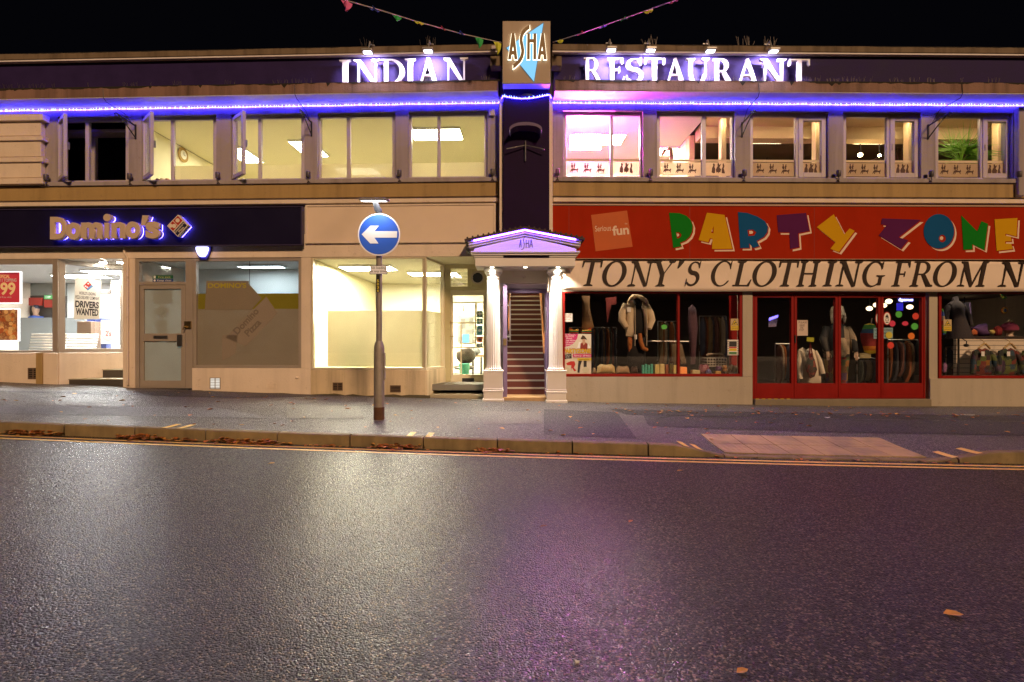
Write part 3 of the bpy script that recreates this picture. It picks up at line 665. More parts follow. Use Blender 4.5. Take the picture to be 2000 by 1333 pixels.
# door film: pale print blocks and tile logo outline
m_print = M('grey_film_print', (.17, .17, .16), .7)
mb = MB(FL)
for x0, x1, y0, y1 in ((299, 337, 567, 594), (307, 326, 625, 652)): mb.box(FL.U(x0, -.07), FL.U(x1, -.07), FL.Z(318, y1, -.07), FL.Z(318, y0, -.07), -.0805, -.0795)
c = FL.P(317, 609, -.07); mb.prism([(c[0], c[1] + .17), (c[0] + .18, c[1]), (c[0], c[1] - .17), (c[0] - .18, c[1])], -.0812, -.0808)
mb.build('film_print', m_print, dl)
text(FL, "Domino's\nPizza", c[0] - .06, c[0] + .12, c[1] - .11, c[1] + .03, -.0615, -.0605, 'film_lettering', m_filmd, dl, bold=.02, rot=R(43))
# big frosted window
u0, u1 = FL.U(377, -.02), FL.U(589, -.02)
WF = shopwin(BL, FL, u0, u1 - .01, ZR2 + .004, zt1, -.02, (.06, .055, .055, .06), m_alu, m_glass, label='large shop window covered by grey printed film')
MB(FL).box(u0 + .05, u1 - .06, ZR2 + .05, FL.Z(480, 574, -.09), -.095, -.09).build('printed_film', m_filmg, WF)
zy0, zy1 = FL.Z(480, 604, -.09), FL.Z(480, 574, -.09)
m_yb = FILM('yellow_film_band', (.40, .36, .05), .10, .45)
MB(FL).box(u0 + .05, u1 - .06, zy0, zy1, -.0895, -.0885).build('yellow_band', m_yb, WF)
MB(FL).prism([FL.P(403, 549, -.085), FL.P(486, 549, -.085), FL.P(486, 555, -.085), FL.P(511, 583, -.085), FL.P(490, 606, -.085), FL.P(400, 606, -.085)], -.0875, -.0865).build('film_print', M('brown_film_print', (.25, .205, .145), .7), WF)
MB(FL).box(FL.U(487, -.09), FL.U(488, -.09), zy1, zt1 - .06, -.0895, -.0885).build('pane_joint', m_black, WF)
ptext(FL, "DOMINO'S", 406, 481, 553, 563, -.0855, 'film_lettering', M('yellow_film_letters', (.42, .36, .03), .7), WF, d=.0008, bold=.03)
m_pale = M('pale_film_print', (.30, .245, .19), .7, var=.06); m_mid = M('mid_film_print', (.185, .15, .115), .7)
MB(FL).prism([FL.P(440, 660, -.085), FL.P(520, 580, -.085), FL.P(542, 612, -.085), FL.P(480, 677, -.085)], -.0872, -.0862).build('film_print', m_pale, WF)
MB(FL).prism([FL.P(434, 655, -.085), FL.P(464, 655, -.085), FL.P(460, 690, -.085), FL.P(447, 700, -.085), FL.P(433, 705, -.085)], -.0872, -.0862).build('film_print', m_pale, WF)
c = FL.P(487, 634, -.085); text(FL, "Domino\nPizza", c[0] - .33, c[0] + .33, c[1] - .17, c[1] + .17, -.0855, -.0847, 'film_lettering', m_mid, WF, bold=.03, rot=R(46))

# interior of the pizza shop
UX1 = FL.U(600, -.2)
part(MB(FL).box(UL0, UX1, .40, .5, -5.2, -.27), 'floor', M('shop_floor_tiles', (.35, .35, .36), .3), BL)
part(MB(FL).box(UL0, UX1, zt1 + .01, zt1 + .05, -5.2, -.305), 'ceiling', m_bright, BL)
part(MB(FL).box(UL0, FL.U(250, 0) - .3, .5, zt1, -4.2, -4.1).box(UX1, UX1 + .08, .4, zt1, -5.2, -.27), 'interior_wall', m_bright, BL)
m_tile = bpy.data.materials.new('white_wall_tiles'); m_tile.use_nodes = True
nt = m_tile.node_tree; br = nt.nodes.new('ShaderNodeTexBrick'); br.offset = 0; br.inputs['Scale'].default_value = 1; br.inputs['Color1'].default_value = br.inputs['Color2'].default_value = (.62, .68, .66, 1); br.inputs['Mortar'].default_value = (.12, .14, .14, 1)
br.inputs['Brick Width'].default_value = .15; br.inputs['Row Height'].default_value = .15; br.inputs['Mortar Size'].default_value = .006
g = nt.nodes.new('ShaderNodeNewGeometry'); sx = nt.nodes.new('ShaderNodeSeparateXYZ'); cx_ = nt.nodes.new('ShaderNodeCombineXYZ')
lk(nt, g.outputs['Position'], sx.inputs[0]); lk(nt, sx.outputs[0], cx_.inputs[0]); lk(nt, sx.outputs[2], cx_.inputs[1]); lk(nt, cx_.outputs[0], br.inputs['Vector'])
lk(nt, br.outputs['Color'], nt.nodes['Principled BSDF'].inputs['Base Color']); nt.nodes['Principled BSDF'].inputs['Roughness'].default_value = .3
part(MB(FL).box(FL.U(262, 0), FL.U(371, -1.6), .5, zt1, -1.7, -1.6), 'tiled_wall', m_tile, BL); part(MB(FL).box(FL.U(371, -1.6) + .001, UX1, .5, zt1, -1.7, -1.6), 'interior_wall', m_bright, BL)
part(MB(FL).box(FL.U(262, 0) - .05, FL.U(262, 0), .5, zt1, -1.6, -.27), 'interior_wall', m_bright, BL)
m_menu = M('menu_board_dark', (.045, .035, .03), .4); m_menur = M('menu_board_red', (.30, .03, .02), .4); m_navyt = M('navy_wall_tiles', (.02, .03, .10), .25)
m_greyw = M('grey_counter_front', (.16, .17, .17), .5, var=.1)
part(MB(FL).box(UL0, FL.U(125, -4), FL.Z(60, 577, -4), FL.Z(60, 548, -4), -4.1, -4.04), 'bulkhead', M('grey_bulkhead', (.22, .22, .2), .6), BL)
part(MB(FL).box(UL0, FL.U(125, -4), FL.Z(60, 622, -4), FL.Z(60, 577.5, -4), -4.1, -4.03), 'kitchen_hatch', m_menu, BL)
part(MB(FL).box(UL0, FL.U(170, -3.8), .5, FL.Z(60, 621, -3.7), -3.85, -3.7), 'counter', m_greyw, BL, .01)
part(MB(FL).pb(56, 81, 582, 597, -3.98, -4.03), 'menu_board', m_menur, BL); part(MB(FL).pb(86, 118, 586, 601, -3.98, -4.03), 'menu_board', m_menur, BL)
part(MB(FL).pb(170, 208, 622, 688, -2.6, -2.75), 'blue_tiled_pillar', m_navyt, BL)
part(MB(FL).pb(150, 178, 628, 688, -2.2, -2.5), 'waste_cabinet', M('dark_wood_cabinet', (.08, .045, .025), .5), BL, .01)

# ------------- middle shop
uM0, uM1 = FL.U(607.5, 0), FL.U(832, 0)
WM = shopwin(BL, FL, uM0, uM1 - .002, ZR3 + .004, zt1, -.012, (.035, .03, .04, .03), m_creamframe, m_glass)
pA2 = FL.w(uM1, 0, -.03); pB2 = FL.w(FL.U(869, -1.0), 0, -1.0); FB = Frame(pA2, pB2 - pA2); LB = (pB2 - pA2).length
WB = shopwin(BL, FB, .004, LB, ZR3 + .004, zt1, 0, (.03, .06, .04, .04), m_creamframe, m_glass)
part(MB(FB).box(.003, LB, zb(0), ZR3, -.2, .02), 'stall_riser', m_creamd, BL, .006)
zf0, zf1 = ZR3 + .05, FL.Z(735, 607, -.35)
part(MB(FL).box(FL.U(640, -.35), uM1 - .1, zf0, zf1, -.37, -.35), 'privacy_screen', m_filmb, BL)
MB(FB).box(.05, LB - .07, ZR3 + .05, FL.Z(850, 609, -.5), -.07, -.066).build('frosted_film', m_filmb, WB)
UMX = -.95
m_clad = bpy.data.materials.new('boarded_cream_wall'); m_clad.use_nodes = True; nt = m_clad.node_tree; b_ = nt.nodes['Principled BSDF']; b_.inputs['Base Color'].default_value = (.78, .72, .46, 1); b_.inputs['Roughness'].default_value = .6
wv = nt.nodes.new('ShaderNodeTexWave'); wv.inputs['Scale'].default_value = 2.2; wv.bands_direction = 'Y'; lk(nt, pos(nt), wv.inputs['Vector']); lk(nt, bump(nt, ramp(nt, wv.outputs['Fac'], [(.0, 0.0), (.12, 1.0)]), 1, .02), b_.inputs['Normal'])
part(MB(FL).box(UX1 + .081, UX1 + .12, .5, zt1, -4.5, -.27), 'boarded_wall', m_clad, BL)
part(MB(FL).box(UX1 + .13, UMX + .6, .5, zt1, -4.6, -4.5).box(UMX + .5, UMX + .6, .5, zt1, -4.5, -1.3), 'interior_wall', m_shopcream, BL)
part(MB(FL).box(UX1 + .1, UMX + .6, .38, .5, -4.6, -.27), 'floor', M('carpet', (.2, .19, .16), .9), BL)
part(MB(FL).box(UX1 + .1, UMX + .6, zt1 + .01, zt1 + .05, -4.6, -.305), 'ceiling', m_shopcream, BL)
# recessed door of the middle shop
m_olive = M('olive_cream_paint', (.46, .40, .22), .5, var=.08, dirt=(.22, .17, .08))
nR = -1.0; Z_ = lambda y: FL.Z(910, y, nR); X_ = lambda x: FL.U(x, nR)
uR1 = X_(958)
mb = MB(FL)
mb.box(X_(868), uR1, Z_(525), zt1 + .3, nR - .12, nR)                                    # over the transom
mb.box(X_(868), X_(880), zb(0), Z_(525), nR - .12, nR); mb.box(X_(913), X_(920), Z_(560), Z_(525), nR - .12, nR)
mb.box(X_(880), uR1, Z_(567), Z_(560), nR - .12, nR + .01)
fc = (X_(933), Z_(543)); 
mb.box(X_(920), X_(920.5), Z_(560), Z_(525), nR - .12, nR)
part(mb, 'door_surround', m_olive, BL, .004)
th = circ(fc, .118, seg=28); holes(FL, [[(X_(920.6), Z_(559.6)), (uR1, Z_(559.6)), (uR1, Z_(525.4)), (X_(920.6), Z_(525.4))], th], nR - .05, nR - .004, 'fan_panel', m_olive, BL)
fan = holes(FL, [circ(fc, .145, seg=28), circ(fc, .112, seg=28)], nR - .003, nR + .025, 'extractor_fan', m_alu, BL)
mb = MB(FL)
for k in range(3):
    a = R(60 * k + 90); d = (math.cos(a) * .115, math.sin(a) * .115); q = (-d[1] * .45, d[0] * .45)
    mb.prism([(fc[0] + d[0] + q[0], fc[1] + d[1] + q[1]), (fc[0] + d[0] - q[0], fc[1] + d[1] - q[1]), (fc[0] - d[0] - q[0], fc[1] - d[1] - q[1]), (fc[0] - d[0] + q[0], fc[1] - d[1] + q[1])], nR - .03 - .002 * k, nR - .02 - .002 * k)
mb.build('fan_blades', m_black, fan)
lv = part(MB(FL).box(X_(879), X_(914), Z_(560.5), Z_(525.5), nR - .06, nR - .055), 'transom_pane', m_glass, BL)
mb = MB(FL)
for k in range(5): mb.box(X_(880), X_(913), Z_(558 - k * 7), Z_(552.2 - k * 7), nR - .045 - .003 * (k % 2), nR - .04)
mb.build('louvre_blades', GLASS('louvre_glass', .15, (.95, .95, .9)), lv)
d0, d1, dz0, dz1 = X_(880.5), uR1, Z_(757), Z_(567) - .003
mb = ring(MB(FL), d0, d1, dz0, dz1, nR - .06, nR - .01, X_(884.5) - d0, d1 - X_(944), Z_(732) - dz0, dz1 - Z_(577))
g0, g1 = X_(884.5), X_(944)
mb.box(g0, g1, Z_(592), Z_(590), nR - .058, nR - .012); mb.box(g0, X_(928), Z_(632), Z_(629.5), nR - .058, nR - .012); mb.box(g0, g1, Z_(680), Z_(677.5), nR - .058, nR - .012)
mb.box(X_(927.5), X_(930.5), Z_(677), Z_(592), nR - .057, nR - .013); mb.box(X_(899), X_(901.5), Z_(677.5), Z_(632), nR - .057, nR - .013); mb.box(X_(899), X_(901.5), Z_(732), Z_(680), nR - .057, nR - .013)
dr = part(mb, 'door', m_creamframe, BL, .004)
MB(FL).box(g0, g1, Z_(732), Z_(577), nR - .036, nR - .032).build('pane', m_glass, dr)
MB(FL).box(X_(902.5), X_(926), Z_(746), Z_(739), nR - .011, nR - .004).build('letterbox', m_black, dr)
MB(FL).tube([(X_(879), Z_(657), nR - .01), (X_(879), Z_(657), nR + .045), (X_(888), Z_(658), nR + .045)], .011).build('door_handle', m_brass, dr)
MB(FL).ball((X_(880), Z_(630), nR + .006), .03, 10, 6, (.8, 1.3, .5)).build('night_latch', m_brass, dr)
part(MB(FL).box(uR1, uR1 + .12, zb(0), zt1 + .3, nR - .2, -.3), 'recess_wall', m_olive, BL)
part(MB(FL).box(uM1 + .02, uR1 + .1, zb(0), FL.Z(880, 771, -.10), nR, -.10), 'step', m_step, BL, .01)
part(MB(FL).box(uM1 + .01, uR1 + .1, zt1 + .001, zt1 + .0035, nR, -.001), 'recess_soffit', m_creamframe, BL)
# small details on the riser walls
def vent(bld, fr, x0, x1, y0, y1, rows, cols, m1, m2):
    u0, u1, z0, z1 = fr.U(x0, 0), fr.U(x1, 0), fr.Z((x0 + x1) / 2, y1, 0), fr.Z((x0 + x1) / 2, y0, 0)
    o = part(ring(MB(fr), u0, u1, z0, z1, .001, .010, .014), 'air_vent', m1, bld)
    MB(fr).box(u0 + .01, u1 - .01, z0 + .01, z1 - .01, .0012, .003).build('vent_backing', m2, o)
    mb = MB(fr)
    for i in range(1, rows): 
        z = z0 + (z1 - z0) * i / rows; mb.box(u0 + .014, u1 - .014, z - .005, z + .005, .003, .009)
    for i in range(1, cols):
        u = u0 + (u1 - u0) * i / cols; mb.box(u - .008, u + .008, z0 + .014, z1 - .014, .0032, .0095)
    mb.build('vent_slats', m1, o)
m_vent = M('brown_terracotta_vent', (.16, .10, .06), .7); m_void = M('vent_void', (.015, .012, .01), .9)
vent(BL, FL, 55, 75, 719, 741, 6, 2, m_vent, m_void); vent(BL, FL, 410, 431, 738, 760, 7, 2, m_alu, EM('lit_vent', (1, .93, .8), .9))
vent(BL, FL, 520.5, 539.5, 749, 759.5, 4, 1, m_cream2, m_cream2); vent(BL, FL, 650, 669.5, 747.5, 763, 5, 2, m_vent, m_void); vent(BL, FL, 762, 783, 753, 766.5, 5, 1, m_vent, m_void)
zb0 = FL.Z(580, 738, 0); part(MB(FL).ball((FL.U(580, 0), zb0, .0), .035, 12, 8, (1.1, .8, .8)), 'overflow_cap', m_cream2, BL, smooth=True)
part(MB(FL).tube([(FL.U(242, .04), FL.Z(242, 482, .04), .04), (FL.U(243, .04), FL.Z(243, 494, .04), .04), (FL.U(249, .04), FL.Z(249, 504, .04), .04), (FL.U(249, .04), FL.Z(249, 752, .04), .04)], .022), 'downpipe', m_cream2, BL, smooth=True)
part(MB(FL).box(FL.U(71, .02), FL.U(83, .02), -.3, ZR1 - .0, .001, .03), 'pipe_casing', m_tan, BL)
# ---------------------------------------------------------------- right wing
BR = thing('shop_building', 'cream and grey two storey shop building right of the dark purple pillar', 'building', tuple(FR.w(6, .3, 0)))
UR0, UR1 = FR.U(1080, 0), 14.0
mb = MB(FR).box(UR0, UR1, ZH, ZL0, -.25, 0).box(UR0, UR1, ZSP - .9, ZSP, -.25, -.03).box(UR0, UR1, ZSP, ZS0, -.25, .02)
for a, b in ((1080.5, 1100), (1256, 1283), (1436, 1465), (1618, 1647), (1799, 1827), (1978, 2600)): mb.box(FR.U(a, 0), FR.U(b, 0), ZS0, ZH, -.25, 0)
part(mb, 'wall', m_cream, BR, .004)
part(MB(FR).box(UR0, UR1, ZSP + .004, ZS0 - .004, .02, .032), 'spandrel_panel', m_tan, BR, .004)
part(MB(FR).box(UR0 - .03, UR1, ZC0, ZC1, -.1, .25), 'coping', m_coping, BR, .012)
part(MB(FR).box(UR0 - .03, UR1, ZC0 - .03, ZC0 - .001, .10, .235), 'coping_soffit', m_soffit, BR)
part(MB(FR).box(UR0, UR1, ZL1 - .02, ZC0 - .03, -.1, .15), 'fascia', m_navy, BR)
part(MB(FR).box(UR0, UR1, ZL0 + .012, ZL1, -.1, .43), 'ledge', m_ledge, BR, .01)
part(MB(FR).box(UR0, UR1, ZL0, ZL0 + .010, -.1, .427), 'soffit', m_soffit, BR)
part(MB(FR).box(UR0, FR.U(1993, .05), ZS0, ZS1, -.16, .07), 'sill', m_cream, BR, .008)
part(MB(FR).box(UR0, UR1, ZST, ZSG, -.03, .06), 'string_course', m_cream2, BR, .01)
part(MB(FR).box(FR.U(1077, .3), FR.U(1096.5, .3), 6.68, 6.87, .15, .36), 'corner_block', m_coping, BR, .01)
part(MB(FR).box(UR0, UR1, 6.95, 7.03, -6, -.1), 'roof', m_roofm, BR)
part(MB(FR).box(UR0, UR1, 0.0, 6.95, -6.2, -6.0).box(UR1, UR1 + .2, 0, 6.95, -6.2, 0).box(UR0 + .05, UR0 + .15, 3.3, 6.95, -6, -.26), 'back_wall', m_cream2, BR)
part(MB(FR).box(FR.U(1990, .12), FR.U(2004, .12), ZSG + .05, ZL0 - .09, .01, .12), 'downpipe', m_cream, BR, .02)
for i, (a, b, m0, m1) in enumerate(((1100, 1256, 1192, 1198), (1283, 1436, 1371, 1379), (1465, 1618, 1554, 1560), (1647, 1799, 1732, 1739), (1827, 1978, 1915, 1920))):
    upper_window(BR, FR, a, b, m0, m1, 0, False, (0, 1), i >= 2)
# upstairs restaurant
part(MB(FR).box(UR0 + .16, UR1, 3.55, 3.75, -6, -.26), 'floor', m_officef, BR)
UP = FR.U(1338, -1.6)
part(MB(FR).box(UR0 + .16, UP, 6.05, 6.15, -3.0, -.26), 'ceiling', m_shopcream, BR)
part(MB(FR).box(UR0 + .16, UP + .1, 3.76, 6.04, -2.9, -2.8).box(UP, UP + .1, 3.76, 6.04, -2.79, -1.55), 'interior_wall', m_shopcream, BR)
part(MB(FR).box(UP - .01, UP + .11, 3.76, 6.04, -1.54, -1.30), 'square_column', m_rest, BR)
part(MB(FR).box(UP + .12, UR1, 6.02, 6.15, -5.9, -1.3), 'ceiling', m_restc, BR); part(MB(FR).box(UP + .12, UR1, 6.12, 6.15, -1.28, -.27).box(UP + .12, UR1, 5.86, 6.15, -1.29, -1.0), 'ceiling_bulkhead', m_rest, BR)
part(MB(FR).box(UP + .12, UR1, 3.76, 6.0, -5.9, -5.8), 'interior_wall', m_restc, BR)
for x in (1405, 1590, 1772, 1948):
    part(MB(FR).box(FR.U(x + 6, -.5), FR.U(x + 16, -.5), 3.76, 6.1, -.70, -.55), 'column', m_rest, BR, .01)
# sloping bulkhead seen through the windows
mb = MB(FR)
for (a, b, z0, z1, n) in ((1400, 1640, 4.9, 5.75, -3.0), (1660, 1830, 4.95, 5.9, -3.2)):
    pts = [(FR.U(a, n) + (FR.U(b, n) - FR.U(a, n)) * t / 16, z0 + (z1 - z0) * math.sin(math.pi * (.08 + .75 * t / 16)) ) for t in range(17)]
    mb.prism(pts + [(pts[-1][0], 4.4), (pts[0][0], 4.4)], n - .1, n)
part(mb, 'curved_ceiling_panel', M('brown_sloped_ceiling', (.40, .26, .13), .7, var=.25, vs=1.5), BR)
mb = MB(FR)
mb.tube([(FR.U(1702, -2) , FR.Z(1702, 318, -2), -2), (FR.U(1776, -2), FR.Z(1776, 277, -2), -2)], .05)
for k in range(7): 
    x = 1712 + k * 10; mb.tube([(FR.U(x, -2), FR.Z(x, 345, -2), -2), (FR.U(x, -2), FR.Z(x, 312 - k * 5.2, -2), -2)], .022, 6)
part(mb, 'stair_balustrade', m_restc, BR)

# ground floor of the right wing
ZB = FR.Z(1300, 570, 0); ZW0, ZW1 = FR.Z(1280, 736.5, 0), FR.Z(1280, 571, 0)
part(MB(FR).box(UR0 - .1, UR1, ZB, 3.55, -.3, 0), 'beam', m_greyp, BR)
uw0, uw1 = FR.U(1098.5, 0), FR.U(1450.5, 0)
part(MB(FR).box(uw0 - .03, FR.U(1470, 0), -.4, ZW0, -.25, 0), 'stall_riser', m_greyp, BR, .006)
part(MB(FR).box(uw1, FR.U(1470, 0), ZW0 + .002, ZB - .001, -.25, -.001), 'pier', m_greyp, BR, .006)
shopwin(BR, FR, uw0, uw1 - .002, ZW0 + .003, ZB - .003, -.008, (.05, .055, .055, .03), m_red, m_glassd, ((FR.U(1323.5, -.008), FR.U(1328, -.008)),), label='wide red framed shop window with jacket and packets on show')
uq0, uq1 = FR.U(1834.5, 0), 13.5
ZQ0 = FR.Z(1900, 740, 0)
part(MB(FR).box(FR.U(1817, 0), UR1, -.4, ZQ0, -.25, 0), 'stall_riser', m_greyp, BR, .006)
part(MB(FR).box(FR.U(1809, -.1), FR.U(1834, 0), -.4, ZB - .001, -.25, -.03), 'pier', m_greyp, BR, .01)
shopwin(BR, FR, uq0, uq1, ZQ0 + .003, ZB - .003, -.008, (.055, .05, .055, .03), m_red, m_glassd, label='red framed shop window with patchwork jackets inside')
ud0, ud1 = FR.U(1470.5, -.03), FR.U(1808, -.03)
zk = FR.Z(1640, 779.5, 0)
part(MB(FR).box(ud0 - .0, ud1 + .05, -.4, zk - .002, -.6, .06), 'doorstep', M('doorstep_stone', (.22, .18, .12), .8, var=.25, vs=5, bmp=.4, dirt=(.08, .07, .04)), BR, .012)
mb = MB(FR)
for k in range(6): mb.box(ud0 + .02 + k * .125, ud0 + .085 + k * .125, zk - .001, zk + .012, .03, .052)
mb.build('hazard_tape', M('hazard_tape', (.5, .38, .03), .6), BR)
part(ring(MB(FR), ud0, ud1, zk, ZB - .003, -.14, -.035, .035, .03, .012, .04), 'door_frame', m_red, BR, .004)
leaves = ((1473.6, 1550.5), (1551.2, 1636.5), (1637.2, 1720), (1720.7, 1805))
for i, (a, b) in enumerate(leaves):
    l0, l1 = FR.U(a, -.05), FR.U(b, -.05); z0, z1 = zk + .015, ZB - .05
    zp0 = FR.Z(1640, 749, -.05)
    d = part(ring(MB(FR), l0, l1, z0, z1, -.115, -.045, .055, .055, zp0 - z0 - .0, .06), 'door', m_red, BR, .004)
    MB(FR).box(l0 + .035, l1 - .035, z0 + .06, zp0 - .05, -.044, -.041).build('kick_panel', m_red, d, bevel=.003)
    MB(FR).box(l0 + .05, l1 - .05, zp0, z1 - .055, -.083, -.078).build('pane', m_glassd, d)
    if i == 1:
        MB(FR).box(l0 + .006, l0 + .03, 1.35, 1.5, -.044, -.03).build('door_handle', m_black, d)
# interior of the clothing shop
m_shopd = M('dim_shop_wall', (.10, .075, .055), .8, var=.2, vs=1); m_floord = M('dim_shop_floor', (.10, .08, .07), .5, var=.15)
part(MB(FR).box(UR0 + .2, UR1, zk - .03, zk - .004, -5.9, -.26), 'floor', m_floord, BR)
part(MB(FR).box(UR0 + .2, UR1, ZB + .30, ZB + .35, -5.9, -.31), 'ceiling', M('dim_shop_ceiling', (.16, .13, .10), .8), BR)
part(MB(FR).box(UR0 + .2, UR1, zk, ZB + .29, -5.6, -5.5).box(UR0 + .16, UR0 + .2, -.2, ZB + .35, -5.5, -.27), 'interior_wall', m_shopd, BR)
part(MB(FR).box(uw0 + .02, uw1, zk - .002, ZW0 - .0, -1.15, -.26), 'display_platform', M('display_platform', (.10, .07, .05), .7, var=.2), BR)
part(MB(FR).box(FR.U(1838, -.3), UR1 - .5, zk - .002, ZQ0 + .01, -1.0, -.26), 'display_platform', MATS['display_platform'], BR)
part(MB(FR).box(FR.U(1428, -.7), FR.U(1446, -.7), ZW0, ZB, -.8, -.7), 'red_post', m_red, BR)
m_slat = bpy.data.materials.new('white_slatwall'); m_slat.use_nodes = True; nt = m_slat.node_tree; b_ = nt.nodes['Principled BSDF']; b_.inputs['Roughness'].default_value = .6
sz = nt.nodes.new('ShaderNodeSeparateXYZ'); g_ = nt.nodes.new('ShaderNodeNewGeometry'); lk(nt, g_.outputs['Position'], sz.inputs[0])
mo = nt.nodes.new('ShaderNodeMath'); mo.operation = 'PINGPONG'; mo.inputs[1].default_value = .05; lk(nt, sz.outputs[2], mo.inputs[0])
lk(nt, ramp(nt, mo.outputs[0], [(.0, .08), (.05, .62)]), b_.inputs['Base Color'])
for e in nt.nodes:
    if e.type == 'VALTORGB': e.color_ramp.elements[0].position = .004; e.color_ramp.elements[1].position = .007; e.color_ramp.elements[1].color = (.72, .62, .5, 1)
part(MB(FR).box(FR.U(1868, -1.0), UR1 - .4, ZQ0, FR.Z(1930, 660, -1.0), -1.08, -1.0), 'slatwall_panel', m_slat, BR)
part(MB(FR).box(FR.U(1862, -1.0), UR1 - .4, FR.Z(1930, 660, -1.0) + .001, FR.Z(1930, 660, -1.0) + .03, -1.4, -.95), 'display_shelf', m_dark, BR)

# ---------------------------------------------------------------- pillar, porch and staircase between the wings
PT = thing('entrance_tower', 'tall dark purple pillar between the two wings carrying the boxed sign', 'pillar', (.28, D0, .2))
xp0, xp1 = FC.U(983, .30), FC.U(1073, .30)
part(MB(FC).box(xp0, xp1, 3.0, 6.30, -.2, .30), 'pillar', m_purple, PT, .004)
part(MB(FC).box(FC.U(975.5, .22), xp0 - .001, 3.0, 6.15, -.28, .22).box(xp1 + .001, FC.U(1079.5, .22), 3.0, 6.15, -.28, .22), 'edge_trim', m_cream2, PT, .004)
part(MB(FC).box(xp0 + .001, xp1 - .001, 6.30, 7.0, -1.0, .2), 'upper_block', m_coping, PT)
# curved hood lamp and fork bracket on the pillar
c = FC.P(1026, 262, .32); mb = MB(FC); pts = []
for k in range(13):
    a = R(180 - 15 * k); pts.append((c[0] + .31 * math.cos(a), c[1] + .13 * math.sin(a) - .01))
inn = [(c[0] + (p[0] - c[0]) * .93, p[1] - .045 - .02 * (1 - abs(p[0] - c[0]) / .31)) for p in pts]
mb.strip(pts, inn, .31, .58); hood = part(mb, 'wall_lamp_hood', M('purple_hood', (.10, .06, .16), .4), PT)
part(MB(FC).tube([(c[0] - .36, FC.Z(1026, 292, .4), .42), (c[0] - .02, FC.Z(1026, 283, .4), .36), (c[0] + .02, FC.Z(1026, 283, .4), .36), (c[0] + .36, FC.Z(1026, 293, .4), .42)], .011).tube([(c[0], FC.Z(1026, 276, .33), .33), (c[0], FC.Z(1026, 284, .36), .36), (c[0], FC.Z(1026, 315, .33), .33)], .014), 'fork_bracket', m_steel, PT)
part(MB(FC).ball((FC.U(1030, .3), FC.Z(1030, 188, .3), .30), .10, 16, 8, (1.2, .45, .5)), 'dark_dome_lamp', m_black, PT, smooth=True)
# stairs
mb = MB(FC); mn = MB(FC); z0s = .205
part(MB(FC).box(FC.U(972, -.1), FC.U(1072, -.1), -.2, z0s + .06, -1.2, .0), 'entrance_step', M('tiled_threshold', (.42, .26, .12), .5, var=.2, vs=8), PT, .008)
nst, zst = -.62, z0s + .06
for k in range(20):
    a, b = -.12 + .002 * k, .70 + .008 * k; n = nst - .25 * k; z = zst + .145 * (k + 1)
    mb.box(a, b, zst - .1, z - .012, n - .25, n); mn.box(a, b, z - .030, z + .004, n - .03, n + .012)
part(mb, 'staircase', M('dark_red_riser', (.12, .03, .02), .6, var=.2), PT); part(mn, 'stair_nosing', M('metal_nosing', (.62, .58, .5), .35, .6, var=.1), PT)
m_stairw = M('stair_wall', (.11, .06, .035), .7)
part(MB(FC).box(-.30, -.13, 0, 3.9, -6, -.62).box(.86, 1.0, 0, 3.9, -6, -.62), 'stair_wall', m_stairw, PT)
m_wood = M('varnished_wood', (.42, .17, .05), .4, var=.25, vs=12)
for xa, xb, za, zb_, na, nb_ in ((-.085, -.085, 1.62, 2.75, -1.0, -2.6), (.665, .70, 1.12, 2.62, -.75, -2.9)):
    m2 = MB(FC); m2.add([(xa, za, na), (xa + .05, za, na), (xa + .05, za + .16, na), (xa, za + .16, na), (xb, zb_, nb_), (xb + .05, zb_, nb_), (xb + .05, zb_ + .16, nb_), (xb, zb_ + .16, nb_)], [(0, 1, 2, 3), (4, 7, 6, 5), (0, 4, 5, 1), (1, 5, 6, 2), (2, 6, 7, 3), (3, 7, 4, 0)])
    part(m2, 'handrail', m_wood, PT, .01)
# door opening
zh = FC.Z(1028, 553, -.3)
m_lin = M('cream_lintel', (.74, .66, .5), .5, var=.05)
part(MB(FC).box(FC.U(950, -.3), FC.U(1100, -.3), zh, 3.0, -.55, -.3), 'door_lintel', m_lin, PT, .004)
part(MB(FC).box(FC.U(1000, -.28), FC.U(1005, -.28), FC.Z(1002, 541, -.28), FC.Z(1002, 531.5, -.28), -.299, -.285).box(FC.U(1000, -.28), FC.U(1026, -.28), FC.Z(1002, 541.5, -.28), FC.Z(1002, 538.5, -.28), -.299, -.283).ball((FC.U(1024, -.2), FC.Z(1024, 541, -.2), -.22), .028, 10, 6), 'entry_camera', m_cream2, PT)
ux0, ux1 = FC.U(987, -.5), FC.U(1069, -.5); zt = FC.Z(1028, 564, -.5)
m_rev = M('white_reveal', (.72, .70, .74), .5, var=.04)
part(MB(FC).box(FC.U(950, -.3), ux0 - .001, 0, zh - .001, -.7, -.31).box(ux1 + .001, FC.U(1100, -.3), 0, zh - .001, -.7, -.31).box(ux0, ux1, zt + .001, zh - .001, -.7, -.5), 'door_reveal', m_rev, PT)
m_pd = M('purple_door_paint', (.17, .115, .20), .4, var=.1)
part(MB(FC).box(ux0, ux0 + .035, zst, zt, -.6, -.51).box(ux1 - .05, ux1, zst, zt, -.6, -.51).box(ux0 + .035, ux1 - .05, zt - .09, zt, -.6, -.51), 'door_frame', m_pd, PT, .004)
xl = FC.U(986, -.1); ztd = FC.Z(986, 558, -.1)
dl = part(MB(FC).box(xl - .035, xl + .045, z0s + .005, ztd, -.50, -.06), 'door', m_pd, PT, .006, label='narrow purple door leaf standing open')
mb = MB(FC); zh0, zh1 = FC.Z(990, 666, -.1), FC.Z(990, 588, -.1)
mb.tube([(xl + .105, zh0, -.12), (xl + .105, zh1, -.12)], .016, 10)
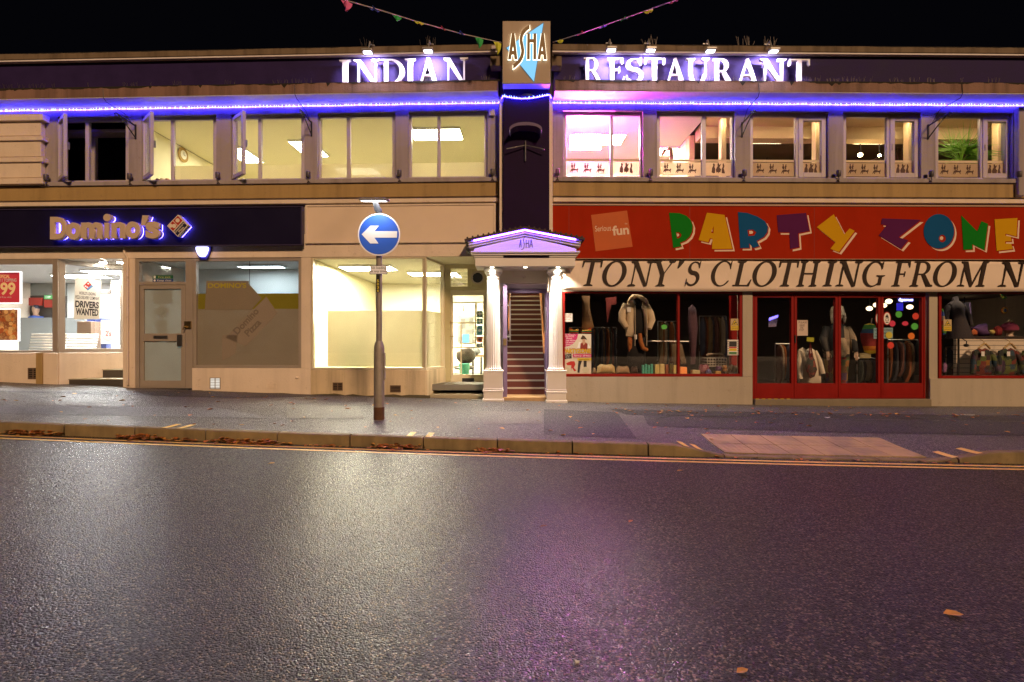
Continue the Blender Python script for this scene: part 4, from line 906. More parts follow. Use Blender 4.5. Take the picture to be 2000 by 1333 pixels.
for z in (zh0 + .08, zh1 - .09): mb.tube([(xl - .075, z, -.12), (xl + .105, z, -.12)], .012)
mb.build('pull_handle', m_steel, dl, smooth=True)
MB(FC).box(xl - .03, xl + .035, FC.Z(986, 675, -.06), FC.Z(986, 662, -.06), -.0595, -.05).build('lock_plate', m_brass, dl)
xr = FC.U(1068.5, -.25)
d2 = part(MB(FC).box(xr, xr + .04, z0s + .06, ztd - .1, -.50, -.28), 'door', m_pd, PT, .006)
MB(FC).tube([(xr - .03, FC.Z(1066, 650, -.3), -.29), (xr - .03, FC.Z(1066, 600, -.3), -.29)], .015, 10).build('pull_handle', m_steel, d2, smooth=True)

PO = thing('entrance_porch', 'white classical porch with two fluted columns and lit triangular pediment', 'porch', (.27, D0 - .1, .2))
nc = -.02
for x, xa in ((963.5, 0), (1085.5, 1)):
    n = nc; u = FC.U(x, n); zb_ = pav_z(u, D0 - n) - .02; zp = FC.Z(x, 723, n); zc = FC.Z(x, 527.5, n)
    hw = .187
    ped = part(MB(FC).box(u - hw, u + hw, zb_, zp - .03, n - hw, n + hw), 'pedestal', m_white, PO, .006)
    for z0_, z1_, e in ((zb_, zb_ + .06, .025), (zb_ + .20, zb_ + .235, .018), (zb_ + .25, zb_ + .27, .012), (zp - .029, zp, .016)): MB(FC).box(u - hw - e, u + hw + e, z0_, z1_, n - hw - e, n + hw + e).build('moulding', m_white, ped, bevel=.008)
    sh = part(MB(FC).lathe([(.165, zp), (.165, zp + .03), (.15, zp + .045), (.142, zp + .10), (.135, zp + .8), (.122, zc - .18)], u, n, 48, 1, .07), 'column', m_white, PO)
    MB(FC).lathe([(.128, zc - .18), (.128, zc - .165), (.118, zc - .16), (.118, zc - .13), (.135, zc - .12), (.165, zc - .075), (.168, zc - .06)], u, n, 32).build('capital', m_white, sh, smooth=True)
    MB(FC).box(u - .175, u + .175, zc - .06, zc, n - .175, n + .175).build('abacus', m_white, sh, bevel=.008)
nf = .28
ze0, ze1 = FC.Z(1026, 520.6, nf), FC.Z(1026, 503, nf)
a, b = FC.U(928, nf), FC.U(1123.5, nf)
part(MB(FC).box(a, b, ze0, ze1, -.295, nf), 'entablature', m_white, PO, .01)
m2 = MB(FC)
for dz0, dz1, e in ((0, .035, .02), (.035, .075, .05), (.075, .11, .085)): m2.box(a - e, b + e, ze1 + dz0, ze1 + dz1, -.29, nf + e)
part(m2, 'cornice', m_white, PO, .008)
npd = .36; zb_ = ze1 + .11
apex = FC.P(1025, 447.5, npd + .06); e0 = FC.P(911, 471.5, npd + .06); e1 = FC.P(1138.5, 469, npd + .06)
tyA = (apex[0], apex[1] - .10)
part(MB(FC).prism([(a - .02, zb_ + .002), (b + .02, zb_ + .002), (b + .02, zb_ + .05), (tyA[0], tyA[1]), (a - .02, zb_ + .05)], -.25, npd - .05), 'tympanum', m_white, PO)
m2 = MB(FC); m3 = MB(FC); m4 = MB(FC)
for e, sgn in ((e0, -1), (e1, 1)):
    d = Vector((apex[0] - e[0], apex[1] - e[1])); L = d.length; d /= L; q = Vector((-d.y, d.x)) * (1 if d.x > 0 else -1)
    P2 = lambda t, h: (e[0] + d.x * t + q.x * h, e[1] + d.y * t + q.y * h)
    for h0, h1, n in ((-.115, -.075, npd - .02), (-.075, -.035, npd + .015), (-.035, -.002, npd + .045)):
        m2.prism([P2(.02, h0), (apex[0], apex[1] + h0 * 1.03), (apex[0], apex[1] + h1 * 1.03), P2(.02, h1)], -.25, n)
    m3.prism([P2(-.03, .0), (apex[0], apex[1] + .0), (apex[0], apex[1] + .042), P2(-.03, .042)], -.25, npd + .09)
    for k in range(11):
        t = L * (k + .3) / 11; p = P2(t, .05); m3.tube([(p[0], p[1] + .002, npd + .10), (p[0], p[1] + .012, -.2)], .019, 7)
    m4.tube([P2(.14, -.018) + (npd + .058,), (apex[0] - sgn * -.0, apex[1] - .02, npd + .058)], .013, 8)
part(m2, 'raking_cornice', m_white, PO, .006)
part(m3, 'tiled_roof', M('dark_roof_tile', (.055, .035, .035), .7, var=.3, vs=10, bmp=.4), PO)
part(m4, 'neon_tube', EM('violet_neon', (.11, .035, 1.0), 95.0), PO)
# hanging end of a cable box beside the porch
part(MB(FC).box(FC.U(911, .3), FC.U(917, .3), FC.Z(914, 491, .3), FC.Z(914, 485, .3), .0, .3), 'gutter_end', m_black, PO, .01)

# moss and soot along the ledge tops, damp along the wall feet (irregular stains with a shape of their own)
m_moss = M('black_moss', (.022, .018, .012), .95, var=.4, vs=30); m_damp = M('damp_green_stain', (.10, .085, .05), .9, var=.4, vs=14)
def stain(fr, u0, u1, zf, n, up, lo, hi, drip, name, mat, par, seed, step=.045, gap=.0):
    random.seed(seed); mb = MB(fr); us, hs = [u0], [lo]; h = lo
    while us[-1] < u1:
        us.append(us[-1] + step * random.uniform(.5, 1.5)); h = max(lo * .4, min(hi, h + random.uniform(-1, 1) * (hi - lo) * .35))
        hs.append(h + (random.uniform(.02, .11) if random.random() < drip else 0))
    mb.strip([(u, zf(u)) for u in us], [(u, zf(u) + up * q) for u, q in zip(us, hs)], n, n + .002)
    o = part(mb, name, mat, par); o['kind'] = 'stuff'
stain(FL, UL0, UL1, lambda u: ZL1 - .002, .4302, -1, .006, .045, .04, 'moss', m_moss, BL, 1); stain(FR, UR0, UR1, lambda u: ZL1 - .002, .4302, -1, .006, .045, .04, 'moss', m_moss, BR, 2)
stain(FL, UL0, UL1, lambda u: ZC1 - .002, .2502, -1, .003, .016, .0, 'moss', m_moss, BL, 3, gap=.3); stain(FR, UR0, UR1, lambda u: ZC1 - .002, .2502, -1, .003, .016, .0, 'moss', m_moss, BR, 4, gap=.3)
for fr, a, b, par, sd_ in ((FL, FL.U(608, 0), FL.U(831, 0), BL, 5), (FL, FL.U(378, 0), FL.U(604, 0), BL, 6), (FL, UL0, FL.U(110, 0), BL, 7), (FR, FR.U(1108, 0), FR.U(1468, 0), BR, 8), (FR, FR.U(1820, 0), 13, BR, 9)):
    stain(fr, a, b, lambda u: pav_z(fr.w(u, 0, 0).x, fr.w(u, 0, 0).y) - .01, .0005, 1, .012, .07 if sd_ == 5 else .03, .0, 'damp_stain', m_damp, par, sd_, step=.11, gap=.0)
# ================================================================ SIGNS
zS0, zS1 = FL.Z(588, 477.5, .14), FL.Z(588, 405.5, .14)
m_navyb = M('navy_sign_board', (.010, .008, .030), .45, var=.2, vs=2, spec=.15)
SD = thing('shop_sign', 'long navy sign board with raised halo lit letters and a tilted tile emblem', 'sign', tuple(FL.w(FL.U(300), zS0, .1)))
part(MB(FL).box(UL0, FL.U(588, .14), zS0, zS1, .061, .14), 'sign_board', m_navyb, SD, .006)
part(MB(FL).box(UL0, FL.U(588, .14), zS1 + .001, zS1 + .02, .062, .16).box(UL0, FL.U(588, .14), zS0 - .02, zS0 - .001, .062, .15).box(FL.U(588, .14) + .001, FL.U(588, .14) + .03, zS0 - .02, zS1 + .02, .062, .15), 'sign_trim', M('dark_blue_trim', (.05, .04, .09), .35), SD)
m_halo = EM('halo_blue_white', (.10, .075, 1.0), 22.0); m_lface = M('tan_letter_face', (.58, .45, .34), .5, var=.04)
n0, n1 = .195, .30
def dom(ch, x0, x1, y0, y1, bold=.045):
    X = lambda x: FL.U(80 + x / 6.25, n1); Y = lambda y: FL.Z(300, 400 + y / 6.25 + .6, n1)
    a = (X(x0), X(x1), Y(y1), Y(y0))
    o = text(FL, ch, *a, n0, n1, 'letter', m_lface, SD, bold=bold)
    e = .012; text(FL, ch, a[0] + e, a[1] - e, a[2] + e, a[3] - e, .160, n0 - .006, 'halo_light', m_halo, o, bold=bold)
for q in (("D", 110, 300, 135, 410, .05), ("o", 303, 474, 205, 415, .05), ("m", 486, 742, 205, 408, .05), ("\u0131", 762, 826, 212, 405, .03), ("n", 858, 1025, 205, 405, .05), ("o", 1030, 1200, 200, 410, .05), ("s", 1276, 1442, 200, 410, .05)):
    if q[0] == "\u0131":
        X = lambda x: FL.U(80 + x / 6.25, n1); Y = lambda y: FL.Z(300, 400 + y / 6.25 + .6, n1)
        o = part(MB(FL).box(X(770), X(828), Y(405), Y(212), n0, n1), 'letter', m_lface, SD, .004); MB(FL).box(X(776), X(822), Y(401), Y(217), .16, n0 - .006).build('halo_light', m_halo, o)
        c = (X(805), Y(150)); r_ = X(850) - X(805)
        o = part(MB(FL).prism(circ(c, r_), n0, n1), 'letter', m_lface, SD); MB(FL).prism(circ(c, r_ - .01), .16, n0 - .006).build('halo_light', m_halo, o)
        o = part(MB(FL).prism([(X(1238), Y(127)), (X(1318), Y(127)), (X(1268), Y(252)), (X(1218), Y(252))], n0, n1), 'letter', m_lface, SD); MB(FL).prism([(X(1246), Y(133)), (X(1308), Y(133)), (X(1262), Y(246)), (X(1228), Y(246))], .16, n0 - .006).build('halo_light', m_halo, o)
    else: dom(*q)
Q = lambda x, y, n=.30: (FL.U(80 + x / 6.25, n), FL.Z(350, 400 + y / 6.25 + .6, n))
dia = [Q(1672, 118), Q(1795, 252), Q(1668, 390), Q(1537, 256)]
cd_ = (sum(p[0] for p in dia) / 4, sum(p[1] for p in dia) / 4); inset = lambda k: [(cd_[0] + (p[0] - cd_[0]) * k, cd_[1] + (p[1] - cd_[1]) * k) for p in dia]
em = part(MB(FL).prism(dia, n0, n1), 'emblem', M('emblem_cream', (.75, .66, .55), .5, var=.03), SD, .003)
MB(FL).prism(inset(.93), .16, n0 - .006).build('halo_light', m_halo, em)
T = [Q(1672, 134, .3), Q(1728, 192, .3), Q(1614, 318, .3), Q(1553, 256, .3)]
MB(FL).prism(T, n1 + .001, n1 + .004).build('emblem_panel', M('emblem_red', (.42, .035, .02), .4), em)
MB(FL).prism([Q(1738, 202), Q(1782, 252), Q(1668, 376), Q(1622, 327)], n1 + .001, n1 + .004).build('emblem_panel', M('emblem_navy', (.02, .02, .06), .4), em)
MB(FL).prism([Q(1610, 196), Q(1615, 191), Q(1672, 250), Q(1667, 256)], n1 + .0045, n1 + .006).build('emblem_line', MATS['emblem_cream'], em)
mb = MB(FL)
for p in ((1584, 254), (1628, 258), (1670, 190)): mb.prism(circ(Q(*p), .042, seg=20), n1 + .0046, n1 + .0062)
mb.build('emblem_dots', MATS['emblem_cream'], em)
c = Q(1702, 290); text(FL, "Domino's\nPizza", c[0] - .135, c[0] + .135, c[1] - .045, c[1] + .045, n1 + .0045, n1 + .006, 'emblem_lettering', MATS['emblem_cream'], em, bold=.02, rot=R(47))

# blank cream board
zB0, zB1 = FL.Z(780, 474.5, .05), FL.Z(780, 399, .05)
SB = thing('blank_sign_board', 'blank cream sign board with thin frame above the empty lit shop', 'sign', tuple(FL.w(FL.U(780), zB0, .05)))
ub0, ub1 = FL.U(596, .05), FL.U(968, .05)
m_blank = M('faded_cream_panel', (.76, .62, .48), .6, var=.10, vs=1.2, bmp=.1)
part(MB(FL).box(ub0 + .035, ub1 - .035, zB0 + .035, zB1 - .035, .002, .035), 'sign_panel', m_blank, SB)
part(ring(MB(FL), ub0, ub1, zB0, zB1, .001, .05, .034), 'sign_frame', m_cream2, SB, .004)

# boxed corner sign above the pillar
zx0, zx1 = FC.Z(1028, 163.5, .5), FC.Z(1028, 41.5, .5); xb0, xb1 = FC.U(981.5, .5), FC.U(1075, .5)
SA = thing('box_sign', 'square tan box sign with blue triangle and glowing outlined letters above the pillar', 'sign', ((xb0 + xb1) / 2, D0 - .4, zx0))
part(MB(FC).box(xb0, xb1, zx0, zx1, -.05, .5), 'sign_box', M('tan_sign_box', (.40, .31, .23), .55, var=.06, vs=2, streak=.15, dirt=(.3, .2, .12)), SA, .006)
part(MB(FC).box(xb0 + .01, xb1 - .01, zx0 - .006, zx0 - .001, -.04, .49), 'underside', m_soffit, SA)
G = lambda x, y, n=.53: FC.P(970 + x / 8.883, 30 + y / 8.883, n)
tri = [G(155, 570, .505), G(822, 118, .505), G(652, 1180, .505)]
ct = (sum(p[0] for p in tri) / 3, sum(p[1] for p in tri) / 3)
part(MB(FC).prism(tri, .501, .506), 'triangle_edge', M('blue_triangle_edge', (.12, .28, .5), .5), SA)
part(MB(FC).prism([(ct[0] + (p[0] - ct[0]) * .95, ct[1] + (p[1] - ct[1]) * .95) for p in tri], .5065, .510), 'triangle', EM('backlit_blue_triangle', (.26, .66, 1.0), 1.05), SA)
def spath(cl, wd):
    P = [Vector(p) for p in cl]; Lf, Rt = [], []
    n = 24; pts = []
    def cat(p0, p1, p2, p3, t): return .5 * ((2 * p1) + (-p0 + p2) * t + (2 * p0 - 5 * p1 + 4 * p2 - p3) * t * t + (-p0 + 3 * p1 - 3 * p2 + p3) * t ** 3)
    for i in range(len(P) - 1):
        for k in range(4): pts.append(cat(P[max(i - 1, 0)], P[i], P[i + 1], P[min(i + 2, len(P) - 1)], k / 4))
    pts.append(P[-1])
    for i, p in enumerate(pts):
        d = (pts[min(i + 1, len(pts) - 1)] - pts[max(i - 1, 0)]).normalized(); q = Vector((-d.y, d.x)) * wd / 2
        if i in (0, len(pts) - 1): q = Vector((0, q.y * 1.35 if abs(q.y) > 1 else wd / 2)); q = q if (Vector((-d.y, d.x)).y * q.y) > 0 else -q
        Lf.append(tuple(p + q)); Rt.append(tuple(p - q))
    return Lf, Rt
A1 = [[(262, 322), (310, 322), (360, 770), (308, 770), (298, 690), (262, 690), (250, 770), (200, 770)], [(284, 545), (298, 632), (270, 632)]]
HH = [[(530, 330), (578, 330), (578, 430), (636, 430), (636, 330), (688, 330), (685, 770), (635, 770), (635, 478), (577, 478), (575, 770), (525, 770)]]
A2 = [[(775, 322), (820, 322), (866, 770), (815, 770), (808, 690), (772, 690), (760, 770), (710, 770)], [(790, 545), (805, 632), (775, 632)]]
SL, SR_ = spath([(572, 208), (500, 262), (438, 350), (424, 450), (440, 545), (452, 640), (430, 740), (380, 820), (285, 908)], 54)
SS = [SL + SR_[::-1]]
def grow(lp, k):      # offset an outline by k (in the outline's own units)
    n = len(lp); out = []; ar = sum(lp[i][0] * lp[(i + 1) % n][1] - lp[(i + 1) % n][0] * lp[i][1] for i in range(n)); sg = 1 if ar > 0 else -1
    for i in range(n):
        a, b, c = Vector(lp[i - 1]), Vector(lp[i]), Vector(lp[(i + 1) % n]); d1 = (b - a); d2 = (c - b)
        if d1.length < 1e-6 or d2.length < 1e-6: out.append(tuple(b)); continue
        d1.normalize(); d2.normalize(); n1_ = Vector((d1.y, -d1.x)) * sg; n2_ = Vector((d2.y, -d2.x)) * sg; m = n1_ + n2_
        m = m / max(.5, m.dot(n1_)) if m.length > 1e-4 else n1_; out.append(tuple(b + m * k))
    return out
m_lbrown = M('brown_letter_face', (.26, .17, .075), .5, var=.1); m_hw = EM('halo_warm_white', (1.0, .90, .66), 3.2)
for lp in (A1, SS, HH, A2):
    o = holes(FC, [[G(*p) for p in q] for q in lp], .532, .556, 'letter', m_lbrown, SA)
    g = [grow(lp[0], 6.5)]
    holes(FC, [[G(*p) for p in q] for q in g], .5135, .529, 'halo_light', m_hw, o)
# the same name in thin strokes on the pediment
m_viol = M('violet_lettering', (.05, .02, .22), .4)
H_ = lambda x, y: FC.P(900 + x / 8, 430 + y / 8, npd - .045)
PL = thing('pediment_lettering', 'thin violet four letter name on the pink lit pediment', 'lettering', tuple(FC.w(*H_(1010, 430), npd)))
def stroke(pts, wd): 
    a, b = spath(pts, wd) if len(pts) > 2 else (None, None)
    if a is None:
        p, q = Vector(pts[0]), Vector(pts[1]); d = (q - p).normalized(); e = Vector((-d.y, d.x)) * wd / 2; return [tuple(p + e), tuple(q + e), tuple(q - e), tuple(p - e)]
    return a + b[::-1]
for strokes in ([[(914, 432), (935, 306)], [(937, 306), (944, 432)], [(920, 388), (942, 388)]], [[(1013, 258), (990, 275), (980, 320), (992, 380), (985, 430), (968, 455), (946, 462)]],
                [[(1022, 310), (1022, 434)], [(1064, 310), (1060, 434)], [(1022, 366), (1062, 366)]], [[(1076, 432), (1098, 306)], [(1100, 306), (1122, 432)], [(1083, 388), (1114, 388)]]):
    mb = MB(FC)
    for i, s in enumerate(strokes): mb.prism([H_(*p) for p in stroke(s, 9)], npd - .049, npd - .044 + .001 * i)
    part(mb, 'letter', m_viol, PL)

# big raised serif words on the parapet
m_wl = M('white_raised_letter', (.78, .76, .80), .45, var=.04, spec=.5)
zt_, ln = FL.Z(790, 115.0, .33), .33
SI = thing('raised_lettering', 'white raised serif word with six letters on the left ledge', 'lettering', tuple(FL.w(FL.U(790), ZL1, .3)))
for ch, a, b in (('I', 90, 247), ('N', 285, 665), ('D', 680, 1000), ('I', 1005, 1150), ('A', 1172, 1492), ('N', 1545, 1887)):
    serif_letter(FL, ch, FL.U(650 + a / 7.143, ln), FL.U(650 + b / 7.143, ln), ZL1 + .004, zt_, ln - .05, ln, 'letter', m_wl, SI)
SRs = thing('raised_lettering', 'white raised serif word with ten letters on the right ledge', 'lettering', tuple(FR.w(FR.U(1360), ZL1, .3)))
zt_ = FR.Z(1200, 113.0, .33)
for ch, a, b in (('R', 85, 238), ('E', 282, 418), ('S', 432, 570), ('T', 580, 745), ('A', 742, 920), ('U', 918, 1105), ('R', 1140, 1305), ('A', 1322, 1515), ('N', 1520, 1735), ('T', 1758, 1925)):
    serif_letter(FR, ch, FR.U(1120 + a / 4.167, ln), FR.U(1120 + b / 4.167, ln), ZL1 + .004, zt_, ln - .05, ln, 'letter', m_wl, SRs)

# red party shop sign
zP0, zP1 = FR.Z(1200, 505, .15), FR.Z(1200, 402, .15)
m_redb = M('red_sign_panel', (.36, .026, .008), .10, rvar=.015, var=.16, vs=1.5, streak=.12, dirt=(.25, .05, .0), spec=.03)
SP = thing('shop_sign', 'long red sign board with multicoloured tumbling letters', 'sign', tuple(FR.w(FR.U(1600), zP0, .1)))
ur0 = FR.U(1076, .15)
part(MB(FR).box(ur0, UR1, zP0, zP1, .0615, .15), 'sign_board', m_redb, SP, .005)
part(MB(FR).box(ur0, UR1, zP1 + .001, zP1 + .03, .0615, .165).box(ur0, UR1, zP0 - .012, zP0 - .001, .062, .16), 'sign_trim', M('sign_trim_cream', (.45, .28, .18), .5), SP)
for x in (1111, 1347, 1590, 1830): part(MB(FR).box(FR.U(x, .15), FR.U(x, .15) + .006, zP0 + .005, zP1 - .005, .15, .1512), 'panel_joint', M('panel_joint_dark', (.2, .015, .008), .5), SP)
m_pw = M('letter_shadow_pale', (.78, .60, .46), .6, var=.05, spec=.15)
COLS = {'g': M('letter_green', (.012, .20, .018), .09, var=.1, rvar=.01, spec=.03), 'y': M('letter_yellow', (.60, .33, .012), .09, var=.06, rvar=.01, spec=.05), 'b': M('letter_blue', (.012, .09, .24), .09, rvar=.01, var=.1, spec=.03), 'p': M('letter_purple', (.10, .018, .085), .09, rvar=.01, var=.1, spec=.03)}
def pz1(x, y): return FR.P(1280 + x / 5.556, 400 + y / 5.556, .16)
def pz2(x, y): return FR.P(1640 + x / 5.556, 400 + y / 5.556, .16)
def ppx(x, y): return FR.P(x, y, .16)
ovo = [(1078 + 165 * math.cos(t) + 14 * math.sin(t) * 0, 290 - 188 * math.sin(t)) for t in [2 * math.pi * k / 48 for k in range(48)]]
LET = [('P', 'g', pz1, [(150, 88), (260, 92), (340, 122), (385, 168), (405, 230), (400, 292), (375, 345), (330, 388), (268, 414), (282, 452), (195, 470)], [(225, 300), (262, 300), (284, 325), (276, 350), (252, 366), (235, 368)]),
       ('A', 'y', pz1, [(560, 88), (752, 112), (836, 480), (615, 482), (620, 370), (592, 365), (575, 410), (470, 385)], [(634, 230), (632, 312), (605, 305)]),
       ('R', 'b', pz1, [(897, 80), (1000, 90), (1110, 130), (1190, 180), (1222, 240), (1215, 300), (1180, 350), (1100, 395), (1128, 452), (1062, 470), (1018, 418), (1022, 470), (922, 472)], [(1000, 275), (1060, 270), (1095, 300), (1075, 335), (1012, 342)]),
       ('T', 'p', pz1, [(1318, 115), (1635, 90), (1672, 285), (1550, 310), (1560, 462), (1465, 482), (1455, 300), (1335, 300)], None),
       ('Y', 'y', ppx, [(1595.5, 444), (1628.5, 418.8), (1649, 458.5), (1659.8, 446.4), (1669.7, 451.3), (1638.5, 492.7), (1622, 486.4), (1632, 473.8)], None),
       ('Z', 'p', pz2, [(462, 150), (885, 165), (640, 355), (745, 388), (665, 482), (425, 335), (510, 225), (450, 212)], None),
       ('O', 'b', pz2, ovo, [(1115 + 38 * math.cos(t), 368 + 40 * math.sin(t)) for t in [2 * math.pi * k / 24 for k in range(24)]]),
       ('N', 'g', pz2, [(1322, 118), (1495, 290), (1540, 180), (1610, 208), (1572, 495), (1440, 430), (1442, 486), (1345, 490)], None),
       ('E', 'y', pz2, [(1682, 160), (1930, 145), (1920, 345), (1800, 315), (1800, 338), (1860, 348), (1865, 398), (1798, 400), (1798, 422), (1862, 425), (1880, 482), (1705, 502)], None)]
for ch, c, fn, pts, hole in LET:
    k = 1.0 if fn is not ppx else 1 / 5.556
    o = holes(FR, [[fn(*p) for p in pts]] + ([[fn(*p) for p in hole]] if hole else []), .1555, .158, 'letter', COLS[c], SP)
    sh = lambda dx, dy: [fn(p[0] + dx * k, p[1] + dy * k) for p in pts]
    MB(FR).prism(sh(10, 9), .1536, .155).build('letter_gap', m_redb, o); MB(FR).prism(sh(28, 26), .1512, .1531).build('letter_shadow', m_pw, o)
    if hole:
        cx2, cy2 = sum(p[0] for p in hole) / len(hole), sum(p[1] for p in hole) / len(hole)
        MB(FR).prism([fn(cx2 - 8 + (p[0] - cx2) * .5, cy2 - 4 + (p[1] - cy2) * .5) for p in hole], .1552, .1562).build('letter_glint', m_pw, o)
S7 = lambda x, y: FR.P(840 + x / 3.174, 380 + y / 3.174, .155)
tl = part(MB(FR).prism([S7(998, 128), S7(1221, 100), S7(1256, 325), S7(1026, 353)], .1511, .154), 'emblem', M('orange_emblem', (.55, .13, .04), .6, spec=.1, var=.12, vs=4), SP)
def stext(s, x0, x1, y0, y1, nm, bold, rot):
    a, b = S7(x0, y1), S7(x1, y0); text(FR, s, a[0], b[0], a[1], b[1], .1545, .156, nm, MATS['letter_shadow_pale'], tl, bold=bold, rot=rot)
stext('Serious', 1022, 1122, 193, 228, 'emblem_lettering', .0, R(4)); stext('fun', 1130, 1232, 192, 252, 'emblem_lettering', .03, R(5)); stext('TM', 1206, 1222, 178, 188, 'emblem_lettering', .0, 0)

# banner
m_ban = M('pale_banner_cloth', (.80, .67, .55), .6, var=.06, vs=2.5, bmp=.35, bs=9)
zb0, zb1 = FR.Z(1300, 569, .12), FR.Z(1300, 508, .12)
BN = thing('banner', 'long pale banner with big dark italic capitals under the red sign', 'banner', tuple(FR.w(FR.U(1560), zb0, .12)))
u0, u1 = FR.U(1100, .12), 12.5; nx, nz = 160, 8; vs = []
def wob(u, t): 
    s = math.sin(u * 1.7) * .004 + math.sin(u * 5.1 + t * 5) * .003 + math.sin(u * 2.3 - t * 7) * .004
    k = max(0, 1 - (u - u0) / .35); return s + k * .03 * math.sin(t * 9 + u * 22)
for i in range(nx + 1):
    for j in range(nz + 1): u = u0 + (u1 - u0) * i / nx; t = j / nz; vs.append((u, zb0 + (zb1 - zb0) * t + .006 * math.sin(u * 1.3) * (1 - t), .105 + wob(u, t)))
fs = [(i * (nz + 1) + j, (i + 1) * (nz + 1) + j, (i + 1) * (nz + 1) + j + 1, i * (nz + 1) + j + 1) for i in range(nx) for j in range(nz)]
o = part(MB(FR).add(vs, fs), 'banner_cloth', m_ban, BN, smooth=True); sm = o.modifiers.new('solid', 'SOLIDIFY'); sm.thickness = .003; sm.offset = -1
m_bl = M('dark_brown_print', (.030, .017, .011), .5, var=.3, vs=2.5, spec=.2)
bz0, bz1 = FR.Z(1300, 559.2, .123), FR.Z(1300, 510, .123)
for z, ch, a, b in ((5, 'T', 160, 340), (5, 'O', 332, 540), (5, 'N', 545, 782), (5, 'Y', 770, 960), (5, "'", 970, 1032), (5, 'S', 1032, 1175), (5, 'C', 1258, 1440), (5, 'L', 1436, 1600), (5, 'O', 1606, 1815), (5, 'T', 1832, 2008),
                    (6, 'H', 70, 275), (6, 'I', 290, 416), (6, 'N', 400, 636), (6, 'G', 632, 822), (6, 'F', 876, 1042), (6, 'R', 1030, 1222), (6, 'O', 1230, 1432), (6, 'M', 1430, 1708), (6, 'N', 1780, 2030)):
    x0 = (1100 if z == 5 else 1540); serif_letter(FR, ch, FR.U(x0 + a / 4.348, .122), FR.U(x0 + b / 4.348, .122), bz0, bz1 if ch != "'" else bz1 + .02, .1195, .1205, 'letter', m_bl, BN, shear=.21)

# ---------------------------------------------------------------- one way sign on its pole
ypole = 7.55; xs_ = (740.5 - CX) / F * ypole
FP = Frame((xs_, ypole, 0), (1, 0, 0)); zpb = pav_z(xs_, ypole)
ZP = lambda y: CAMZ + ypole * (CY - y) / F; UPX = lambda x: (x - 740.5) / F * ypole
SG = thing('road_sign', 'round blue road sign with white left arrow on a lit lamp pole', 'road sign', (xs_, ypole, zpb))
m_galv = M('galvanised_steel', (.30, .27, .23), .55, .35, var=.3, vs=8, bmp=.5, bs=60, dirt=(.16, .09, .04))
rl, ru = .076, .042
z1_ = ZP(680)
part(MB(FP).lathe([(rl, zpb - .1), (rl, z1_), (rl * .95, z1_ + .03), (ru * 1.15, z1_ + .10)], 0, 0, 24), 'lower_pole', m_galv, SG, smooth=True)
part(MB(FP).lathe([(rl * 1.02, zpb + .005), (rl * 1.02, zpb + .19)], 0, 0, 24), 'base_sleeve', M('rusty_base', (.10, .045, .02), .8, var=.4, vs=12, bmp=.6), SG)
part(MB(FP).lathe([(ru, z1_ + .101), (ru, ZP(412))], 0, 0, 20), 'upper_pole', m_galv, SG, smooth=True)
part(MB(FP).box(rl - .004, rl + .012, ZP(742), ZP(690), -.03, .03), 'access_door', m_galv, SG, .004)
zc = ZP(461); ucs = UPX(743.3); rs = 41.3 / F * (ypole - .09)
m_sblue = M('sign_blue', (.030, .12, .62), .45, var=.06, vs=6, spec=.4); m_swhite = M('sign_white', (.85, .85, .86), .4, var=.02)
dsc = part(MB(FP).prism(circ((ucs, zc), rs, seg=64), .078, .088), 'sign_disc', m_swhite, SG)
MB(FP).prism(circ((ucs, zc), rs * .94, seg=64), .0885, .090).build('blue_face', m_sblue, dsc)
qa = lambda x, y: (ucs + (x - 467) / 310 * rs, zc - (y - 600) / 310 * rs)
MB(FP).prism([qa(*p) for p in ((213, 598), (342, 472), (466, 472), (402, 552), (735, 552), (730, 647), (400, 647), (460, 732), (338, 732))], .0905, .092).build('arrow', m_swhite, dsc)
part(MB(FP).box(ucs - .07, ucs + .07, zc - .18, zc - .14, -.045, .077).box(ucs - .07, ucs + .07, zc + .14, zc + .18, -.045, .077), 'sign_clamp', m_galv, SG)
ub0, ub1, zb0_, zb1_ = UPX(724.3), UPX(758), ZP(537), ZP(520.5)
pl = part(MB(FP).box(ub0, ub1, zb0_, zb1_, .05, .058), 'plate', M('plate_edge', (.03, .03, .03), .5), SG)
MB(FP).box(ub0 + .006, ub1 - .006, zb0_ + .006, zb1_ - .006, .0585, .060).build('plate_face', m_swhite, pl)
text(FP, 'No loading\nat any time', ub0 + .016, ub1 - .016, zb0_ + .016, zb1_ - .014, .0603, .0612, 'plate_lettering', m_black, pl)
m_ny = M('number_strip_black', (.02, .02, .015), .5); u_ = UPX(740.5)
st_ = part(MB(FP).box(u_ - .034, u_ + .022, ZP(572), ZP(538.5), .0425, .046), 'number_strip', m_ny, SG)
for k, ch in enumerate('S036'): text(FP, ch, u_ - .02, u_ + .010, ZP(552.3 + 6.3 * k), ZP(547.3 + 6.3 * k), .0465, .0475, 'number', M('number_yellow', (.75, .6, .05), .5), st_, bold=.02)
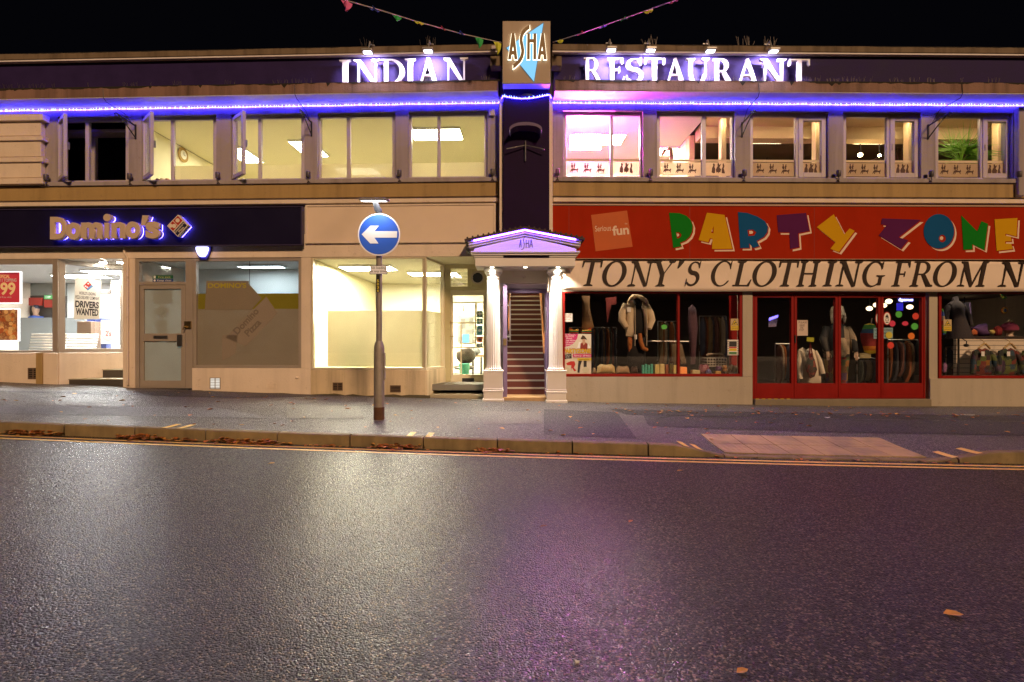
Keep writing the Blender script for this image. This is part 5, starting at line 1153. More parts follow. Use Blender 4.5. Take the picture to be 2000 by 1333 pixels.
# lamp head leaning out over the sign
zl = ZP(402)
hd = part(MB(FP).add([(-.235, zl + .028, .10), (.185, zl + .028, .10), (.185, zl + .06, .10), (-.235, zl + .06, .10), (-.19, zl - .03, .38), (.20, zl - .03, .38), (.20, zl + .005, .38), (-.19, zl + .005, .38)],
        [(0, 3, 2, 1), (4, 5, 6, 7), (0, 1, 5, 4), (2, 3, 7, 6), (1, 2, 6, 5), (0, 4, 7, 3)]), 'lamp_head', M('lamp_grey', (.22, .21, .21), .45, var=.1), SG, .012)
E_l = EM('white_lamp_lens', (.95, .97, 1.0), 16.0)
MB(FP).add([(-.185, zl + .021, .13), (.15, zl + .021, .13), (.16, zl - .030, .36), (-.165, zl - .030, .36)], [(0, 1, 2, 3)]).build('lamp_lens', E_l, hd)
part(MB(FP).tube([(0, ZP(414), 0), (-.01, ZP(411), .05), (-.02, zl + .02, .16)], [.045, .05, .035], 12), 'lamp_bracket', M('lamp_grey2', (.25, .25, .25), .5), SG, smooth=True)
def spot(par, fr, uzn, tgt, col, W, size, blend=.6, rad=.03):
    d = bpy.data.lights.new('lamp_light', 'SPOT'); o = bpy.data.objects.new('lamp_light', d); COL.objects.link(o)
    d.energy = W; d.color = col; d.spot_size = R(size); d.spot_blend = blend; d.shadow_soft_size = rad
    p, t = fr.w(*uzn), fr.w(*tgt); o.rotation_euler = (t - p).to_track_quat('-Z', 'Y').to_euler()
    o.parent = par; o.location = p - LOC[par]; return o
spot(SG, FP, (0, zl - .04, .30), (0, zc - .1, .09), (.85, .92, 1.0), 5, 120)

# ---------------------------------------------------------------- lamps on the building
m_lens = EM('floodlight_lens', (.93, .90, 1.0), 30.0); m_lampb = M('lamp_body_grey', (.30, .29, .28), .4, .3)
def floodlight(fr, px, label):
    u = fr.U(px, .5); z = 6.945
    t = thing('floodlight', label, 'floodlight', tuple(fr.w(u, z, .25)), 'floodlights over the raised letters')
    part(MB(fr).box(u - .06, u + .06, ZC1, ZC1 + .02, .05, .27).tube([(u, ZC1 + .01, .25), (u, ZC1 + .02, .36), (u, z + .05, .45), (u, z - .01, .50)], .014), 'arm', m_lampb, t, .004)
    hd = part(MB(fr).box(u - .10, u + .10, z - .04, z + .01, .43, .57), 'lamp_head', m_lampb, t, .012)
    MB(fr).box(u - .07, u + .07, z - .047, z - .0405, .455, .535).build('lens', m_lens, hd)
    spot(t, fr, (u, z - .06, .46), (u, z - .35, .24), (.76, .70, 1.0), 240, 170, .5, .05)
for px, lab in ((718, 'floodlight above the first letters of the short word'), (836, 'floodlight above the last letters of the short word')): floodlight(FL, px, lab)
for px, lab in ((1194, 'floodlight above the first two letters of the long word'), (1271, 'floodlight above the S and T of the long word'), (1388, 'floodlight above the middle of the long word'), (1511, 'floodlight above the last N of the long word')): floodlight(FR, px, lab)
# blue rope light under the eaves
m_rope, nt, out = nodes('blue_rope_light'); e_ = nt.nodes.new('ShaderNodeEmission'); e_.inputs[0].default_value = (.032, .016, 1.0, 1)
r_ = ramp(nt, noise(nt, pos(nt, (1, 1, .0)), 26, 2), [(.3, .35), (.65, 1.0)]); mm = nt.nodes.new('ShaderNodeMath'); mm.operation = 'MULTIPLY'; mm.inputs[1].default_value = 82.0
lk(nt, r_, mm.inputs[0]); lk(nt, mm.outputs[0], e_.inputs[1]); lk(nt, e_.outputs[0], out.inputs[0])
mb = MB(FW); pts = []
def wp(fr, u, z, n): v = fr.w(u, z, n); return (v.x, v.z, v.y)
random.seed(3)
for i in range(121): 
    u = UL0 + (UL1 - UL0) * i / 120; pts.append(wp(FL, u, ZL0 - .035 - .006 * abs(math.sin(u * 3.1)) + random.uniform(-.003, .003), .03))
for i in range(1, 12):
    t = i / 12; u = -.26 + 1.08 * t; pts.append(wp(FC, u, ZL0 - .04 - .07 * math.sin(math.pi * min(1, t * 1.15)) , .345))
for i in range(121):
    u = UR0 + (UR1 - UR0) * i / 120; pts.append(wp(FR, u, ZL0 - .035 - .006 * abs(math.sin(u * 2.7)) + random.uniform(-.003, .003), .03))
t = thing('rope_light', 'glowing blue rope light strung under the eaves along both wings', 'rope light', tuple(FC.w(.3, ZL0 - .04, .3)))
part(MB(FW).tube(pts, .011, 6), 'glowing_tube', m_rope, t)
mb = MB(FW); random.seed(12)
for a, b in zip(pts, pts[1:]):
    for k in range(2):
        s_ = (k + random.random()) / 2; p = [a[i] + (b[i] - a[i]) * s_ for i in range(3)]; h = random.uniform(.012, .034); mb.box(p[0] - .004, p[0] + .004, p[1] - h * .6, p[1] + h, p[2] - .018, p[2] - .010)
o = part(mb, 'light_dots', EM('blue_white_dots', (.30, .48, 1.0), 5.0), t); o['kind'] = 'stuff'
# porch downlights
m_dl = EM('warm_downlight', (1.0, .86, .60), 22.0)
for i, (px, lab) in enumerate(((961, 'recessed downlight over the left fluted column'), (1026, 'recessed downlight over the middle of the doorway'), (1090, 'recessed downlight over the right fluted column'))):
    n = .21; u = FC.U(px, n)
    t = thing('downlight', lab, 'downlight', tuple(FC.w(u, ze0, n)), 'downlights under the porch')
    part(MB(FC).lathe([(.05, ze0 - .008), (.055, ze0 - .001)], u, n, 20), 'trim_ring', m_steel, t)
    part(MB(FC).lathe([(.034, ze0 - .013), (.038, ze0 - .0085)], u, n, 20), 'lamp_lens', m_dl, t)
    spot(t, FC, (u, ze0 - .03, n), (u, 0, n - (.35 if i == 1 else .12)), (1.0, .90, .76), 170 if i != 1 else 200, 120, .7, .03)
# bulkhead lamp below the navy sign
u, z = FL.U(394, .10), FL.Z(394, 494, .1)
t = thing('alarm_lamp', 'glowing blue and white shield shaped alarm lamp below the navy sign', 'alarm lamp', tuple(FL.w(u, z - .14, .05)))
pr = [(-.145, .125), (.145, .125), (.14, .05), (.10, -.06), (.055, -.125), (-.055, -.125), (-.10, -.06), (-.14, .05)]
part(MB(FL).prism([(u + a * 1.06, z + b * 1.06) for a, b in pr], .001, .045), 'lamp_base', M('blue_plastic', (.03, .02, .3), .3), t, .01)
part(MB(FL).prism([(u + a * .86, z + .02 + b * .80) for a, b in pr], .046, .12), 'lamp_cover', EM('lamp_cover_glow', (.50, .48, 1.0), 3.6), t, .02)
part(MB(FL).prism([(u + a * .62, z + .03 + b * .55) for a, b in pr], .121, .128), 'lamp_core', EM('lamp_core_glow', (.9, .9, 1.0), 7.0), t, .01)
# small lantern uplights on the sill
m_dkl = M('dark_lantern', (.10, .085, .085), .45, .3, var=.2)
def uplight(fr, px, lab):
    u, n, z = fr.U(px, .10), .10, ZS1
    t = thing('sill_uplight', lab, 'uplight', tuple(fr.w(u, z, n)), 'small uplights along the window sill')
    part(MB(fr).tube([(u, z - .05, .072), (u, z - .055, n + .01), (u, z + .02, n)], .012).tube([(u - .03, z - .075, .075), (u, z - .05, .085), (u + .03, z - .075, .075)], .008), 'bracket', m_dkl, t)
    part(MB(fr).lathe([(.036, z + .02), (.043, z + .03), (.045, z + .13), (.04, z + .14)], u, n, 14), 'lamp_body', m_dkl, t, smooth=True)
    part(MB(fr).lathe([(.034, z + .1405), (.03, z + .146)], u, n, 14), 'lens', m_steel, t)
for px, lab in ((90, 'small uplight on the sill left of the dark open window'), (253, 'small uplight between the dark window and the clock window'), (425, 'small uplight between the clock window and its right neighbour'), (602, 'small uplight left of the window with two plain panes'), (780, 'small uplight left of the window showing a long ceiling light'), (962, 'small uplight on the sill beside the pillar, left of it')): uplight(FL, px, lab)
for px, lab in ((1089, 'small uplight left of the pink lit window'), (1271, 'small uplight between the pink lit window and the next'), (1454, 'small uplight under the wall bracket left of the curved ceiling'), (1638, 'small uplight left of the window with two star lamps'), (1819, 'small uplight left of the palm plant window'), (1991, 'small uplight at the far right end of the sill')): uplight(FR, px, lab)
# iron hanging basket brackets and their cables
m_iron = M('black_iron', (.02, .018, .022), .5)
def bracket(fr, px, py, lab, clab, skew):
    u, z = fr.U(px, .02), fr.Z(px, py, .02)
    t = thing('basket_bracket', lab, 'wall bracket', tuple(fr.w(u, z - .2, 0)), 'iron hanging basket brackets')
    part(MB(fr).box(u - .014, u + .014, z - .27, z + .03, .001, .018), 'wall_plate', m_iron, t)
    part(MB(fr).tube([(u, z, .018), (u, z + .03, .30), (u, z + .045, .50), (u, z + .02, .54), (u, z - .01, .525), (u, z - .005, .50)], .014, 8), 'arm', m_iron, t)
    part(MB(fr).tube([(u, z - .24, .018), (u, z - .10, .22), (u, z + .035, .46)], .011, 8), 'brace', m_iron, t)
    c0 = (u + skew, ZL0 + .18, .437); 
    o = MB(fr).tube([c0, (c0[0] + .01, ZL0 + .0, .439), (c0[0] + .02, ZL0 - .06, .38), (u + skew * .4, ZL0 - .18, .14), (u + skew * .2, z + .05, .03), (u, z, .02)], .0065, 5).build('hanging_cable', m_iron); props(o, clab, 'cable')
bracket(FL, 264, 246, 'iron bracket between the dark window and the clock window', 'thin black cable looping down to the far left bracket', -.32)
bracket(FL, 608, 240, 'iron bracket left of the window with two plain panes', 'thin black cable dropping to the bracket near the short word', -.15)
bracket(FR, 1450, 242, 'iron bracket left of the curved ceiling window', 'thin black cable dropping to the bracket below the long word', .12)
bracket(FR, 1814, 246, 'iron bracket left of the palm plant window', 'thin black cable looping down to the far right bracket', .30)
o = part(MB(FL).box(FL.U(955, .05), FL.U(966, .05), FL.Z(960, 226, .05), FL.Z(960, 214.5, .05), .001, .06), 'junction_box', m_upvc, None, .006); props(o, 'small pale junction box beside the pillar below the blue rope light', 'junction box')
o = part(MB(FL).box(FL.U(960, .3), FL.U(968.5, .3), FL.Z(964, 96, .3), FL.Z(964, 89.5, .3), .251, .31), 'sensor_box', m_upvc, None, .006); props(o, 'small white sensor box on the coping beside the box sign', 'sensor')
t = thing('door_beam_sensor', 'green lit sensor box above the recessed shop door', 'sensor', tuple(FL.w(FL.U(904, -.9), FL.Z(904, 514, -.9), -.9)))
part(MB(FL).box(FL.U(897, -.9), FL.U(920, -.9), FL.Z(904, 513, -.9), FL.Z(904, 505, -.9), -.995, -.9), 'housing', m_black, t, .004)
part(MB(FL).ball((FL.U(902, -.9), FL.Z(902, 508.5, -.9), -.895), .02, 10, 6), 'green_light', EM('green_light', (.1, 1.0, .5), 4.0), t)
# anti bird spikes along both ledges (fine wires nobody could count)
m_wire = M('spike_wire', (.12, .10, .09), .5, .4); random.seed(11)
for fr, a, b, lab in ((FL, -13, -.4, 'left'), (FR, .9, 13, 'right')):
    mb = MB(fr); u = a
    while u < b:
        if random.random() < .8:
            for k in range(3): 
                du, dn = random.uniform(-.03, .03), random.uniform(-.03, .03); mb.tube([(u, ZL1 - .02, .40), (u + du, ZL1 + random.uniform(.05, .11), .41 + dn)], .0022, 3, False)
        u += random.uniform(.03, .10) if random.random() < .93 else random.uniform(.3, 1.0)
    for x in ((718, 836) if fr is FL else (1271, 1455, 1507)):
        for k in range(9): uu = fr.U(x, .2) + random.uniform(-.15, .15); mb.tube([(uu, ZC1, .2), (uu + random.uniform(-.06, .06), ZC1 + random.uniform(.1, .22), .2)], .0022, 3, False)
    o = mb.build('bird_spikes', m_wire, base=tuple(fr.w((a + b) / 2, ZL1, .4))); o['kind'] = 'stuff'; o['label'] = 'fine wire bird spikes along the %s ledge' % ('stained' if lab == 'left' else 'grimy')

# bunting: two strings of small flags rising from the box sign towards the street
FCOL = {'pink': (.62, .12, .32), 'blue': (.07, .12, .48), 'green': (.03, .36, .09), 'yellow': (.55, .58, .05), 'red': (.50, .05, .10)}
def cloth(c): return M('bunting_' + c, FCOL[c], .7, var=.15, vs=20)
m_cord = M('pale_tape', (.6, .5, .5), .7)
def ray(px, py, y): return ((px - CX) / F * y, CAMZ + y * (CY - py) / F, y)
def bunting(path, flags, label):
    P = [ray(*q) for q in path]; b0 = P[0]
    t = thing('bunting', label, 'bunting', (b0[0], b0[2], b0[1]), 'strings of flags from the box sign')
    part(MB(FW).tube(P, .007, 5), 'string', m_cord, t)
    random.seed(len(flags))
    for px0, py0, px1, py1, y, hgt, colr, curl in flags:
        a, b = Vector(ray(px0, py0, y)), Vector(ray(px1, py1, y)); vs, fs = [], []; n = 6
        for j in range(n + 1):
            s = j / n; wd = 1 - s
            for i in range(n + 1):
                q = (i / n - .5) * max(.04, wd) + .5; p = a.lerp(b, q)
                ang = curl * s * 1.6; vs.append((p.x + .02 * math.sin(s * 3), p.y - hgt * math.sin(min(s, 1)) * math.cos(ang) / .84, p.z - hgt * s * math.sin(ang) + .015 * math.sin(i * 1.4 + s * 3)))
        fs = [(j * (n + 1) + i, j * (n + 1) + i + 1, (j + 1) * (n + 1) + i + 1, (j + 1) * (n + 1) + i) for j in range(n) for i in range(n)]
        o = part(MB(FW).add(vs, fs), 'flag', cloth(colr), t, smooth=True); s = o.modifiers.new('solid', 'SOLIDIFY'); s.thickness = .002
bunting([(980, 84, 9.8), (900, 66, 8.9), (815, 43, 8.0), (735, 18, 7.2), (664, -2, 6.6), (560, -40, 5.8)],
        [(665, -1, 688, 7, 6.7, .16, 'pink', .15), (720, 15, 741, 22, 7.1, .085, 'blue', .9), (766, 29, 784, 34, 7.5, .11, 'green', .3), (808, 41, 828, 46, 7.9, .095, 'yellow', .6), (853, 53, 872, 59, 8.4, .05, 'red', 1.1), (889, 62, 908, 68, 8.8, .06, 'blue', 1.0), (927, 72, 944, 77, 9.2, .20, 'green', .05), (964, 81, 979, 85, 9.6, .25, 'yellow', .05)],
        'string of small coloured flags running from the box sign up to the upper left')
bunting([(1080, 83, 9.8), (1140, 64, 9.0), (1225, 34, 8.1), (1310, 4, 7.3), (1400, -34, 6.5)],
        [(1087, 80, 1100, 77, 9.6, .10, 'yellow', .3), (1125, 69, 1145, 62, 9.1, .045, 'red', 1.1), (1168, 55, 1186, 48, 8.6, .06, 'blue', .9), (1209, 40, 1227, 33, 8.2, .055, 'green', .9), (1257, 24, 1276, 16, 7.8, .09, 'yellow', .5), (1305, 7, 1325, -1, 7.3, .05, 'pink', 1.0)],
        'string of small coloured flags running from the box sign up to the upper right')
# ================================================================ INTERIOR LIGHTS
m_lf = M('light_frame_white', (.8, .8, .78), .5)
def panel_light(fr, u, n, z, wu, wn, col, st, label, cat='ceiling light', name='ceiling_light', grp='ceiling lights'):
    t = thing(name, label, cat, tuple(fr.w(u, z - .05, n)), grp)
    part(ring_flat(fr, u, n, z, wu, wn), 'light_frame', m_lf, t)
    k = 'panel_glow_%s' % label.replace(' ', '_')[:40]
    part(MB(fr).box(u - wu / 2 + .02, u + wu / 2 - .02, z - .045, z - .03, n - wn / 2 + .02, n + wn / 2 - .02), 'diffuser', EM(k, col, st), t)
    return t
def ring_flat(fr, u, n, z, wu, wn):
    mb = MB(fr); a, b, c, d = u - wu / 2, u + wu / 2, n - wn / 2, n + wn / 2
    return mb.box(a, b, z - .05, z - .001, c, c + .02).box(a, b, z - .05, z - .001, d - .02, d).box(a, a + .02, z - .05, z - .001, c + .02, d - .02).box(b - .02, b, z - .05, z - .001, c + .02, d - .02)
WARM = (1.0, .93, .66)
panel_light(FL, FL.U(852, -1.2), -1.25, 6.08, 1.15, .62, WARM, 42.0, 'long ceiling light seen through the window next to the pillar')
panel_light(FL, FL.U(478, -2.4), -2.35, 6.08, .55, 1.0, WARM, 42.0, 'ceiling light seen through the third window from the left')
panel_light(FL, FL.U(604, -2.0), -2.0, 6.08, .6, 1.0, WARM, 42.0, 'ceiling light half hidden by the wall left of the plain window')
panel_light(FL, FL.U(700, -3.6), -3.6, 6.08, 1.1, .6, WARM, 34.0, 'ceiling light at the back of the upstairs office')
COLD = (.97, 1.0, .97)
panel_light(FL, -9.6, -1.7, zt1 + .01, 1.15, .6, COLD, 200.0, 'white ceiling light in the pizza shop near the street')
panel_light(FL, -11.0, -2.4, zt1 + .01, 1.15, .6, COLD, 200.0, 'white ceiling light in the pizza shop at far left')
panel_light(FL, -8.9, -3.1, zt1 + .01, 1.15, .6, COLD, 200.0, 'white ceiling light above the pizza shop counter')
panel_light(FL, FL.U(520, -1.2), -1.0, zt1 + .01, 1.0, .3, (.75, .93, 1.0), 22.0, 'cold tube light above the printed film window')
panel_light(FL, FL.U(320, -1.2), -.9, zt1 + .01, .6, .3, (.85, .97, 1.0), 75.0, 'cold tube light behind the fire exit transom')
panel_light(FL, -3.3, -1.3, zt1 + .01, 1.2, .6, (1.0, .94, .70), 250.0, 'warm ceiling light in the empty shop near the window')
panel_light(FL, -2.0, -2.3, zt1 + .01, 1.2, .6, (1.0, .94, .70), 250.0, 'warm ceiling light at the back of the empty shop')
for px, lab in ((202, 'round recessed light in the entrance soffit of the pizza shop'), (236, 'second recessed light in the pizza shop soffit, nearest the pier')):
    n = -.42; u = FL.U(px, n); t = thing('recessed_light', lab, 'downlight', tuple(FL.w(u, zt1 - .02, n)), 'recessed lights in the entrance soffit')
    part(MB(FL).lathe([(.10, zt1 - .016), (.115, zt1 - .001)], u, n, 20), 'trim_ring', m_steel, t); part(MB(FL).lathe([(.06, zt1 - .024), (.065, zt1 - .0165)], u, n, 20), 'lamp_lens', EM('recessed_glow', (1, .97, .86), 160.0), t)
# restaurant
panel_light(FR, FR.U(1170, -1.3), -1.5, 6.05, 1.2, .6, (1.0, .90, .76), 300.0, 'bright ceiling light in the pink lit room')
panel_light(FR, FR.U(1300, -2.2), -2.2, 6.05, .5, .5, (1.0, .88, .58), 30.0, 'small ceiling light at the far end of the pink lit room')
def globe(fr, px, py, n, r, col, st, label, grp, name='globe_lamp', cat='lamp', zc=None):
    u, z = fr.U(px, n), fr.Z(px, py, n)
    t = thing(name, label, cat, tuple(fr.w(u, z, n)), grp)
    part(MB(fr).ball((u, z, n), r, 14, 8, (1, .8, 1)), 'globe', EM('glow_%s_%g' % (cat, st), col, st), t, smooth=True)
    part(MB(fr).tube([(u, z + r * .8, n), (u, zc if zc else z + .4, n)], .012, 6), 'stem', m_black, t)
AMB = (1.0, .70, .34)
globe(FR, 1680, 303, -1.3, .05, AMB, 60, 'small star bright lamp left of centre in the fourth restaurant window', 'restaurant lamps', zc=5.95)
globe(FR, 1718, 304, -1.3, .035, AMB, 60, 'small star bright lamp beside the mullion in the fourth restaurant window', 'restaurant lamps', zc=5.95)
globe(FR, 1498, 292, -2.6, .06, AMB, 14, 'dim lamp on the arch in the third restaurant window', 'restaurant lamps', zc=5.4)
for px, lab in ((1408, 'added unseen spot lighting the column in the second restaurant window'), (1588, 'added unseen spot lighting the column in the third restaurant window'), (1768, 'added unseen spot lighting the column in the fourth restaurant window'), (1942, 'added unseen spot lighting the column by the palm plant'), (1500, 'added unseen spot in the middle of the third restaurant window'), (1860, 'added unseen spot above the palm plant')):  # unseen spots added to brighten the restaurant columns and plant
    u = FR.U(px, -.4); t = thing('added_spot', lab, 'ceiling light', tuple(FR.w(u, 6.1, -.4)), 'added spots in the restaurant ceiling')
    part(MB(FR).lathe([(.075, 6.10), (.085, 6.119)], u, -.4, 18), 'trim_ring', m_lf, t); part(MB(FR).lathe([(.055, 6.09), (.06, 6.0995)], u, -.4, 18), 'lamp_lens', EM('added_spot_glow', (1.0, .80, .45), 190.0), t)
for px, lab in ((1500, 'added unseen lamp panel lighting the arch in the third restaurant window'), (1700, 'added unseen lamp panel lighting the slope in the fourth restaurant window'), (1880, 'added unseen lamp panel behind the palm plant')):  # added out of sight behind the bulkhead to brighten the back of the room
    panel_light(FR, FR.U(px, -1.5), -1.5, 6.02, .7, .2, (1.0, .76, .42), 16.0, lab, grp='added lamp panels behind the restaurant bulkhead')
# neon OPEN sign, bright pink
u0, u1 = FR.U(1121, -.25), FR.U(1166, -.25); z0, z1 = FR.Z(1145, 286, -.25), FR.Z(1145, 271, -.25)
t = thing('neon_sign', 'glaring pink neon OPEN sign hanging in the first restaurant window', 'neon sign', tuple(FR.w((u0 + u1) / 2, z0, -.25)))
part(ring(MB(FR), u0 - .07, u1 + .07, z0 - .06, z1 + .06, -.27, -.25, .015), 'neon_border', EM('neon_border_pink', (1.0, .09, .80), 1700.0), t)
text(FR, 'OPEN', u0, u1, z0, z1, -.262, -.25, 'neon_lettering', EM('neon_letters', (1.0, .45, .9), 30.0), t)
part(MB(FR).box(u0 - .05, u1 + .05, z0 - .04, z1 + .04, -.30, -.28), 'backing', M('neon_backing', (.55, .4, .5), .5), t)
# round lamps in the clothing shop
for px, py, n, lab in ((1698, 603, -3.4, 'round ceiling lamp left of the oval sticker'), (1712, 596, -3.0, 'round ceiling lamp above the oval sticker'), (1736, 589, -2.6, 'round ceiling lamp nearest the blue neon'), (1777, 600, -3.2, 'round ceiling lamp under the blue neon'), (1726, 597, -3.8, 'round ceiling lamp behind the door stile'), (1884, 600, -4.2, 'round ceiling lamp deep behind the patchwork jackets')):
    globe(FR, px, py, n, .078, (1.0, .72, .42), 3.2, lab, 'round lamps in the clothing shop', zc=ZB + .30)
for u_, st_, lab in ((2.2, 22.0, 'added unseen light above the jacket display'), (3.9, 18.0, 'added unseen light above the striped cardigan'), (6.1, 14.0, 'added unseen light above the white shirt and mannequin'), (7.4, 12.0, 'added unseen light above the rail of dark clothes'), (9.7, 20.0, 'added unseen light over the patchwork jackets')):  # added above the sight line, behind the beam, to brighten the goods
    panel_light(FR, u_, -.62, ZB + .30, .9, .2, (1, .82, .58), st_, lab, grp='added lights behind the clothing shop windows')
m_bn = EM('blue_neon', (.12, .10, 1.0), 14.0)
t = thing('neon_sign', 'small blue neon script hanging inside the last red door', 'neon sign', tuple(FR.w(FR.U(1769, -.6), FR.Z(1769, 592, -.6), -.6)))
part(MB(FR).pb(1754, 1785, 580, 592, -.6, -.63), 'backing', M('neon_blue_backing', (.02, .02, .12), .5), t)
ptext(FR, 'slippers room', 1756, 1783, 583, 590, -.585, 'neon_lettering', EM('neon_blue_white', (.45, .45, 1.0), 9.0), t, d=.006)
part(MB(FR).pb(1752, 1788, 577.5, 579, -.595, -.61), 'neon_tube', m_bn, t); part(MB(FR).pb(1752, 1764, 592.5, 607, -.605, -.62), 'hanging_strip', M('blue_strip', (.05, .05, .5), .5, emit=(.05, .04, .9), es=.5), t)
t = thing('neon_sign', 'tilted pale shape with blue glow imitating a reflection in the first red door', 'neon sign', tuple(FR.w(FR.U(1510, -.9), FR.Z(1510, 640, -.9), -.9)))  # reflection in the door glass, modelled as a card with a glowing edge
q = lambda x, y: FR.P(x, y, -.9)
part(MB(FR).prism([q(1501, 639), q(1516, 638), q(1519.5, 616), q(1502, 622)], -.92, -.9), 'card', M('pale_violet_reflection', (.3, .24, .42), .6), t)
part(MB(FR).prism([q(1501.5, 627), q(1519, 620), q(1519.6, 615.5), q(1502.5, 621)], -.899, -.89), 'reflection_edge', EM('blue_reflection_glow', (.2, .15, 1.0), 3.0), t)

# ================================================================ GOODS AND POSTERS
def puff(fr, pts, n, d, name, mat, par=None, rings=4, base=None, label=None):
    """soft body swelling out of an outline: garments, bags"""
    k = len(pts); cx_, cz_ = sum(p[0] for p in pts) / k, sum(p[1] for p in pts) / k; vs, fs = [], []
    for side in (1, -1):
        b0 = len(vs)
        for r_ in range(rings + 1):
            s = r_ / rings; h = d / 2 * math.sqrt(max(0, 1 - (1 - s) ** 2)) * side
            for p in pts: vs.append((p[0] + (cx_ - p[0]) * s * .96, p[1] + (cz_ - p[1]) * s * .96, n + h + random.uniform(-.008, .008) * (r_ > 0)))
        fs += [(b0 + i * k + j, b0 + i * k + (j + 1) % k, b0 + (i + 1) * k + (j + 1) % k, b0 + (i + 1) * k + j) for i in range(rings) for j in range(k)]
        fs.append(tuple(range(b0 + rings * k, b0 + rings * k + k)))
    return MB(fr).add(vs, fs).build(name, mat, par, smooth=True, base=base, label=label)
def loft(fr, secs, name, mat, par, seg=20, label=None):
    """body from elliptical sections (z, u, n, ru, rn)"""
    vs = [(u + a * math.cos(2 * math.pi * k / seg), z, n + b * math.sin(2 * math.pi * k / seg)) for z, u, n, a, b in secs for k in range(seg)]
    L = len(secs); fs = [(i * seg + k, (i + 1) * seg + k, (i + 1) * seg + (k + 1) % seg, i * seg + (k + 1) % seg) for i in range(L - 1) for k in range(seg)] + [tuple(range(seg)), tuple(range((L - 1) * seg, L * seg))[::-1]]
    return MB(fr).add(vs, fs).build(name, mat, par, smooth=True, label=label)
def PAL(name, cols, scale, kind='cells', rough=.8, stretch=(1, 1, 1)):
    if name in MATS: return MATS[name]
    m, nt, out = nodes(name); b = nt.nodes.new('ShaderNodeBsdfPrincipled'); b.inputs['Roughness'].default_value = rough; v = pos(nt, stretch)
    if kind == 'cells':
        vo = nt.nodes.new('ShaderNodeTexVoronoi'); vo.distance = 'CHEBYCHEV'; vo.inputs['Scale'].default_value = scale; vo.inputs['Randomness'].default_value = .6; lk(nt, v, vo.inputs['Vector'])
        s = nt.nodes.new('ShaderNodeSeparateColor'); lk(nt, vo.outputs['Color'], s.inputs[0]); f = s.outputs[0]
    elif kind == 'noise': f = noise(nt, v, scale, 5, .65)
    else:
        sp = nt.nodes.new('ShaderNodeSeparateXYZ'); lk(nt, v, sp.inputs[0]); mo = nt.nodes.new('ShaderNodeMath'); mo.operation = 'FRACT'
        mu = nt.nodes.new('ShaderNodeMath'); mu.operation = 'MULTIPLY'; mu.inputs[1].default_value = scale; lk(nt, sp.outputs['Z' if kind == 'hstripe' else 'X'], mu.inputs[0]); lk(nt, mu.outputs[0], mo.inputs[0]); f = mo.outputs[0]
    r = nt.nodes.new('ShaderNodeValToRGB'); r.color_ramp.interpolation = 'CONSTANT' if kind != 'noise' else 'LINEAR'; e = r.color_ramp.elements
    while len(e) < len(cols): e.new(.5)
    for i, c in enumerate(cols): e[i].position = (i / len(cols)) if kind != 'noise' else .3 + .4 * i / max(1, len(cols) - 1); e[i].color = tuple(c) + (1,)
    lk(nt, f, r.inputs[0]); n2 = noise(nt, v, 40, 3); lk(nt, mixc(nt, .35, r.outputs[0], mixc(nt, n2, (0, 0, 0), (1, 1, 1)), 'OVERLAY'), b.inputs['Base Color'])
    lk(nt, bump(nt, n2, .4, .004), b.inputs['Normal']); lk(nt, b.outputs[0], out.inputs[0]); MATS[name] = m; return m
PX = lambda fr, n: (lambda L: [fr.P(x, y, n) for x, y in L])
m_wp = M('white_print', (.82, .80, .77), .5, var=.03); m_ink = M('black_ink', (.03, .028, .03), .5); m_skin = M('printed_skin', (.55, .33, .22), .6)
m_pk = M('pink_print', (.55, .03, .16), .5); m_yel2 = M('yellow_print', (.70, .50, .03), .5); m_redp = M('red_print', (.50, .03, .025), .5)
# ---- pizza shop posters
def frame_poster(fr, name, label, cat, x0, x1, y0, y1, n, th, mface, mframe, group=None):
    t = thing(name, label, cat, tuple(fr.w(fr.U((x0 + x1) / 2, n), fr.Z((x0 + x1) / 2, y1, n), n)), group)
    part(MB(fr).pb(x0, x1, y0, y1, n - .006, n - th), 'frame', mframe, t, .004)
    part(MB(fr).pb(x0 + 2.2, x1 - 2.2, y0 + 2.2, y1 - 2.2, n, n - .0055), 'poster_sheet', mface, t); return t
m_litf = EM('lightbox_edge', (1, 1, .98), 1.6)
m_rl = M('lit_red_poster', (.50, .035, .04), .5, emit=(.50, .035, .05), es=.45)
t = frame_poster(FL, 'light_box', 'red price poster in a white lit frame at the far left window', 'light box', -22, 40, 530.5, 593.5, -.28, .05, m_rl, m_litf)
m_gold = M('gold_print', (.75, .52, .22), .5, emit=(.75, .5, .2), es=.4)
ptext(FL, '99', 0.5, 30, 552, 577, -.2785, 'price_lettering', m_gold, t, d=.001, bold=.03); ptext(FL, 'E SPECIAL', -4, 19, 537, 543.5, -.2785, 'poster_lettering', m_gold, t, d=.001, bold=.02)
ptext(FL, 'ITH 1 TOPPING', -8, 32, 544.5, 551, -.2785, 'poster_lettering', m_wp, t, d=.001, bold=.02); ptext(FL, 'ds until free dels.', -12, 23, 579, 582.5, -.2785, 'poster_lettering', m_wp, t, d=.001)
m_food = PAL('chicken_photo', [(.10, .03, .01), (.45, .15, .04), (.60, .32, .12), (.30, .06, .02), (.65, .42, .20), (.35, .20, .05)], 7.5, 'noise', .5)
t = frame_poster(FL, 'light_box', 'food photo poster in a white lit frame below the red price poster', 'light box', -22, 36, 603, 667, -.28, .05, m_food, m_litf)
random.seed(5); mbs = [MB(FL) for _ in range(4)]
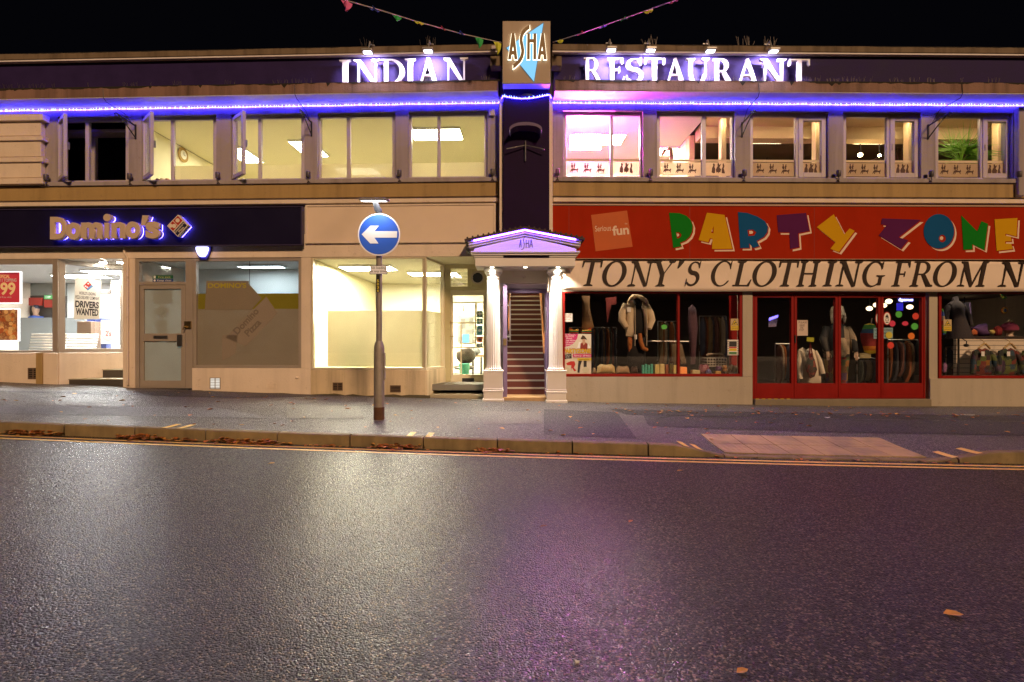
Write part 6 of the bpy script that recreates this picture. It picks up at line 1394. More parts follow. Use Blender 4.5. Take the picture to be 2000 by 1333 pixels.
for k in range(34):
    px, py = random.uniform(-10, 28), random.uniform(609, 661); c = FL.P(px, py, -.278); a = random.random() * 3; w_, h_ = random.uniform(.035, .075), random.uniform(.025, .05)
    mbs[k % 4].prism([(c[0] + w_ * math.cos(t_) * math.cos(a) - h_ * math.sin(t_) * math.sin(a), c[1] + w_ * math.cos(t_) * math.sin(a) + h_ * math.sin(t_) * math.cos(a)) for t_ in [2 * math.pi * j / 9 for j in range(9)]], -.2795, -.2785 + .0003 * k)
for mb, c in zip(mbs, ((.62, .22, .05), (.72, .42, .15), (.40, .10, .025), (.55, .30, .10))): part(mb, 'poster_print', M('chicken_%g' % c[0], c, .4, var=.35, vs=30, emit=c, es=.25), t)
DQ = lambda x, y: (FA.U(x, -.12), FA.Z(x, y, -.12))
t = thing('poster', 'white DRIVERS WANTED poster on the angled shop window', 'poster', tuple(FA.w(DQ(172, 624)[0], DQ(172, 624)[1], -.12)))
m_posw = M('white_poster', (.80, .78, .70), .6, var=.03)
part(MB(FA).prism([DQ(147, 541), DQ(198, 548), DQ(195, 624), DQ(144, 624)], -.125, -.12), 'poster_sheet', m_posw, t)
def dtext(s, x0, x1, y0, y1, nm, mt, bold=.0, rot=-.03):
    a, b = DQ(x0, y1), DQ(x1, y0); text(FA, s, a[0], b[0], min(a[1], b[1]), max(a[1], b[1]), -.1195, -.1185, nm, mt, t, bold=bold, rot=rot)
dtext('DRIVERS', 147, 193, 590, 601, 'poster_lettering', m_ink, .04); dtext('WANTED', 148, 192, 604, 616, 'poster_lettering', m_ink, .04)
dtext("WORLD'S LEADING\nPIZZA DELIVERY COMPANY", 147.5, 194, 572, 584, 'poster_lettering', m_ink, .015)
e_ = part(MB(FA).prism([DQ(172, 549.5), DQ(182, 560), DQ(171.5, 568), DQ(162.5, 559)], -.1198, -.1190), 'emblem', M('emblem_blue_light', (.10, .25, .5), .5), t)
MB(FA).prism([DQ(172, 549.5), DQ(179, 556.5), DQ(169, 565.5), DQ(162.5, 559)], -.1189, -.118).build('emblem_panel', m_redp, e_)
mb = MB(FA)
for p in ((172.3, 554.5), (167, 559.5), (170.5, 561.5)): mb.prism(circ(DQ(*p), .016, seg=12), -.1179, -.1172)
mb.build('emblem_dots', m_wp, e_)
t = frame_poster(FL, 'light_box', 'pale lit poster with red round print deep in the pizza shop', 'light box', 197, 232, 625, 672, -2.2, .06, m_posw, m_litf)
part(MB(FL).prism(circ(FL.P(211, 650, -2.19), .19, .22), -2.199, -2.196), 'poster_print', M('pale_red_print', (.7, .3, .28), .6), t); ptext(FL, "2's", 206, 217, 646, 657, -2.193, 'poster_lettering', m_redp, t, d=.001, bold=.03)
t = thing('price_list', 'brown price list panels on the white wall of the pizza shop', 'price list', tuple(FL.w(FL.U(230, -2.6), 1.6, -2.6)))
part(MB(FL).pb(217, 233, 548, 600, -2.55, -2.6), 'board', PAL('price_list_rows', [(.5, .42, .34), (.28, .18, .12), (.62, .55, .45), (.25, .15, .1)], 9, 'hstripe'), t); part(MB(FL).pb(197, 214, 566, 575, -2.55, -2.6), 'small_board', m_menu, t)
m_slb = M('white_bench_slat', (.78, .76, .70), .45, var=.04)
def bench(u0, u1, n, label):
    z = .98; t = thing('slatted_bench', label, 'bench', tuple(FL.w((u0 + u1) / 2, .5, n)), 'white benches in the pizza shop')
    part(MB(FL).box(u0, u1, z - .06, z, n - .2, n + .25), 'seat', m_slb, t, .015)
    mb = MB(FL)
    for k in range(9): mb.box(u0 + .03, u1 - .03, z + .06 + k * .062, z + .10 + k * .062, n - .22 - .012 * k, n - .195 - .012 * k)
    part(mb, 'backrest', m_slb, t, .008)
    for u in (u0 + .08, u1 - .08): part(MB(FL).box(u - .02, u + .02, .5, z - .061, n - .15, n - .11).box(u - .02, u + .02, .5, z - .061, n + .15, n + .19), 'leg', m_steel, t)
bench(FL.U(34, -1.0), FL.U(112, -1.0), -1.0, 'white slatted bench in the far left shop window'); bench(FL.U(104, -1.6), FL.U(174, -1.6), -1.6, 'white slatted bench behind the angled shop window')
t = thing('exit_sign', 'green lit exit sign hanging over the pizza counter', 'exit sign', tuple(FL.w(FL.U(94, -3.2), FL.Z(94, 584, -3.2), -3.2)))
part(MB(FL).pb(86, 102, 577, 584.5, -3.2, -3.25), 'sign_box', EM('exit_green', (.25, .75, .25), .8), t); ptext(FL, 'EXIT', 89, 99, 578.8, 582.8, -3.195, 'sign_lettering', m_wp, t)
# person behind the counter
pu, pn = FL.U(69, -4.35), -3.98; pz = FL.Z(69, 618, -3.98)
def person_bust(fr, u, n, z0, shirt, hair, label):
    t = thing('person', label, 'person', tuple(fr.w(u, z0, n)))
    secs = [(z0 - .5, u, n, .17, .11), (z0 - .2, u, n, .19, .12), (z0 + .02, u, n, .22, .115), (z0 + .09, u, n, .20, .10), (z0 + .13, u, n, .08, .07), (z0 + .17, u, n, .055, .055), (z0 + .21, u, n, .06, .07), (z0 + .26, u, n, .072, .09), (z0 + .32, u, n, .078, .095), (z0 + .38, u, n, .07, .085), (z0 + .42, u, n, .035, .045)]
    loft(fr, secs, 'body', M('person_skin', (.45, .27, .18), .6), t)
    loft(fr, [(z0 - .51, u, n, .175, .115), (z0 - .2, u, n, .2, .13), (z0 + .02, u, n, .232, .125), (z0 + .095, u, n, .205, .108), (z0 + .125, u, n, .09, .08)], 'shirt', shirt, t)
    MB(fr).tube([(u - .21, z0 + .04, n), (u - .28, z0 - .2, n + .05), (u - .16, z0 - .30, n + .2)], [.06, .05, .04], 10).tube([(u + .21, z0 + .04, n), (u + .28, z0 - .2, n + .05), (u + .16, z0 - .30, n + .2)], [.06, .05, .04], 10).build('sleeves', shirt, t, smooth=True)
    loft(fr, [(z0 + .33, u, n - .01, .083, .10), (z0 + .38, u, n - .01, .08, .095), (z0 + .43, u, n - .01, .045, .055)], 'cap', hair, t)
person_bust(FL, FL.U(70, -3.95), -3.95, FL.Z(69, 597, -3.95) - .42, M('blue_shirt', (.04, .09, .38), .7), M('dark_cap', (.03, .03, .05), .6), 'staff member in a blue shirt and dark cap behind the pizza counter')
# fire exit plates in the transom
t = thing('door_notice', 'green fire exit and blue keep clear plates in the glass above the grey door', 'notice', tuple(FL.w(FL.U(318, -.06), FL.Z(318, 551, -.06), -.06)))
part(MB(FL).pb(298, 338, 538, 544.7, -.064, -.069), 'green_plate', M('plate_green', (.02, .12, .06), .4), t); part(MB(FL).pb(298, 338, 545.2, 551.5, -.064, -.069), 'blue_plate', M('plate_blue', (.03, .06, .2), .4), t)
ptext(FL, 'Fire exit', 309, 333, 539.3, 543.6, -.063, 'notice_lettering', M('gold_letters', (.5, .45, .2), .5), t, d=.0008); ptext(FL, 'Keep clear', 307, 335, 546.3, 550.9, -.063, 'notice_lettering', m_wp, t, d=.0008)
mb = MB(FL).pb(300, 304, 539, 544, -.063, -.0635).prism(circ(FL.P(302, 548.3, -.0632), .022, seg=14), -.0638, -.063); part(mb, 'pictogram', m_wp, t)
# ---- upstairs office
t = thing('wall_clock', 'round wooden wall clock on the upstairs office wall', 'clock', tuple(FL.w(UO + .03, FL.Z(358, 303, -1.9), -1.95)))
cu_, cz_, cn_ = UO + .002, 5.0 + .43, -1.95
FK = Frame(FL.w(UO, 0, 0), -FL.nr)                                   # along the side wall, facing right
cc = (1.85, FL.Z(358, 303, -1.85))
part(MB(FK).prism(circ(cc, .175, seg=32), .002, .035), 'clock_rim', M('clock_wood', (.35, .22, .06), .5), t, .006); part(MB(FK).prism(circ(cc, .105, seg=32), .0355, .04), 'clock_face', m_wp, t)
part(MB(FK).prism([(cc[0] - .006, cc[1]), (cc[0] + .006, cc[1]), (cc[0] + .006, cc[1] + .07), (cc[0] - .006, cc[1] + .07)], .0405, .043).prism([(cc[0], cc[1] - .006), (cc[0] + .05, cc[1] - .012), (cc[0] + .05, cc[1]), (cc[0], cc[1] + .006)], .0435, .045), 'clock_hands', m_ink, t)
for x, y0, y1, r_, mt, lab in ((318.5, 324.5, 342, .055, M('white_mug', (.75, .68, .55), .4), 'white mug with red print on the office window sill'), (308.5, 326, 341, .04, M('brown_mug', (.30, .12, .06), .4), 'brown mug left of the white mug'), (327.5, 327, 342, .04, M('terracotta_pot', (.42, .18, .08), .6), 'terracotta pot right of the white mug')):
    n = -.24; u = FL.U(x, n); z = ZS1 + .005
    t = thing('mug', lab, 'mug', tuple(FL.w(u, z, n)), 'mugs on the office window sill'); part(MB(FL).lathe([(r_ * .85, z), (r_, z + .02), (r_, z + .13), (r_ * .85, z + .13), (r_ * .82, z + .03)], u, n, 18), 'cup', mt, t, smooth=True)
    part(MB(FL).tube([(u + r_, z + .10, n), (u + r_ + .035, z + .09, n), (u + r_ + .035, z + .05, n), (u + r_, z + .035, n)], .008, 6), 'handle', mt, t)
# ---- palm plant in the last restaurant window
u, n, z = FR.U(1876, -.35), -.35, ZS1
t = thing('potted_palm', 'spiky green palm plant in the last restaurant window', 'plant', tuple(FR.w(u, z, n)))
random.seed(21); vs, fs = [], []; vs2, fs2 = [], []
for c0, nl, L0, A, B in (((u - .17, z + .72, n), 40, .58, vs, fs), ((u + .10, z + .66, n), 80, .72, vs, fs), ((u + .02, z + .48, n), 60, .64, vs, fs)):
    for k in range(nl):
        a = random.uniform(-.15, math.pi + .15); el = random.uniform(-.3, .6); L = L0 * random.uniform(.7, 1.15); d = Vector((math.cos(a), math.sin(a) * .9 + .1, el)).normalized(); s = Vector((-d.y, d.x, .2)).normalized() * .013
        b0 = len(A)
        for i in range(5):
            q = i / 4; p = Vector(c0) + d * L * q + Vector((0, -.20 * L * q * q * abs(math.cos(a)) * 1.6, 0)); w_ = s * (1 - q) * (1 if i else .6); A += [tuple(p - w_), tuple(p + w_)]
        B += [(b0 + 2 * i, b0 + 2 * i + 1, b0 + 2 * i + 3, b0 + 2 * i + 2) for i in range(4)]
part(MB(FR).add(vs, fs), 'leaves', M('palm_green', (.20, .46, .05), .5, var=.6, vs=9), t)
part(MB(FR).tube([(u, z + .1, n), (u - .06, z + .35, n), (u - .16, z + .6, n)], .02, 8).tube([(u, z + .1, n), (u + .05, z + .3, n), (u + .10, z + .5, n)], .02, 8), 'stem', M('palm_stem', (.15, .10, .05), .8), t); part(MB(FR).lathe([(.10, z + .002), (.14, z + .2), (.15, z + .21)], u, n, 20), 'pot', M('plant_pot', (.2, .1, .06), .6), t)
t = thing('curved_branch', 'brown bent ornament on the ledge in the second restaurant window', 'ornament', tuple(FR.w(FR.U(1305, -.9), FR.Z(1305, 302, -.9), -.9)))
part(MB(FR).tube([FR.P(1293, 303, -.9) + (-.9,), FR.P(1298, 295, -.9) + (-.9,), FR.P(1306, 290.5, -.9) + (-.9,), FR.P(1311, 293, -.9) + (-.9,), FR.P(1311, 316, -.9) + (-.9,)], [.03, .045, .05, .045, .04], 10), 'branch', M('branch_brown', (.22, .12, .07), .7), t, smooth=True)

# ---- middle shop interior seen through the door
nb = -2.6; q = lambda x, y: FL.P(x, y, nb)
t = thing('wall_clock', 'square pale wall clock seen through the recessed door', 'clock', tuple(FL.w(*q(900, 611), -4.4)))
part(MB(FL).pb(893.5, 906, 597, 608, -4.46, -4.49), 'clock_case', M('clock_silver', (.5, .5, .48), .4), t, .02); part(MB(FL).pb(895, 904.5, 598.3, 606.7, -4.45, -4.459), 'clock_face', m_wp, t)
t = thing('notice_board', 'grey notice board on the wall behind the recessed door', 'notice board', tuple(FL.w(*q(910, 660), -4.4)))
part(MB(FL).pb(894, 925, 618, 670, -4.45, -4.49), 'board', PAL('board_papers', [(.2, .2, .18), (.35, .33, .28), (.12, .12, .11), (.28, .26, .2)], 9), t); part(MB(FL).pb(903, 916, 653, 670, -4.44, -4.449), 'blue_paper', M('blue_paper', (.05, .18, .55), .6), t)
t = thing('office_chair', 'black padded office chair behind the recessed door', 'chair', tuple(FL.w(FL.U(908, -2.2), .5, -2.2)))
cu_ = FL.U(910, -2.2); cz_ = FL.Z(910, 708, -2.2)
part(MB(FL).ball((cu_, cz_ + .16, -2.2), .24, 18, 10, (1.0, .85, .32)), 'backrest', M('black_vinyl', (.03, .022, .018), .3), t, smooth=True); part(MB(FL).ball((cu_ - .02, cz_ - .12, -2.0), .26, 18, 8, (1, .25, 1)), 'seat', MATS['black_vinyl'], t, smooth=True); part(MB(FL).tube([(cu_, cz_ - .14, -2.05), (cu_, .56, -2.05)], .03).tube([(cu_ - .22, .55, -2.05), (cu_ + .22, .55, -2.05)], .025), 'base', m_black, t)
t = thing('desk', 'dark desk with papers behind the recessed door', 'desk', tuple(FL.w(FL.U(935, -3.0), .5, -3.0)))
part(MB(FL).pb(918, 950, 694, 697.5, -2.8, -3.4), 'desktop', M('desk_wood', (.2, .13, .07), .5), t); part(MB(FL).pb(922, 925, 698, 735, -2.85, -2.95).pb(938, 941, 698, 735, -2.85, -2.95), 'legs', m_black, t)
t = thing('rubbish_bag', 'grey shiny rubbish bag on the desk behind the recessed door', 'bag', tuple(FL.w(FL.U(922, -2.9), FL.Z(922, 694, -2.9), -2.9)))
random.seed(4); b_ = puff(FL, [(FL.U(922, -2.9) + .26 * math.cos(a) * random.uniform(.8, 1.1), FL.Z(922, 687, -2.9) + .10 * math.sin(a) * random.uniform(.8, 1.2)) for a in [2 * math.pi * k / 14 for k in range(14)]], -2.9, .3, 'bag', M('grey_bag_film', (.12, .13, .14), .3), t)
t = thing('waste_bin', 'green waste bin beside the black office chair', 'bin', tuple(FL.w(FL.U(906, -1.8), .5, -1.8))); part(MB(FL).lathe([(.10, .5), (.13, .86), (.14, .87)], FL.U(907, -1.8), -1.8, 18), 'bin', M('green_bin', (.03, .2, .13), .5), t)
for k, (c, lab, y0, y1) in enumerate((((.09, .17, .16), 'grey green sticker with white cross on the recessed door glass', 608, 621), ((.03, .14, .13), 'dark teal sticker below the white cross', 622, 633), ((.06, .24, .30), 'light blue sticker in the middle of the door glass', 637, 655), ((.45, .10, .03), 'orange red round sticker on the door glass', 658, 669), ((.06, .22, .32), 'blue sticker lowest on the door glass', 671, 678))):
    t = thing('door_sticker', lab, 'sticker', tuple(FL.w(FL.U(937, nR - .03), FL.Z(937, y1, nR - .03), nR - .03)), 'stickers on the recessed door')
    n = nR - .0295; part(MB(FL).pb(931.5, 943, y0, y1, n, n - .002), 'sheet', M('sticker_%d' % k, c, .5), t)
    if k == 0: part(MB(FL).pb(935.7, 938.3, y0 + 1.5, y0 + 9, n + .001, n + .0003).pb(933.2, 940.8, y0 + 4, y0 + 6.6, n + .0014, n + .0003), 'white_cross', m_wp, t)
    else: part(MB(FL).prism(circ(FL.P(937, (y0 + y1) / 2, n), .035, .03, 16), n + .0003, n + .001), 'print', m_wp if k in (1, 2, 4) else m_ink, t)

for n_, z_, lab in ((-.95, 2.78, 'added unseen lamp panel above the first stairs'), (-2.7, 3.25, 'added unseen lamp panel over the middle of the staircase'), (-4.6, 3.85, 'added unseen lamp panel over the top of the staircase')):  # unseen panels added above doorway and flight to brighten the steps
    panel_light(FC, .3, n_, z_, .5, .25, (1.0, .80, .48), 45.0, lab, grp='added lamp panels over the stairs')
# ================================================================ CLOTHING SHOP DISPLAY
RP = lambda n: (lambda x, y: FR.P(x, y, n))
# ---- window 1: poster and notices on the glass
ng = -.03
t = thing('poster', 'fancy dress poster with pink circle and pirate costume in the red framed window', 'poster', tuple(FR.w(FR.U(1127, ng), FR.Z(1127, 731, ng), ng)))
q = RP(ng); n0 = -.0445
part(MB(FR).prism([q(1099, 652), q(1155, 653), q(1155, 730.5), q(1101, 730.5)], n0 - .003, n0), 'poster_sheet', M('cream_poster', (.68, .62, .50), .5, var=.03), t)
cpt = [q(1099.3, 652.4)] + [q(1100 + 29 * math.cos(a), 652.5 + 26 * math.sin(a)) for a in [math.pi / 2 * k / 12 for k in range(13)]]
part(MB(FR).prism(cpt, n0 + .0002, n0 + .001), 'pink_circle', m_pk, t)
for i, s in enumerate(('the Palace\'s', 'largest partyshop', 'for')): ptext(FR, s, 1102 + 2 * i, 1124 - 3 * i, 653.2 + i * 3.3, 656 + i * 3.3, n0 + .0018, 'poster_lettering', m_wp, t, d=.0007)
for i, s in enumerate(('Over 500 lines', 'Full sections', 'Accessories', 'Great value')): ptext(FR, s, 1105, 1125 - 2 * i, 664 + i * 3.7, 666.8 + i * 3.7, n0 + .0018, 'poster_lettering', m_wp, t, d=.0007)
part(MB(FR).prism([q(1134, 662), q(1138, 655), q(1142, 657), q(1147, 664), q(1141, 662.5), q(1137, 663.5)], n0 + .0034, n0 + .004), 'printed_hat', M('hat_brown', (.06, .03, .015), .6), t)
part(MB(FR).prism([q(1137, 662.5), q(1143, 662.5), q(1143, 668), q(1146, 670), q(1146, 676), q(1136, 676), q(1135, 671), q(1138, 667)], n0 + .0022, n0 + .003), 'printed_figure', m_skin, t)
part(MB(FR).prism([q(1134, 671), q(1138, 670), q(1140, 675), q(1144, 670), q(1148, 672), q(1147, 683), q(1133, 683)], n0 + .0042, n0 + .005), 'printed_costume', M('costume_red', (.25, .03, .02), .6), t)
part(MB(FR).prism([q(1131, 668), q(1135, 670), q(1133, 683), q(1126.5, 683)], n0 + .0022, n0 + .003).prism([q(1148, 671), q(1152, 676), q(1154, 683), q(1148, 683)], n0 + .0022, n0 + .003), 'printed_sleeves', m_wp, t)
text(FR, 'PARTYZONE', q(1100.5, 0)[0], q(1154.5, 0)[0], q(0, 691)[1], q(0, 681)[1], n0 + .0062, n0 + .0068, 'poster_lettering', M('orange_outline', (.40, .06, .01), .5), t, bold=.06)
text(FR, 'PARTYZONE', q(1101.3, 0)[0], q(1153.7, 0)[0], q(0, 690)[1], q(0, 682)[1], n0 + .0070, n0 + .0076, 'poster_lettering', m_yel2, t, bold=.025)
part(MB(FR).prism([q(1099.8, 693.5), q(1116, 691.5), q(1117, 700.5), q(1100.5, 702.5)], n0 + .0005, n0 + .001), 'black_label', m_ink, t); ptext(FR, "Come to\nus for\nfancy", 1102.5, 1114.5, 693.5, 701, n0 + .0018, 'poster_lettering', m_wp, t, d=.0006)
part(MB(FR).prism([q(1119, 692), q(1155, 692), q(1155, 698.3), q(1119, 698.3)], n0 + .0052, n0 + .0056), 'pink_label', m_pk, t); ptext(FR, 'fancy dress', 1121, 1153.5, 693, 698, n0 + .0064, 'poster_lettering', m_wp, t, d=.0006)
part(MB(FR).prism([q(1128, 700), q(1155, 700), q(1155, 704.5), q(1128, 704.5)], n0 + .0052, n0 + .0056), 'yellow_label', m_yel2, t); ptext(FR, 'specialists', 1130.5, 1150.5, 700.8, 703.8, n0 + .0064, 'poster_lettering', m_ink, t, d=.0006)
part(MB(FR).prism([q(1106, 710), q(1110, 708), q(1115, 706), q(1122, 706), q(1124, 712), q(1121, 719), q(1126, 724), q(1122, 726), q(1117, 719), q(1115, 726), q(1116, 714), q(1108, 714)], n0 + .0005, n0 + .0012), 'printed_figure', m_redp, t)
part(MB(FR).prism([q(1130, 705), q(1137, 705), q(1134, 714), q(1132, 729), q(1128, 728), q(1129, 714)], n0 + .0005, n0 + .0012).prism([q(1140, 705), q(1146, 705), q(1146, 718), q(1143, 728), q(1140, 716)], n0 + .0005, n0 + .0012), 'printed_boots', m_ink, t)
for x in (1106.5, 1144): part(MB(FR).prism(circ(q(x, 723), .068, .062, 24), n0 + .0014, n0 + .002), 'printed_circle', M('cream_circle', (.60, .58, .42), .5), t)
# two striped rainbow flags
m_rain = PAL('rainbow_stripe', [(.02, .12, .04), (.55, .32, .03), (.40, .02, .02)], 11.5, 'hstripe')
for pts, lab in (([(1111, 651), (1113, 639), (1119, 645), (1130, 643.5), (1130, 651)], 'green yellow red striped flag left above the costume poster'), ([(1137, 651), (1137, 645), (1147, 644.5), (1153.5, 640), (1156, 650), (1150, 652)], 'green yellow red striped flag right above the costume poster')):
    o = puff(FR, PX(FR, -.12)(pts), -.12, .03, 'striped_flag', m_rain); props(o, lab, 'flag', 'striped flags over the poster')
def notice(name, lab, x0, x1, y0, y1, n, mat, cat='notice', grp=None):
    t = thing(name, lab, cat, tuple(FR.w(FR.U((x0 + x1) / 2, n), FR.Z((x0 + x1) / 2, y1, n), n)), grp); part(MB(FR).pb(x0, x1, y0, y1, n, n - .003), 'sheet', mat, t); return t
t = notice('window_notice', 'small white printed notice at the left edge of the red window', 1098.8, 1118, 612.5, 629, -.042, m_wp)
for i, (y, w0, w1) in enumerate(((614.2, 1100, 1116), (616.8, 1105, 1113), (620, 1100.5, 1116), (623, 1103, 1114))): ptext(FR, ('IMPORTANT', 'notice', 'please ask for any', 'item in stock')[i], w0, w1, y, y + 2, -.0405, 'notice_lettering', M('rust_print', (.3, .09, .03), .6), t, d=.0006)
for x0, x1, y0, y1, lab in ((1427.2, 1443, 623, 645.5, 'yellow camera warning sign at the right end of the jacket window'), (1843, 1858.6, 624.5, 647, 'yellow camera warning sign at the left of the last window')):
    t = notice('warning_sign', lab, x0, x1, y0, y1, -.042, M('pale_sign_board', (.55, .42, .22), .5), 'warning sign', 'camera warning signs'); xm = (x0 + x1) / 2
    part(MB(FR).prism([RP(-.04)(xm, y0 + 1), RP(-.04)(x1 - 1.6, y0 + 12.3), RP(-.04)(x0 + 1.6, y0 + 12.3)], -.0418, -.041), 'triangle_edge', m_ink, t); part(MB(FR).prism([RP(-.04)(xm, y0 + 2.6), RP(-.04)(x1 - 3, y0 + 11.6), RP(-.04)(x0 + 3, y0 + 11.6)], -.0409, -.0402), 'triangle', m_yel2, t)
    part(MB(FR).prism([RP(-.04)(xm - 3.2, y0 + 9), RP(-.04)(xm + 2.2, y0 + 6.4), RP(-.04)(xm + 3.2, y0 + 8), RP(-.04)(xm - 1, y0 + 10.2)], -.0401, -.0394), 'camera_pictogram', m_ink, t)
    part(MB(FR).pb(x0 + .3, x1 - .3, y0 + 13.5, y1 - .3, -.0412, -.0419), 'yellow_band', m_yel2, t); ptext(FR, 'CCTV in\noperation', x0 + 1.6, x1 - 1.6, y0 + 14.8, y1 - 1.4, -.0404, 'sign_lettering', m_ink, t, d=.0006)
t = notice('small_poster', 'small bordered poster of red yellow and green bands by the window edge', 1421, 1442.5, 664, 694.5, -.042, m_wp, 'poster')
part(ring(MB(FR), FR.U(1421.6, -.04), FR.U(1441.9, -.04), FR.Z(1432, 693.8, -.04), FR.Z(1432, 664.8, -.04), -.0418, -.0412, .014), 'border', PAL('checked_border', [(.03, .03, .03), (.75, .7, .6)], 22, 'hstripe'), t)
for x0, x1, y0, y1, mt in ((1424, 1439, 667, 677.5, m_ink), (1424, 1439, 678, 680.5, m_redp), (1424, 1439, 681, 686, m_yel2), (1424, 1439, 688, 692, M('green_print', (.03, .2, .05), .5))): part(MB(FR).pb(x0, x1, y0, y1, -.0405, -.0411), 'printed_band', mt, t)
o = part(MB(FR).prism(burst(FR.P(1297.3, 639, -.04), .066, 9, .053), -.044, -.041), 'price_tag', M('neon_green_card', (.10, .55, .08), .5), None); props(o, 'bright green star card on the glass right of the jacket', 'price tag')
# jacket on a stand
n = -.55; q = RP(n)
t = thing('jacket_display', 'beige hooded jacket hung open on a dark stand in the shop window', 'jacket', tuple(FR.w(FR.U(1240, n), FR.Z(1240, 728, n), n)))
m_jk = M('beige_canvas', (.62, .50, .34), .85, var=.15, vs=9, bmp=.5, bs=50); m_blk = M('black_cloth', (.012, .011, .012), .9); m_lin2 = M('pale_lining', (.60, .45, .28), .8)
random.seed(8)
puff(FR, [q(*p) for p in ((1225, 590), (1232, 584), (1237, 596), (1236, 630), (1236, 658), (1220, 657), (1219, 640), (1220, 612), (1217, 600))], n + .10, .16, 'jacket_front', m_jk, t)
puff(FR, [q(*p) for p in ((1252, 590), (1259, 596), (1262, 612), (1263, 640), (1259, 659), (1257, 655), (1255, 620), (1251, 600))], n + .10, .16, 'jacket_front', m_jk, t)
def tub(pts, r, nm, mt, par, sg=10): return MB(FR).tube([q(x, y) + (nn,) for x, y, nn in pts], r, sg).build(nm, mt, par, smooth=True)
tub([(1222, 596, n + .06), (1214, 612, n + .08), (1212, 626, n + .12), (1220, 641, n + .17)], [.075, .08, .075, .055], 'sleeve', m_jk, t, 14)
tub([(1259, 596, n + .06), (1267, 612, n + .08), (1270, 626, n + .12), (1263, 643, n + .17)], [.075, .08, .075, .055], 'sleeve', m_jk, t, 14)
tub([(1224, 592, n + .13), (1230, 585, n + .10), (1237, 580, n + .04), (1243, 579, n), (1250, 581, n + .04), (1257, 587, n + .10), (1262, 594, n + .12)], [.03, .045, .05, .04, .05, .045, .03], 'collar', m_lin2, t, 10)
tub([(1236, 598, n + .19), (1236, 640, n + .20), (1236.5, 676, n + .16)], .010, 'zip', M('zip_metal', (.6, .52, .4), .4, .5), t, 6); tub([(1257, 600, n + .19), (1258.5, 640, n + .2), (1259, 676, n + .16)], .010, 'zip', MATS['zip_metal'], t, 6)
puff(FR, [q(*p) for p in ((1237, 584), (1243, 581), (1250, 585), (1256, 610), (1258, 660), (1236, 660), (1234, 610))], n, .22, 'black_torso', m_blk, t)
puff(FR, [q(*p) for p in ((1224, 660), (1262, 660), (1262, 700), (1256, 728), (1232, 728), (1226, 700))], n - .04, .2, 'dark_trousers', m_blk, t)
part(MB(FR).pb(1225, 1232, 600, 610, n + .20, n + .195), 'price_label', m_wp, t); part(MB(FR).pb(1238.5, 1244, 654, 663, n + .14, n + .135), 'price_label', m_wp, t)
m_orp = PAL('orange_scarf', [(.28, .05, .015), (.40, .14, .03), (.2, .03, .01)], 12, 'noise')
puff(FR, [q(*p) for p in ((1225, 659), (1234, 658), (1233, 680), (1227, 688), (1224, 672))], n + .06, .10, 'patterned_scarf', m_orp, t)
tub([(1247, 652, n + .12), (1248, 668, n + .14), (1252, 680, n + .14), (1261, 684, n + .12)], [.035, .045, .05, .04], 'patterned_scarf', m_orp, t)
def hung(name, cat, lab, pts, n, d, mat, grp=None):
    o = puff(FR, PX(FR, n)(pts), n, d, name, mat); return props(o, lab, cat, grp)
hung('hanging_dress', 'dress', 'dim dress with dark top and brown skirt hanging left of the jacket', [(1136, 578), (1152, 578), (1152, 602), (1160, 640), (1146, 650), (1136, 640), (1137, 604)], -.9, .14, PAL('brown_skirt', [(.02, .015, .015), (.20, .10, .035), (.16, .08, .03)], .35, 'hstripe'))
hung('hanging_banner', 'banner', 'dim red strip hanging deep behind the glass left of the jacket', [(1183, 582), (1204, 580), (1204, 594), (1190, 596), (1186, 632)], -1.1, .06, M('dim_red_cloth', (.14, .015, .012), .8))
hung('striped_cardigan', 'cardigan', 'long purple grey striped cardigan behind the window bar', [(1344, 602), (1352, 595), (1360, 604), (1363, 640), (1361, 660), (1358, 712), (1348, 712), (1346, 660), (1343, 640)], -.6, .16, PAL('purple_stripe', [(.07, .03, .045), (.12, .06, .09), (.05, .02, .03)], 38, 'hstripe'))
hung('grey_coat', 'coat', 'grey coat sleeves hanging below the rail behind the window bar', [(1310, 671), (1322, 669), (1332, 672), (1341, 711), (1330, 712), (1326, 690), (1322, 712), (1314, 711)], -.6, .14, M('grey_wool', (.16, .12, .075), .9, bmp=.4))
o = MB(FR).tube([FR.P(1262, 666.5, -.5) + (-.5,), FR.P(1345, 667.5, -.5) + (-.5,)], .012, 8).build('clothes_rail', m_steel); props(o, 'thin steel rail running behind the window bar', 'clothes rail')
# wire basket
t = thing('wire_basket', 'white wire basket with lifted lid among the packets', 'basket', tuple(FR.w(FR.U(1400, -.45), FR.Z(1400, 716, -.45), -.45))); n = -.35; q = RP(n); mb = MB(FR); m_wirew = M('white_wire', (.6, .55, .45), .5)
for k in range(8): x = 1381.5 + 5.4 * k; mb.tube([q(x, 700) + (n,), q(x, 716) + (n,)], .006, 5)
for y in (700, 706, 711, 716): mb.tube([q(1381.5, y) + (n,), q(1419.5, y) + (n,), q(1419.5, y) + (n - .3,), q(1381.5, y) + (n - .3,), q(1381.5, y) + (n,)], .006, 5)
part(mb, 'cage', m_wirew, t); part(MB(FR).tube([q(1384, 695) + (n - .1,), q(1388, 692.5) + (n - .1,), q(1410, 692) + (n - .1,), q(1417, 694) + (n - .1,), q(1418, 700) + (n - .1,)], .022, 8), 'lid', MATS['grey_wool'] if 0 else M('lid_beige', (.35, .26, .18), .6), t, smooth=True)
